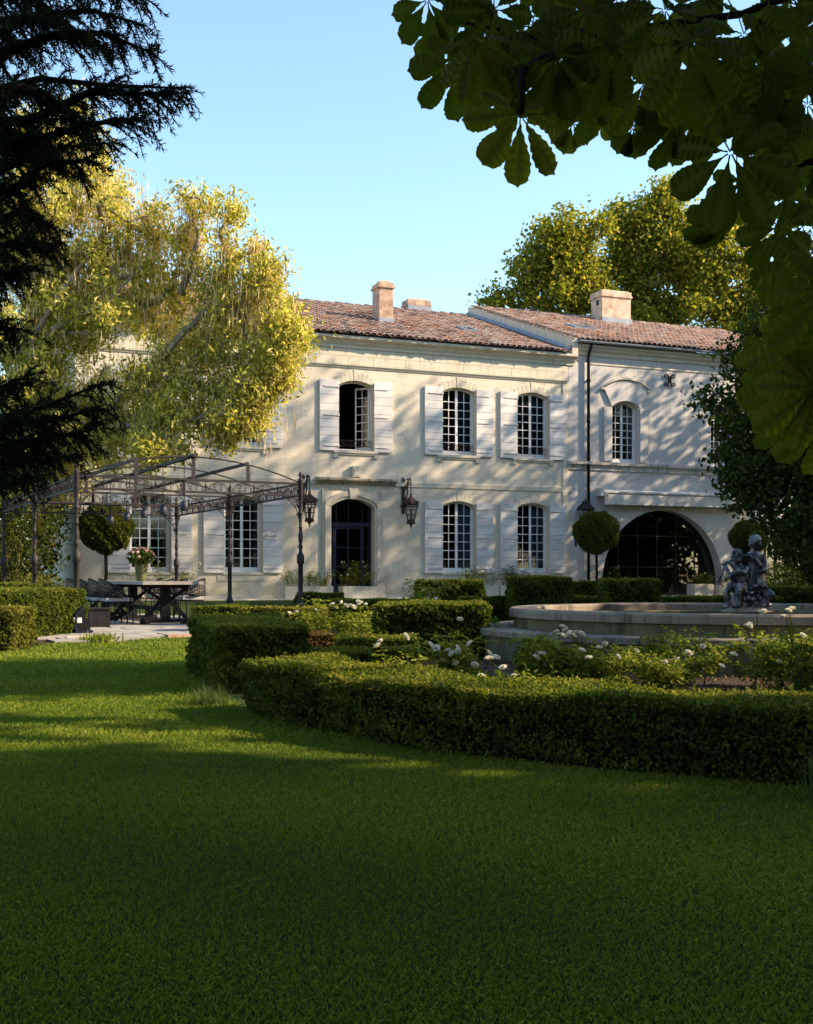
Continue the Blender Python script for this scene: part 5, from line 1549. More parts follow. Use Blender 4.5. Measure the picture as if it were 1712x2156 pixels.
tuft('lavender_clump', 'bluish lavender clump at the extreme right edge of the lawn', 'plant', (1.70, 4.75, 0), 260, 0.22, 'blue_grass', 0.05, 0.5, 0.006)

# ------------------------------------------------------------ iron pergola
pg = thing('iron_pergola', 'dark wrought iron pergola with arched open roof and scrolled friezes over the dining table', 'pergola', PO, PR)
POST = [(0.075, 0.0), (0.075, 0.06), (0.05, 0.09), (0.05, 0.22), (0.078, 0.27), (0.085, 0.34), (0.06, 0.42), (0.045, 0.47), (0.046, 1.10), (0.07, 1.12), (0.07, 1.27), (0.045, 1.29), (0.03, 1.33), (0.03, 1.38), (0.043, 1.40), (0.043, 1.43), (0.028, 1.46), (0.04, 1.53), (0.046, 1.60), (0.03, 1.70),
        (0.03, 1.74), (0.045, 1.755), (0.03, 1.78), (0.032, 1.98), (0.046, 2.0), (0.046, 2.03), (0.03, 2.05), (0.042, 2.14), (0.03, 2.22), (0.045, 2.25), (0.045, 2.6), (0.05, 2.62), (0.025, 2.64), (0.02, 2.66), (0.04, 2.69), (0.035, 2.72), (0.0, 2.78)]
pm = MB(); pm.lathe(POST, 10); post_me = pm.mesh('post', M['iron'])
W, D = 3.95, 3.95
posts = [(0, 0), (W, 0), (0, D), (W, D), (0, 2 * D), (W, 2 * D)]
for x, y in posts:
    link('post', post_me, pg, (x, y, 0.0 + (0.03 if y < 9 else 0)))
pl = MB(); pl.box(-0.12, 0.12, -0.12, 0.12, 0, 0.20); plinth_me = pl.mesh('plinth', M['stone'])
link('plinth', plinth_me, pg, (0, 0, 0))
def spiral(c, r, a0, turns, sx=1, n=10):
    return [(c[0] + sx * r * (1 - 0.75 * i / n) * math.cos(a0 + turns * 2 * pi * i / n), 0, c[1] + r * (1 - 0.75 * i / n) * math.sin(a0 + turns * 2 * pi * i / n)) for i in range(n + 1)]
def frieze_mesh(L):
    m = MB()
    n = max(2, int(round(L / 0.44))); s = L / n
    for i in range(n):
        u = (i + 0.5) * s
        m.tube([(u + 0.17 * math.cos(t), 0, 2.385 + 0.15 * math.sin(t) ** 0.8) for t in np.linspace(0.05, pi - 0.05, 9)], 0.009, 4)
        for sg in (-1, 1):
            m.tube([(u + p[0] * sg, 0, p[2]) for p in spiral((0.055, 2.47), 0.05, pi * 0.9, -1.15, 1, 9)], 0.008, 3)
            m.tube([(u + p[0] * sg, 0, p[2]) for p in spiral((0.045, 2.405), 0.03, -0.5, 1.0, 1, 6)], 0.007, 3)
            m.tube([(u + sg * 0.17, 0, 2.39), (u + sg * 0.2, 0, 2.40), (u + sg * 0.215, 0, 2.43)], 0.008, 3)
        u2 = i * s
        if i > 0:
            m.tube([(u2, 0, 2.36), (u2, 0, 2.57)], 0.007, 4)
            m.lathe([(0.006, 2.45), (0.022, 2.475), (0.0, 2.53)], 5, (u2, 0, 0))
            for sg in (-1, 1): m.tube([(u2, 0, 2.45), (u2 + sg * 0.03, 0, 2.46), (u2 + sg * 0.045, 0, 2.44)], 0.006, 3)
    return m.mesh('scrollwork', M['iron'])
fw_me, fd_me = frieze_mesh(W), frieze_mesh(D)
def rail_mesh(L, h=0.035):
    m = MB(); m.box(0.04, L - 0.04, -0.02, 0.02, 0, h); return m.mesh('rail', M['iron'])
rw, rd = rail_mesh(W), rail_mesh(D)
for y in (0, D, 2 * D):
    link('scrollwork', fw_me, pg, (0, y, 0))
    link('rail', rw, pg, (0, y, 2.345)); link('rail', rw, pg, (0, y, 2.555))
for x in (0, W):
    for y in (0, D):
        link('scrollwork', fd_me, pg, (x, y, 0), (0, 0, R(90)))
        link('rail', rd, pg, (x, y, 2.345), (0, 0, R(90))); link('rail', rd, pg, (x, y, 2.555), (0, 0, R(90)))
def rise(x): return 2.585 + 0.38 * (1 - ((x - W / 2) / (W / 2)) ** 2)
for y in (0, D * 0.5, D, D * 1.5, 2 * D):
    m = MB(); m.tube([(x, y, rise(x)) for x in np.linspace(0.02, W - 0.02, 21)], 0.016, 6); m.build('arch', M['iron'], pg)
    if y in (0, D, 2 * D):
        for x in (W * .25, W * .5, W * .75):
            m = MB(); m.box(x - 0.03, x + 0.03, y - 0.015, y + 0.015, 2.59, rise(x) - 0.01); m.build('strut', M['iron'], pg)
for x, t in ((W * .25, 0.022), (W * .5, 0.04), (W * .75, 0.022)):
    m = MB(); m.box(x - t, x + t, -0.12 if t > 0.03 else 0.018, 2 * D - 0.018, rise(x) - 0.004, rise(x) + 0.05); m.build('purlin', M['iron'], pg)
bk = MB()
for sx in (1,):
    bk.tube([(0.04, 0, 1.95), (0.07, 0, 2.1), (0.16, 0, 2.22), (0.3, 0, 2.34)], 0.011, 4)
    bk.tube([(p[0], 0, p[2]) for p in spiral((0.12, 2.27), 0.06, 0, 1.3, 1, 11)], 0.009, 3)
    bk.tube([(p[0], 0, p[2]) for p in spiral((0.2, 2.31), 0.035, 2, 1.2, 1, 8)], 0.008, 3)
    bk.tube([(p[0], 0, p[2]) for p in spiral((0.075, 2.17), 0.032, 2, 1.2, 1, 8)], 0.008, 3)
    bk.tube([(p[0], 0, p[2]) for p in spiral((0.065, 2.02), 0.028, 4, -1.2, 1, 8)], 0.008, 3)
brk_me = bk.mesh('bracket', M['iron'])
for (x, y), angs in (((0, 0), (0, 90)), ((W, 0), (180, 90)), ((0, D), (90, -90, 0)), ((W, D), (90, -90, 180)), ((0, 2 * D), (-90, 0)), ((W, 2 * D), (180, -90))):
    for a in angs: link('bracket', brk_me, pg, (x, y, 0), (0, 0, R(a)))

# pendant lamps along the middle purlin
lab = ['nearest', 'second', 'third', 'fourth', 'farthest']
pts_ = (0.55, 1.93, 3.3, 4.7, 6.15)
def pend(y, first):
    o = thing('pendant_lamp', '', 'lamp', pw(W / 2, y, 0), PR, 'pendant lamps under the pergola')
    m = MB(); m.tube([(0, 0, 2.24), (0, 0, rise(W / 2) + 0.01)], 0.008, 5); m.build('cord', M['pipe'], o)
    m = MB(); m.lathe([(0.02, 2.25), (0.045, 2.235), (0.068, 2.19), (0.075, 2.13), (0.06, 2.07), (0.05, 2.06), (0.05, 2.065), (0.0, 2.10)], 12); m.build('shade', pmat('lamp_shade', (0.03, 0.032, 0.045), None, rough=0.5, spec=0.25), o)
    return o
p0 = pend(pts_[0], True)
p0['label'] = 'black pendant lamp hung nearest the front arch of the pergola'
txt = ['black pendant lamp second from the front, against the house window', 'black pendant lamp in the middle of the row under the pergola', 'black pendant lamp hanging before the ball tree, fourth from the front', 'black pendant lamp at the far end of the row, left of the ball tree']
for y, t in zip(pts_[1:], txt):
    c = copy_tree(p0); c.location = pw(W / 2, y, 0); c['label'] = t

# dining table
M['table'] = pmat('weathered_top', (0.17, 0.155, 0.14), (0.29, 0.265, 0.24), 5, 0.7, 0.3, 30, vscale=(1, 0.2, 1))
M['blackwood'] = pmat('black_wood', (0.010, 0.010, 0.011), (0.022, 0.02, 0.02), 8, 0.7, spec=0.1)
TX = 1.9
tb = thing('dining_table', 'long pale topped dining table on black trestles under the pergola', 'table', pw(TX, 0.95, 0.035), PR)
TL, TH = 6.0, 0.785
for i in range(4):
    m = MB(); x0 = -0.56 + i * 0.28
    m.box(x0 + 0.002, x0 + 0.278, 0.0, TL, TH - 0.055, TH + random.uniform(0, 0.002)); m.build('tabletop_plank', M['table'], tb)
for y in (0.55, 2.95, 5.35):
    m = MB()
    m.box(-0.46, 0.46, y - 0.06, y + 0.06, 0.03, 0.10); m.box(-0.46, -0.3, y - 0.065, y + 0.065, 0, 0.03); m.box(0.3, 0.46, y - 0.065, y + 0.065, 0, 0.03)
    m.box(-0.42, 0.42, y - 0.055, y + 0.055, TH - 0.12, TH - 0.057)
    m.box(-0.08, 0.08, y - 0.07, y + 0.07, 0.101, TH - 0.121)
    for sg in (-1, 1):
        for z0, z1, a, b in ((0.10, 0.44, 0.40, 0.07), (0.44, TH - 0.121, 0.07, 0.40)):
            m.add([(sg * a - 0.045, y - 0.04, z0), (sg * a + 0.045, y - 0.04, z0), (sg * b + 0.045, y - 0.04, z1), (sg * b - 0.045, y - 0.04, z1), (sg * a - 0.045, y + 0.04, z0), (sg * a + 0.045, y + 0.04, z0), (sg * b + 0.045, y + 0.04, z1), (sg * b - 0.045, y + 0.04, z1)],
                  [(0, 1, 2, 3), (7, 6, 5, 4), (0, 4, 5, 1), (1, 5, 6, 2), (2, 6, 7, 3), (3, 7, 4, 0)])
    m.build('trestle', M['blackwood'], tb)
m = MB(); m.box(-0.04, 0.04, 0.63, 2.87, 0.24, 0.32); m.box(-0.04, 0.04, 3.03, 5.27, 0.24, 0.32); m.build('stretcher', M['blackwood'], tb)
# chairs
M['seat_pad'] = pmat('grey_cushion', (0.30, 0.29, 0.28), (0.42, 0.41, 0.40), 20, 0.95)
M['rope'] = pmat('black_rope', (0.014, 0.015, 0.017), (0.03, 0.03, 0.032), 30, 0.8)
def make_chair():
    o = thing('rope_chair', '', 'chair', (0, 0, 0), 0, 'rope chairs round the dining table')
    for sx in (-1, 1):
        for y0 in (-0.22, 0.22):
            m = MB(); m.tube([(sx * 0.24, y0 * 1.08, 0), (sx * 0.245, y0, 0.40)], 0.012, 6); m.build('leg', M['pipe'], o)
    m = MB(); m.tube([(-0.245, -0.22, 0.41), (0.245, -0.22, 0.41), (0.245, 0.22, 0.41), (-0.245, 0.22, 0.41), (-0.245, -0.22, 0.41)], 0.013, 6)
    for sx in (-1, 1): m.tube([(sx * 0.245, -0.2, 0.41), (sx * 0.255, -0.17, 0.62)], 0.012, 6)
    m.build('seat_frame', M['pipe'], o)
    m = MB(); m.extr([(-0.235, 0.425), (-0.24, 0.45), (-0.225, 0.485), (0, 0.50), (0.225, 0.485), (0.24, 0.45), (0.235, 0.425)], -0.235, 0.235); fixnormals(m.build('cushion', M['seat_pad'], o))
    m = MB()     # open rope weave wrapped round the back and arms
    def ring(t): # t 0..1 from left arm front round the back to right arm front
        a = R(-20 + 220 * t)
        return (0.285 * math.cos(a), 0.03 + 0.29 * math.sin(a))
    def top(t): return 0.63 + 0.20 * max(0, math.sin(pi * t)) ** 1.2
    N = 24
    m.tube([(ring(t)[0], ring(t)[1], top(t)) for t in np.linspace(0, 1, N)], 0.014, 6)
    m.tube([(ring(t)[0] * 0.96, ring(t)[1] * 0.96, 0.50) for t in np.linspace(0, 1, N)], 0.011, 6)
    m.build('back_frame', M['pipe'], o)
    m = MB()
    for k in range(6):
        f = (k + 0.5) / 6
        m.tube([(ring(t)[0], ring(t)[1], 0.5 + (top(t) - 0.5) * f + 0.008 * (-1) ** k) for t in np.linspace(0, 1, 18)], 0.008, 3)
    for i in range(23):
        t = (i + 0.5) / 23
        m.tube([(ring(t)[0] * 0.985, ring(t)[1] * 0.985, 0.5), (ring(t)[0], ring(t)[1], top(t))], 0.008, 3)
    m.build('backrest', M['rope'], o)
    return o
c0 = make_chair()
# chair faces local -y; on the left side of the table it faces +x of the pergola
seats = [(TX - 0.82, 1.75, 90, 'left side rope chair nearest the lawn, its back to the hedges'), (TX - 0.82, 2.65, 90, 'left side rope chair second from the lawn end of the table'), (TX - 0.82, 3.6, 90, 'left side rope chair third from the lawn end of the table'), (TX - 0.84, 4.6, 90, 'left side rope chair fourth from the lawn, behind the pergola post'),
         (TX + 0.86, 2.9, -90, 'right side rope chair nearest the lawn, standing clear of the table'), (TX + 0.8, 3.9, -90, 'right side rope chair second from the lawn end, below the flowers'), (TX + 0.8, 4.85, -90, 'right side rope chair third from the lawn end of the table'), (TX + 0.8, 5.8, -90, 'right side rope chair farthest from the lawn, near the back post')]
for i, (x, y, a, t) in enumerate(seats):
    c = c0 if i == 0 else copy_tree(c0)
    c.location = pw(x, y, 0.038); c.rotation_euler = (0, 0, PR + R(a) + random.uniform(-0.06, 0.06)); c['label'] = t

# vase of peonies on the table
vp = pw(TX - 0.02, 3.15, 0.035 + TH + 0.002)
vs_ = thing('flower_vase', 'green glazed vase of pink peonies on the dining table', 'vase', vp, PR)
m = MB(); m.lathe([(0.085, 0), (0.09, 0.02), (0.115, 0.18), (0.13, 0.32), (0.135, 0.335), (0.125, 0.335), (0.11, 0.2), (0.0, 0.16)], 16); m.build('vase', pmat('green_glaze', (0.05, 0.06, 0.02), (0.13, 0.13, 0.05), 9, 0.3, vscale=(3, 3, 0.6), spec=0.5), vs_)
def bloom_mesh(mat, seed, r=0.5):
    """A full double bloom, about one unit across: rings of cupped petals."""
    rr = np.random.default_rng(seed)
    m = MB(); T = []
    for ring_, (npet, tilt, ln, wd) in enumerate(((7, 15, 0.5, 0.5), (6, 42, 0.46, 0.46), (5, 66, 0.40, 0.42), (3, 82, 0.30, 0.3))):
        for k in range(npet):
            a = 2 * pi * (k + 0.5 * ring_) / npet + rr.normal(0, 0.15)
            t0 = R(tilt + rr.normal(0, 8))
            d = Vector((math.cos(a), math.sin(a), 0)); s = Vector((-math.sin(a), math.cos(a), 0))
            def q(t, w):
                an = t0 + t * R(28)
                rad = ln * t
                c = d * (rad * math.cos(an)) + Vector((0, 0, rad * math.sin(an) + 0.06 * ring_))
                return c + s * (w * wd * math.sin(pi * min(1, 0.12 + t * 0.72))) * 0.62 + Vector((0, 0, abs(w) * 0.05))
            vs = [q(t, w) for t in (0.05, 0.5, 1.0) for w in (-1, 0, 1)]
            m.add(vs, [(0, 1, 4, 3), (1, 2, 5, 4), (3, 4, 7, 6), (4, 5, 8, 7)], True); T += [rr.random()] * 9
    me = m.mesh('bloom', mat)
    at_ = me.attributes.new('tint', 'FLOAT', 'POINT'); at_.data.foreach_set('value', T)
    return me
pink = [bloom_mesh(M['pink_petal'], s) for s in (1, 2, 3)]
white = [bloom_mesh(M['petal'], s) for s in (4, 5, 6)]
m = MB(); LP = []
for i in range(34):
    a = random.uniform(0, 2 * pi); ph = random.uniform(0.0, 1.25)
    p = Vector((0.27 * math.sin(ph) * math.cos(a), 0.27 * math.sin(ph) * math.sin(a), 0.38 + 0.23 * math.cos(ph)))
    m.tube([(p.x * 0.15, p.y * 0.15, 0.2), (p.x * 0.5, p.y * 0.5, 0.37), tuple(p)], 0.005, 4)
    link('bloom', random.choice(pink), vs_, p, (math.sin(ph) * -math.sin(a) * 1.1, math.sin(ph) * math.cos(a) * 1.1, random.uniform(0, 6)), (0.088,) * 3)
m.build('stems', M['rose_leaf'], vs_)
P = unit(rng.normal(size=(420, 3))) * rng.uniform(0.12, 0.28, (420, 1)) * np.array([1, 1, 0.75]) + np.array([0, 0, 0.47])
P = P[P[:, 2] > 0.33]
tag(link('leaves', leaf_mesh('leaves', P, rng.uniform(0.06, 0.12, len(P)), M['dark_leaf'], 0.45), vs_), kind='stuff')

# ------------------------------------------------------------ wall lanterns
M['copper'] = pmat('rusty_copper', (0.025, 0.014, 0.012), (0.075, 0.033, 0.024), 9, 0.6, 0.3, 40, 0.2)
def lantern(u):
    p = hw(u, 0)
    o = thing('wall_lantern', '', 'lantern', (p.x, p.y, 0), HROT, 'wall lanterns beside the front door')
    m = MB()
    m.box(-0.05, 0.05, -0.03, 0.0, 2.92, 3.98); m.lathe([(0.0, 3.98), (0.05, 4.02), (0.0, 4.1)], 6, (0, -0.02, 0)); m.box(-0.1, 0.1, -0.04, 0.0, 3.74, 3.8); m.box(-0.1, 0.1, -0.04, 0.0, 3.14, 3.2)
    arm = [(0, -0.03, 3.2), (0, -0.12, 3.3), (0, -0.28, 3.42), (0, -0.38, 3.62), (0, -0.36, 3.84), (0, -0.45, 4.0), (0, -0.58, 4.0), (0, -0.66, 3.88), (0, -0.64, 3.76)]
    m.tube(arm, 0.024, 6)
    for c, r, a0, tn in (((0.2, 3.72), 0.13, 0, 1.6), ((0.14, 3.36), 0.09, 3, -1.4), ((0.46, 3.86), 0.1, 1, 1.5)):
        m.tube([(0, -q[0], q[2]) for q in spiral(c, r, a0, tn, 1, 14)], 0.015, 4)
    m.tube([(0, -0.03, 3.94), (0, -0.2, 3.98), (0, -0.4, 4.0)], 0.016, 5)
    m.build('bracket', M['iron'], o)
    LX = -0.66
    m = MB(); m.tube([(0, LX, 3.74), (0, LX, 3.56)], 0.012, 5)
    for z in (3.58, 3.64, 3.7): m.lathe([(0.012, z - 0.02), (0.024, z), (0.012, z + 0.02)], 6, (0, LX, 0))
    m.build('chain', M['iron'], o)
    m = MB()
    m.lathe([(0.25, 3.19), (0.235, 3.24), (0.19, 3.31), (0.12, 3.37), (0.06, 3.41), (0.035, 3.47), (0.05, 3.5), (0.0, 3.57)], 6, (0, LX, 0), False)
    for k in range(6):
        a = 2 * pi * k / 6
        c = (0.245 * math.cos(a), LX + 0.245 * math.sin(a))
        m.lathe([(0.02, 3.2), (0.03, 3.25), (0.0, 3.33)], 5, (c[0], c[1], 0))
        m.tube([(c[0] * (1 + 0.12 * math.sin(t)) , LX + (c[1] - LX) * (1 + 0.16 * math.sin(t)), 3.19 - 0.06 * (1 - math.cos(t))) for t in np.linspace(0, 4, 7)], 0.008, 3)
    m.build('cap', M['copper'], o)
    m = MB()
    def rad(z): return 0.115 + (0.225 - 0.115) * (z - 2.68) / (3.19 - 2.68)
    for k in range(12):
        a = 2 * pi * k / 12
        r = 0.011 if k % 2 == 0 else 0.007
        m.tube([(rad(z) * math.cos(a), LX + rad(z) * math.sin(a), z) for z in (2.68, 3.19)], r, 4)
    for z in (2.69, 2.86, 3.02, 3.1, 3.18):
        m.tube([(rad(z) * math.cos(2 * pi * k / 12), LX + rad(z) * math.sin(2 * pi * k / 12), z) for k in range(13)], 0.012 if z in (2.69, 3.18) else 0.008, 4)
    for k in range(12):
        a = 2 * pi * (k + .5) / 12
        m.tube([(rad(3.14) * math.cos(a) + 0.03 * math.cos(t) * -math.sin(a), LX + rad(3.14) * math.sin(a) + 0.03 * math.cos(t) * math.cos(a), 3.14 + 0.03 * math.sin(t)) for t in np.linspace(0, 2 * pi, 7)], 0.006, 3)
    m.tube([(0, LX, 2.7), (0, LX, 3.0)], 0.03, 8)
    m.build('cage', M['iron'], o)
    m = MB(); m.lathe([(0.0, 2.40), (0.015, 2.44), (0.03, 2.47), (0.02, 2.5), (0.05, 2.54), (0.09, 2.58), (0.135, 2.62), (0.135, 2.68), (0.0, 2.69)], 6, (0, LX, 0), False)
    for k in range(6):
        a = 2 * pi * k / 6; m.lathe([(0.0, 2.55), (0.018, 2.6), (0.01, 2.65)], 4, (0.135 * math.cos(a), LX + 0.135 * math.sin(a), 0))
    m.build('finial', M['copper'], o)
    return o
l0 = lantern(1.72); l0['label'] = 'ornate iron cage lantern on a scrolled bracket to the right of the front door'
l1 = copy_tree(l0); q = hw(-1.62, 0); l1.location = (q.x, q.y, 0); l1['label'] = 'ornate iron cage lantern left of the front door, beside the pergola post'
# small street style lantern on the wing corner
q = hw(8.06, 0)
sl = thing('carriage_lantern', 'small black four sided lantern on a bracket beside the downpipe', 'lantern', (q.x, q.y, 0), HROT)
m = MB(); m.box(-0.03, 0.03, -0.03, 0, 1.95, 2.6); m.tube([(0, -0.02, 2.45), (0.1, -0.25, 2.47), (0.12, -0.42, 2.62), (0.12, -0.45, 2.8)], 0.014, 5); m.tube([(0, -0.02, 2.05), (0.06, -0.2, 2.2), (0.1, -0.38, 2.5)], 0.011, 5); m.tube([(0, -0.01, 2.6), (0.01, -0.01, 3.1)], 0.008, 4)
m.build('bracket', M['pipe'], sl)
m = MB()
c = (0.12, -0.45)
def sq(r, z): return [(c[0] + sx * r, c[1] + sy * r, z) for sx, sy in ((-1, -1), (1, -1), (1, 1), (-1, 1))]
for i in range(4):
    a, b = sq(0.13, 2.82)[i], sq(0.21, 3.17)[i]; m.tube([a, b], 0.012, 4)
for r, z in ((0.13, 2.82), (0.21, 3.17)):
    s_ = sq(r, z); m.tube(s_ + [s_[0]], 0.014, 4)
m.build('cage', M['pipe'], sl)
m = MB(); m.add(sq(0.25, 3.18) + sq(0.12, 3.36) + sq(0.10, 3.37) + sq(0.08, 3.46), [(3, 2, 1, 0)] + [(j * 4 + i, j * 4 + (i + 1) % 4, j * 4 + 4 + (i + 1) % 4, j * 4 + 4 + i) for j in range(3) for i in range(4)] + [(12, 13, 14, 15)]); m.lathe([(0.03, 3.46), (0.04, 3.5), (0, 3.56)], 6, (c[0], c[1], 0)); m.build('cap', M['pipe'], sl)
for i in range(4):
    a, b = sq(0.126, 2.83), sq(0.205, 3.16); m = MB(); j = (i + 1) % 4; m.add([a[i], a[j], b[j], b[i]], [(0, 1, 2, 3)]); m.build('pane', M['glass'], sl)

# ------------------------------------------------------------ ball trees in planters
def ball_tree(label, p, zc, r, mat, n, leaf=0.05, pot=True, th=0.045):
    p = Vector(p); z0 = ground_z(p.x, p.y)
    o = thing('ball_tree', label, 'topiary', (p.x, p.y, z0), HROT, 'clipped ball trees before the house')
    d = unit(rng.normal(size=(n, 3)))
    lum = 1 + 0.05 * np.sin(d[:, 0] * 7 + d[:, 2] * 5) + 0.04 * np.sin(d[:, 1] * 11 + 2) + 0.03 * np.sin(d[:, 0] * 19 + d[:, 2] * 15) + np.abs(rng.normal(0, 0.035, n)) * (rng.random(n) < 0.25)
    P = d * (r * lum * (1 - rng.random(n) ** 2 * 0.13))[:, None] * np.array([1, 1, 0.93]) + np.array([0, 0, zc - z0])
    me = leaf_mesh('foliage', P, rng.uniform(0.6, 1.4, n) * leaf, M[mat], 0.5, 0.2, None, 1, d, 0.8)
    tag(link('foliage', me, o), kind='stuff')
    m = MB(); m.ell((0, 0, zc - z0), (r * 0.8, r * 0.8, r * 0.74), 14, 9); m.build('twigs', M['core_black'], o)  # solid dark core standing in for shade inside the ball
    m = MB(); m.tube([(0.0, 0, 0.4), (0.03, 0.02, 0.8), (-0.02, 0, zc - z0)], [th * 1.1, th, th], 8); m.build('trunk', M['bark_dark'], o)
    m = MB(); m.box(-0.33, 0.33, -0.33, 0.33, 0, 0.5); m.box(-0.36, 0.36, -0.36, 0.36, 0.501, 0.56)
    m.build('planter', M['blackwood'], o)
    return o
ball_tree('leafy ball tree beside the left window, behind the dining table', pt(222, 1112, 32.6), pt(222, 1112, 32.6).z, 0.71, 'shrub', 20000, 0.085)
ball_tree('neatly clipped dark ball tree on a thin stem left of the glazed arch', pt(1256, 1121, 38.6), pt(1256, 1121, 38.6).z, 0.72, 'box', 20000, 0.055)
ball_tree('shaded ball tree to the right of the glazed arch, behind the statue', pt(1576, 1132, 40.2), pt(1576, 1132, 40.2).z, 0.62, 'box', 15000, 0.055)

# ------------------------------------------------------------ roses
def rose_bush(label, p, w, h, n_leaf, blooms, seed, leafs=0.05, name='rose_bush', group='white rose bushes', petals=None, bs=0.066):
    """blooms: picture points (x, y) at the bush's distance, or an int for random ones."""
    rr = random.Random(seed); leafs *= 1.12
    p = Vector(p)
    o = thing(name, label, 'rose bush', p, 0, group)
    m = MB(); tips = []
    ns = max(6, int(w * 14))
    for i in range(ns):
        b = Vector((rr.uniform(-.3, .3) * w, rr.uniform(-.25, .25) * w, 0))
        e = Vector((rr.uniform(-.6, .6) * w, rr.uniform(-.4, .4) * w, h * rr.uniform(0.45, 1.2)))
        pth = limb(b, e, 0.08, 6, 0.3); tips.append(pth)
        m.tube(pth, [0.006, 0.0055, 0.005, 0.004, 0.0035, 0.002], 4)
    bl = []
    if isinstance(blooms, int):
        for i in range(blooms): bl.append(rr.choice(tips)[-1] + Vector((rr.uniform(-.05, .05), rr.uniform(-.05, .05), rr.uniform(0, .05))))
    else:
        for x, y in blooms:
            q = pt(x, y, p.y - rr.uniform(0.1, 0.5) * w) - p
            bl.append(q)
            near = min(tips, key=lambda t: (t[-2] - q).length)
            m.tube(limb(near[-2] if q.z > near[-2].z else near[2], q, 0.1, 5, 0.2), [0.004, 0.0035, 0.003, 0.0025, 0.002], 4)
    m.build('stems', M['rose_leaf'], o)
    for q in bl:
        s = bs * rr.uniform(0.8, 1.15)
        link('bloom', rr.choice(petals or white), o, q, (rr.uniform(-0.1, 1.1), rr.uniform(-0.7, 0.7), rr.uniform(0, 6)), (s * 1.2, s * 1.1, s * 0.72))
    A, X = [], []
    k = int(n_leaf * 1.7) // 5
    for i in range(k):        # compound leaves of five leaflets
        t = rr.choice(tips); j = rr.uniform(0.25, 1.0) * 5; a = int(min(4, j)); c = t[a].lerp(t[a + 1], j - a)
        d = Vector((rr.uniform(-1, 1), rr.uniform(-1, 1), rr.uniform(-0.3, 0.5))).normalized()
        sd = d.cross(Vector((0, 0, 1))).normalized()
        L = leafs * rr.uniform(1.2, 2.2)
        c = c + d * 0.02
        for f, s_ in ((1.35, 0), (0.85, 1), (0.85, -1), (0.4, 1), (0.4, -1)):
            A.append(c + d * L * f + sd * s_ * L * 0.42 - Vector((0, 0, 0.12 * L * f * f))); X.append(d * (1 if s_ == 0 else 0.55) + sd * s_ * 0.8 - Vector((0, 0, 0.25)))
    A = np.array(A); X = np.array(X)
    me = leaf_mesh('leaves', A, rng.uniform(0.75, 1.2, len(A)) * leafs, M['rose_leaf'], 0.62, 0.2, X, 0.15, np.array([0, -0.2, 1.0]), 0.35)
    tag(link('leaves', me, o), kind='stuff')
    return o
rose_bush('fullest white rose bush, in front of the fountain, blooms clustered on its top', (1.22, 9.5, 0), 0.75, 0.42, 1500, [(1184, 1322), (1172, 1332), (1186, 1340), (1200, 1335), (1213, 1334), (1224, 1337), (1192, 1328), (1180, 1338), (1205, 1341), (1275, 1358), (1135, 1378), (1128, 1386), (1142, 1380)], 1, 0.042)
rose_bush('white rose bush behind the front hedge with one bloom on a tall stem', (0.42, 9.6, 0), 0.7, 0.36, 900, [(968, 1306), (966, 1372), (953, 1378), (944, 1372), (990, 1357), (961, 1364), (1000, 1402), (1030, 1378), (1044, 1386), (960, 1398), (905, 1358), (918, 1366)], 2, 0.042)
rose_bush('small young rose plant with a single bloom left of the tall stemmed one', (-0.12, 8.6, 0), 0.45, 0.30, 420, [(853, 1342), (801, 1352), (796, 1362)], 3, 0.045)
rose_bush('low white rose plant at the middle of the fountain step', (2.2, 9.6, 0), 0.95, 0.38, 1500, [(1409, 1394), (1418, 1390), (1427, 1392), (1449, 1377), (1400, 1396), (1340, 1372), (1368, 1398), (1480, 1362)], 4, 0.042)
rose_bush('straggly white rose bush below the statue', (2.95, 9.5, 0), 0.9, 0.42, 1500, [(1578, 1317), (1573, 1320), (1587, 1372), (1520, 1404), (1633, 1386), (1640, 1395), (1628, 1400), (1640, 1382), (1560, 1350), (1545, 1380)], 5, 0.046)
rose_bush('white rose bush with long stems at the right end of the bed', (3.3, 9.2, 0), 0.9, 0.46, 1300, [(1660, 1288), (1668, 1284), (1690, 1340), (1608, 1290), (1700, 1352), (1650, 1300)], 6, 0.05)
rose_bush('ground hugging rose growth along the front hedge', (0.75, 8.5, 0), 0.9, 0.16, 700, [(1013, 1427), (1060, 1408), (1030, 1390), (1082, 1425)], 7, 0.045)
rose_bush('leafy rose plant between the fullest bush and the soil patch', (1.75, 9.2, 0), 0.7, 0.28, 900, [(1240, 1388), (1262, 1366), (1300, 1384), (1225, 1372)], 8, 0.045)
rose_bush('sunlit rose bush with creamy blooms in the middle of the garden', (-0.78, 15.8, 0), 1.1, 0.5, 1500, [(700, 1274), (728, 1277), (738, 1276), (720, 1270), (760, 1272), (770, 1274), (708, 1282), (745, 1280), (755, 1268)], 9, 0.045, bs=0.085)
rose_bush('shaded white rose bush rising behind the big hedge block', (0.42, 22.0, 0.0), 0.8, 0.72, 800, [(905, 1255), (912, 1250), (900, 1262), (918, 1262), (893, 1245), (910, 1266)], 10, 0.06, bs=0.1)
rose_bush('rose growth between the red hedge and the big hedge block', (-0.35, 15.2, 0), 0.9, 0.42, 900, [(610, 1292), (625, 1290), (664, 1285)], 11, 0.045)
rose_bush('low rose plant left of the fountain beside the big hedge block', (1.3, 13.6, 0), 0.7, 0.3, 800, [(1040, 1330), (1060, 1340)], 12, 0.045)

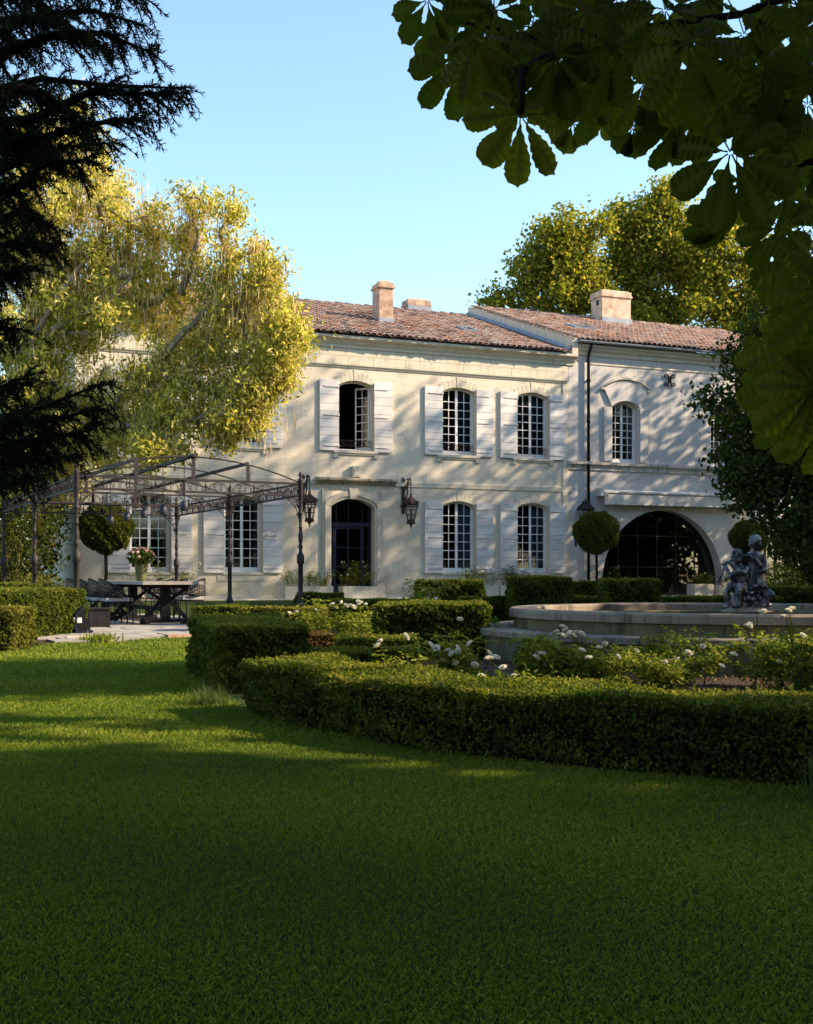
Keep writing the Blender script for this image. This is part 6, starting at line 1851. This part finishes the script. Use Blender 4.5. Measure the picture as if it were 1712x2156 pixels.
# stone troughs of flowers along the front
def trough(label, u, v, L, h, hp, nl, mat, bl, seed, pet=None):
    p = hw(u, v); z = 0.23
    o = thing('stone_trough', label, 'planter', (p.x, p.y, z - 0.03), HROT, 'stone troughs along the house front')
    m = MB()
    m.box(-L / 2, L / 2, -0.22, -0.15, 0, h); m.box(-L / 2, L / 2, 0.15, 0.22, 0, h); m.box(-L / 2, -L / 2 + 0.07, -0.15, 0.15, 0, h); m.box(L / 2 - 0.07, L / 2, -0.15, 0.15, 0, h); m.box(-L / 2 + 0.07, L / 2 - 0.07, -0.15, 0.15, 0, h - 0.06)
    m.build('trough', M['stone'], o)
    rr = random.Random(seed); st = MB(); P = []
    tips = []
    for i in range(int(L * 26)):
        b = Vector((rr.uniform(-.45, .45) * L, rr.uniform(-.1, .1), h - 0.05)); e = b + Vector((rr.gauss(0, 0.16), rr.gauss(0, 0.13), hp * rr.uniform(0.35, 1.0)))
        t = limb(b, e, 0.05, 5, 0.3); tips.append(t); st.tube(t, [0.006, 0.005, 0.004, 0.003, 0.002], 3)
    st.build('stems', M['rose_leaf'], o)
    for i in range(nl):
        t = rr.choice(tips); q = t[rr.choice((1, 2, 2, 3, 3, 4))]; P.append(q + Vector((rr.gauss(0, .05), rr.gauss(0, .05), rr.gauss(0, .05))))
    tag(link('leaves', leaf_mesh('leaves', np.array(P), rng.uniform(0.6, 1.3, nl) * 0.05, M[mat], 0.5), o), kind='stuff')
    for i in range(bl):
        q = rr.choice(tips)[-1]; s = 0.07 * rr.uniform(0.7, 1.2)
        link('bloom', rr.choice(pet or white), o, q, (rr.uniform(0, 1.2), rr.uniform(-.6, .6), rr.uniform(0, 6)), (s, s, s))
    return o
trough('stone trough of small flowers left of the front door, behind the pergola post', -1.75, -0.85, 1.5, 0.42, 0.62, 1500, 'rose_leaf', 8, 21)
trough('sunlit stone trough of pale flowers reaching up before the front door', -0.15, -0.9, 1.1, 0.42, 0.8, 1800, 'box_lit_yellow', 16, 22, pink + white)
trough('grey stone trough of leafy stems under the window right of the door', 3.9, -0.75, 1.5, 0.44, 0.72, 1400, 'rose_leaf', 4, 23)
trough('stone trough of stems beneath the last window before the wing', 5.4, -0.75, 1.4, 0.44, 0.66, 1200, 'dark_leaf', 3, 24)
trough('stone trough under the clipped ball tree left of the arch', 9.0, -0.95, 1.5, 0.40, 0.7, 1300, 'dark_leaf', 7, 25)
trough('square pale stone trough standing before the right half of the arch', 12.5, -0.9, 0.8, 0.46, 0.5, 1300, 'dark_leaf', 2, 26)
trough('dark leafy stone trough at the right foot of the arch', 14.0, -0.8, 1.6, 0.42, 0.6, 1600, 'dark_leaf', 1, 27)
rose_bush('climbing white rose plant under the left window behind the table', hw(-5.9, -0.8, 0.2), 1.6, 0.95, 900, 12, 28, 0.05, bs=0.09)

# ------------------------------------------------------------ fountain
FC = Vector((3.85, 13.55, 0))
ft = thing('fountain', 'round stone fountain basin with a broad step and dark water', 'fountain', FC)
M['basin'] = stone_mat('basin_stone', (0.16, 0.13, 0.095), (0.27, 0.22, 0.165), (0.04, 0.032, 0.023), 0.85, 1.6)
M['basin_wall'] = stone_mat('mossy_stone', (0.10, 0.085, 0.045), (0.18, 0.15, 0.085), (0.035, 0.034, 0.012), 0.8, 1.4)
def ring_stones(name, n, r0, r1, z0, z1, mat, gap=0.006, a0=0.0, bev=0.012, sub=4):
    for k in range(n):
        aa, ab = a0 + 2 * pi * k / n, a0 + 2 * pi * (k + 1) / n
        g_ = gap / r1
        m = MB(); vs = []
        dz = random.uniform(-0.002, 0.002)
        for i in range(sub + 1):
            a = aa + g_ / 2 + (ab - aa - g_) * i / sub
            ca, sa = math.cos(a), math.sin(a)
            for r, z in ((r0, z0), (r1, z0), (r1, z1 - bev + dz), (r1 - bev, z1 + dz), (r0 + bev, z1 + dz), (r0, z1 - bev + dz)):
                vs.append((r * ca, r * sa, z))
        fs = [tuple(reversed(range(6))), tuple(sub * 6 + i for i in range(6))]
        for i in range(sub):
            for j in range(6): fs.append((i * 6 + j, (i + 1) * 6 + j, (i + 1) * 6 + (j + 1) % 6, i * 6 + (j + 1) % 6))
        m.add(vs, fs)
        fixnormals(m.build(name, mat, ft))
ring_stones('step_stone', 18, 2.5, 3.05, 0.27, 0.335, M['basin'], a0=0.1)
ring_stones('step_riser_stone', 18, 2.5, 3.0, 0.0, 0.265, M['basin_wall'], a0=0.22)
ring_stones('wall_stone', 16, 2.38, 2.62, 0.337, 0.455, M['basin_wall'], a0=0.05)
ring_stones('coping_stone', 16, 2.36, 2.67, 0.457, 0.55, M['basin'], a0=0.16, bev=0.02)
ring_stones('basin_lining', 16, 2.20, 2.37, 0.1, 0.46, M['basin_wall'], a0=0.1)
m = MB(); m.lathe([(0.0, 0.1), (2.25, 0.1), (2.25, 0.11), (0, 0.11)], 32); m.build('basin_floor', M['room'], ft)
wm, nt, b = newmat('pond_water')
b.inputs['Base Color'].default_value = (0.004, 0.006, 0.005, 1); b.inputs['Roughness'].default_value = 0.03; b.inputs['Specular IOR Level'].default_value = 0.5
bump(nt, b, noise(nt, 5, 3, 0.5, coords(nt)).outputs[0], 0.08, 0.02)
m = MB(); n = 48; m.add([(FC.x, FC.y, 0.30)] + [(FC.x + 2.19 * math.cos(2 * pi * k / n), FC.y + 2.19 * math.sin(2 * pi * k / n), 0.30) for k in range(n)], [(0, 1 + k, 1 + (k + 1) % n) for k in range(n)])
tag(m.build('water', wm), kind='structure')
for i, (x, y, lb_) in enumerate(((1530, 1283, 'lily pad floating left of the statue with an upright white bud'), (1478, 1283.5, 'lone lily pad floating near the middle of the basin water'))):
    p = at(x, y, 0.304); o = thing('lily_pad', lb_, 'water lily', (p.x, p.y, 0.304), 0)
    m = MB(); m.add([(0, 0, 0.004)] + [(0.17 * math.cos(a), 0.17 * math.sin(a), 0.002 + 0.01 * math.sin(3 * a)) for a in np.linspace(0.2, 6.1, 15)], [(0, j + 1, j + 2) for j in range(14)]); m.build('pad', M['shrub'], o)
    if i == 0: link('bloom', white[0], o, (-0.12, 0.05, 0.02), None, (0.13, 0.13, 0.16))

# ------------------------------------------------------------ statue
SP = Vector((3.95, 13.75, 0.0))
st = thing('fountain_statue', 'dark bronze statue of two children on rocks, one playing a flute', 'statue', SP)
bz, nt, b = newmat('glint_mottled_bronze')
v = coords(nt)
geo = nt.nodes.new('ShaderNodeNewGeometry')
c = ramp(nt, noise(nt, 9, 8, 0.7, v).outputs[0], [(0.36, (0.012, 0.013, 0.02)), (0.5, (0.04, 0.042, 0.056)), (0.62, (0.34, 0.33, 0.32))])  # pale mottling imitates highlights on the bronze
c = mixc(nt, ramp(nt, geo.outputs['Pointiness'], [(0.46, (0.75, 0.75, 0.75)), (0.53, (0, 0, 0))]), c, (0.018, 0.018, 0.022))  # darker in the concave creases
nt.links.new(c, b.inputs['Base Color']); b.inputs['Roughness'].default_value = 0.42; b.inputs['Metallic'].default_value = 0.25
bump(nt, b, noise(nt, 40, 5, 0.7, v).outputs[0], 0.25, 0.004)
M['bronze'] = bz
def fused(name, m, parent, vox=0.011, smooth=3):
    o = m.build(name, M['bronze'], parent)
    r_ = o.modifiers.new('remesh', 'REMESH'); r_.mode = 'VOXEL'; r_.voxel_size = vox; r_.use_smooth_shade = True
    s_ = o.modifiers.new('smooth', 'SMOOTH'); s_.iterations = smooth; s_.factor = 0.5
    return o
def head(m, c, r, face, hair_seed):
    """Child's head turned to the direction face (world xy), with curls, nose, cheeks and ears."""
    c = Vector(c); f = Vector((face[0], face[1], face[2] if len(face) > 2 else 0)).normalized(); s = f.cross(Vector((0, 0, 1))).normalized(); u = s.cross(f)
    m.ell(c, (r * 0.86, r * 0.86, r), 14, 10)
    m.ell(c + f * r * 0.32 - u * r * 0.42, (r * 0.52, r * 0.52, r * 0.46), 10, 7)
    m.ell(c + f * r * 0.92 - u * r * 0.2, (r * 0.15, r * 0.15, r * 0.2), 8, 6)
    for g_ in (-1, 1):
        m.ell(c + f * r * 0.62 + s * g_ * r * 0.4 - u * r * 0.38, (r * 0.27,) * 3, 8, 6)
        m.ell(c + f * r * 0.72 + s * g_ * r * 0.33 + u * r * 0.16, (r * 0.2, r * 0.2, r * 0.1), 8, 6)
        m.ell(c + s * g_ * r * 0.86 - u * r * 0.12, (r * 0.14, r * 0.14, r * 0.22), 8, 6)
    m.ell(c + f * r * 0.82 - u * r * 0.5, (r * 0.17, r * 0.17, r * 0.07), 8, 5)
    rr = random.Random(hair_seed)
    for i in range(46):
        d = Vector((rr.gauss(0, 1), rr.gauss(0, 1), rr.gauss(0.5, 0.9))).normalized()
        if d.dot(f) > 0.5 and d.dot(u) < 0.55: continue
        if d.dot(u) < -0.55: continue
        q = r * rr.uniform(0.2, 0.32)
        m.ell(c + d * r * 0.92, (q, q, q), 7, 5)
def hand(m, c, d, s=1.0):
    c = Vector(c); d = Vector(d).normalized()
    sd = d.cross(Vector((0, 0, 1))).normalized(); up = sd.cross(d)
    m.ell(c, (0.024 * s, 0.024 * s, 0.02 * s), 8, 6)
    for k in range(4):
        a = c + sd * (k - 1.5) * 0.013 * s
        m.tube([a, a + d * 0.03 * s, a + d * 0.046 * s - up * 0.016 * s, a + d * 0.044 * s - up * (0.032 + 0.004 * (k == 1)) * s], [0.0085 * s, 0.008 * s, 0.007 * s, 0.005 * s], 6)
    m.tube([c + sd * 0.02 * s, c + sd * 0.034 * s + d * 0.014 * s, c + sd * 0.03 * s + d * 0.03 * s - up * 0.012 * s], [0.009 * s, 0.008 * s, 0.006 * s], 6)
Zb = 0.56
# flute player, seated on the left, seen from behind his shoulder, head turned to the left
m = MB(); X = -0.135
m.ell((X + 0.03, -0.02, Zb + 0.22), (0.105, 0.10, 0.09), 12, 8)                  # seat
m.ell((X + 0.035, -0.02, Zb + 0.30), (0.085, 0.075, 0.10), 12, 8)
m.ell((X + 0.03, -0.02, Zb + 0.40), (0.095, 0.075, 0.095), 12, 8)                # back and shoulders
m.tube([(X + 0.02, -0.02, Zb + 0.44), (X - 0.0, -0.03, Zb + 0.52)], [0.045, 0.042], 8)
head(m, (X - 0.015, -0.035, Zb + 0.575), 0.082, (-0.93, -0.25, -0.2), 3)
m.tube([(X - 0.05, -0.05, Zb + 0.30), (X - 0.10, -0.10, Zb + 0.37), (X - 0.135, -0.15, Zb + 0.345), (X - 0.16, -0.12, Zb + 0.42), (X - 0.17, -0.10, Zb + 0.465)], [0.04, 0.036, 0.033, 0.028, 0.022], 9)
m.tube([(X + 0.11, -0.05, Zb + 0.44), (X + 0.06, -0.13, Zb + 0.38), (X - 0.02, -0.16, Zb + 0.40), (X - 0.09, -0.13, Zb + 0.47), (X - 0.115, -0.10, Zb + 0.495)], [0.042, 0.038, 0.034, 0.028, 0.022], 9)
hand(m, (X - 0.185, -0.095, Zb + 0.475), (-0.6, 0.2, 0.5)); hand(m, (X - 0.125, -0.09, Zb + 0.505), (-0.6, 0.3, 0.4))
m.tube([(X - 0.03, -0.08, Zb + 0.2), (X - 0.12, -0.12, Zb + 0.23), (X - 0.17, -0.12, Zb + 0.17), (X - 0.14, -0.10, Zb + 0.04), (X - 0.155, -0.11, Zb - 0.0)], [0.065, 0.06, 0.048, 0.038, 0.028], 9)
m.tube([(X + 0.06, -0.08, Zb + 0.2), (X - 0.02, -0.18, Zb + 0.22), (X - 0.05, -0.2, Zb + 0.15), (X - 0.03, -0.17, Zb + 0.03), (X - 0.05, -0.18, Zb - 0.01)], [0.065, 0.06, 0.048, 0.038, 0.028], 9)
for x0, y0 in ((-0.155, -0.11), (-0.05, -0.18)):
    m.ell((X + x0 - 0.03, y0 - 0.01, Zb - 0.0), (0.05, 0.026, 0.02), 9, 6)
    for k in range(5): m.ell((X + x0 - 0.078 + 0.003 * k, y0 - 0.03 + 0.01 * k, Zb - 0.006), (0.012, 0.007, 0.008), 6, 4)
fused('flute_player', m, st, 0.0085, 2)
m = MB(); m.tube([(X - 0.085, -0.06, Zb + 0.535), (X - 0.16, -0.085, Zb + 0.50), (X - 0.27, -0.125, Zb + 0.30)], [0.012, 0.014, 0.018], 9); m.lathe([(0.018, 0), (0.024, 0.01), (0.018, 0.02)], 8, (0, 0, 0), True, Matrix.Translation((X - 0.27, -0.125, Zb + 0.30)) @ Matrix.Rotation(R(-65), 4, 'Y')); m.build('flute', M['bronze'], st)
# standing child in a draped cloth, seen from behind, head bowed to the right
m = MB(); X = 0.095
m.ell((X, 0.05, Zb + 0.36), (0.10, 0.085, 0.11), 12, 8)
m.ell((X, 0.05, Zb + 0.47), (0.098, 0.078, 0.11), 12, 8)
m.ell((X, 0.05, Zb + 0.57), (0.115, 0.078, 0.075), 12, 8)
m.tube([(X, 0.05, Zb + 0.6), (X + 0.01, 0.045, Zb + 0.68)], [0.05, 0.045], 8)
head(m, (X + 0.015, 0.04, Zb + 0.735), 0.088, (0.75, -0.55, -0.35), 8)
m.tube([(X + 0.10, 0.05, Zb + 0.59), (X + 0.135, 0.03, Zb + 0.50), (X + 0.13, -0.03, Zb + 0.42), (X + 0.07, -0.07, Zb + 0.41)], [0.045, 0.04, 0.034, 0.024], 9)
m.tube([(X - 0.10, 0.05, Zb + 0.59), (X - 0.145, 0.06, Zb + 0.49), (X - 0.13, 0.10, Zb + 0.40), (X - 0.06, 0.13, Zb + 0.39)], [0.045, 0.04, 0.034, 0.024], 9)
hand(m, (X + 0.055, -0.075, Zb + 0.405), (-1, -0.1, -0.1)); hand(m, (X - 0.045, 0.14, Zb + 0.39), (1, 0.2, 0))
m.tube([(X - 0.05, 0.05, Zb + 0.32), (X - 0.06, 0.03, Zb + 0.2), (X - 0.05, 0.05, Zb + 0.06), (X - 0.05, 0.03, Zb)], [0.068, 0.055, 0.042, 0.034], 9)
m.tube([(X + 0.05, 0.05, Zb + 0.32), (X + 0.07, 0.02, Zb + 0.2), (X + 0.06, 0.05, Zb + 0.06), (X + 0.06, 0.03, Zb)], [0.068, 0.055, 0.042, 0.034], 9)
for i in range(9):            # drapery folds slung over the shoulder and hips
    a = -0.9 + i * 0.23
    m.tube([(X + 0.085 * math.sin(a) , 0.05 - 0.09 * math.cos(a), Zb + 0.585 - 0.02 * abs(i - 4)), (X + 0.1 * math.sin(a * 1.1) + 0.02, 0.05 - 0.10 * math.cos(a), Zb + 0.45), (X + 0.11 * math.sin(a * 1.2) + 0.01, 0.05 - 0.105 * math.cos(a), Zb + 0.33), (X + 0.135 * math.sin(a * 1.2), 0.05 - 0.12 * math.cos(a), Zb + 0.2 - 0.03 * (i % 3))], [0.012, 0.017, 0.02, 0.016], 6)
m.tube([(X - 0.1, -0.0, Zb + 0.61), (X - 0.03, -0.05, Zb + 0.55), (X + 0.05, -0.06, Zb + 0.47), (X + 0.12, -0.03, Zb + 0.4)], [0.022, 0.026, 0.028, 0.024], 7)
fused('standing_child', m, st, 0.0085, 2)
m = MB(); rr = random.Random(5)
m.box(-0.2, 0.25, -0.12, 0.2, Zb - 0.02, Zb + 0.05)
for i in range(70):
    x = rr.uniform(-0.06, 0.25); y = rr.uniform(-0.2, 0.2); top = 0.30 if x > 0 else 0.18
    z = rr.uniform(0.0, top); q = rr.uniform(0.025, 0.06)
    m.ell((x + (0.04 * (1 - z / 0.3)), y * (1 - z), Zb + z), (q, q, q * rr.uniform(0.5, 1)), 7, 5)
for i in range(14): m.ell((rr.uniform(0.18, 0.28), rr.uniform(-0.15, 0.1), Zb + rr.uniform(0.14, 0.26)), (rr.uniform(0.015, 0.035),) * 3, 6, 4)
m.ell((-0.14, -0.02, Zb + 0.07), (0.09, 0.10, 0.11), 10, 7)
fused('rock_base', m, st, 0.011, 1)
m = MB(); m.lathe([(0.30, 0.11), (0.30, 0.49), (0.36, 0.495), (0.36, 0.515), (0.28, 0.525), (0.27, Zb - 0.01), (0.0, Zb - 0.005)], 24, (0.03, 0, 0)); m.build('pedestal', M['basin'], st)

st.scale = (0.9, 0.9, 1.0)
# ------------------------------------------------------------ small things
p = at(178, 1338)
fl = thing('garden_floodlight', 'black plastic floodlight housing with curved hood standing on a stone at the patio corner', 'floodlight', (p.x, p.y, 0), R(20))
m = MB()
Hd = [(-0.02, 0.05), (0.24, 0.05), (0.27, 0.2), (0.24, 0.34), (0.14, 0.45), (0.12, 0.45), (0.20, 0.33), (0.225, 0.2), (0.20, 0.08), (-0.02, 0.08)]
m.extr([(a - 0.1, b) for a, b in Hd], -0.12, 0.12, Matrix.Rotation(R(90), 4, 'Z')); fixnormals(m.build('hood', M['navy'], fl))
m = MB(); m.box(-0.12, 0.08, -0.10, 0.10, 0.06, 0.26); m.box(-0.16, 0.0, -0.105, 0.105, 0.27, 0.40); m.build('body', M['pipe'], fl)
m = MB(); m.box(-0.17, -0.05, -0.12, -0.102, 0.2, 0.28); m.build('label_plate', M['sash'], fl)
for (x, y, L, a, lb_) in ((105, 1338, 0.42, 0.1, 'short pale kerb stone lying left of the floodlight'), (178, 1347, 0.5, 0.35, 'low kerb stone under the floodlight at the patio corner'), (385, 1343, 0.5, 0.5, 'reddish kerb stone at the right front end of the patio')):
    q = at(x, y); o = MB(); o.box(-L / 2, L / 2, -0.09, 0.09, 0, 0.055)
    tag(o.build('kerb_stone', M['stone'] if x != 385 else pmat('red_stone', (0.3, 0.16, 0.11), (0.42, 0.27, 0.2), 8), None, q, (0, 0, a)), lb_, 'stone', 'kerb stones at the patio edge')
q = pw(0.55, 1.0, 0.035)
o = thing('storage_box', 'small black storage box on the patio behind the near pergola post', 'box', q, PR)
m = MB(); m.box(-0.18, 0.18, -0.22, 0.22, 0.0, 0.3); m.build('box', M['blackwood'], o); m = MB(); m.box(-0.2, 0.2, -0.24, 0.24, 0.302, 0.335); m.build('lid', M['blackwood'], o)
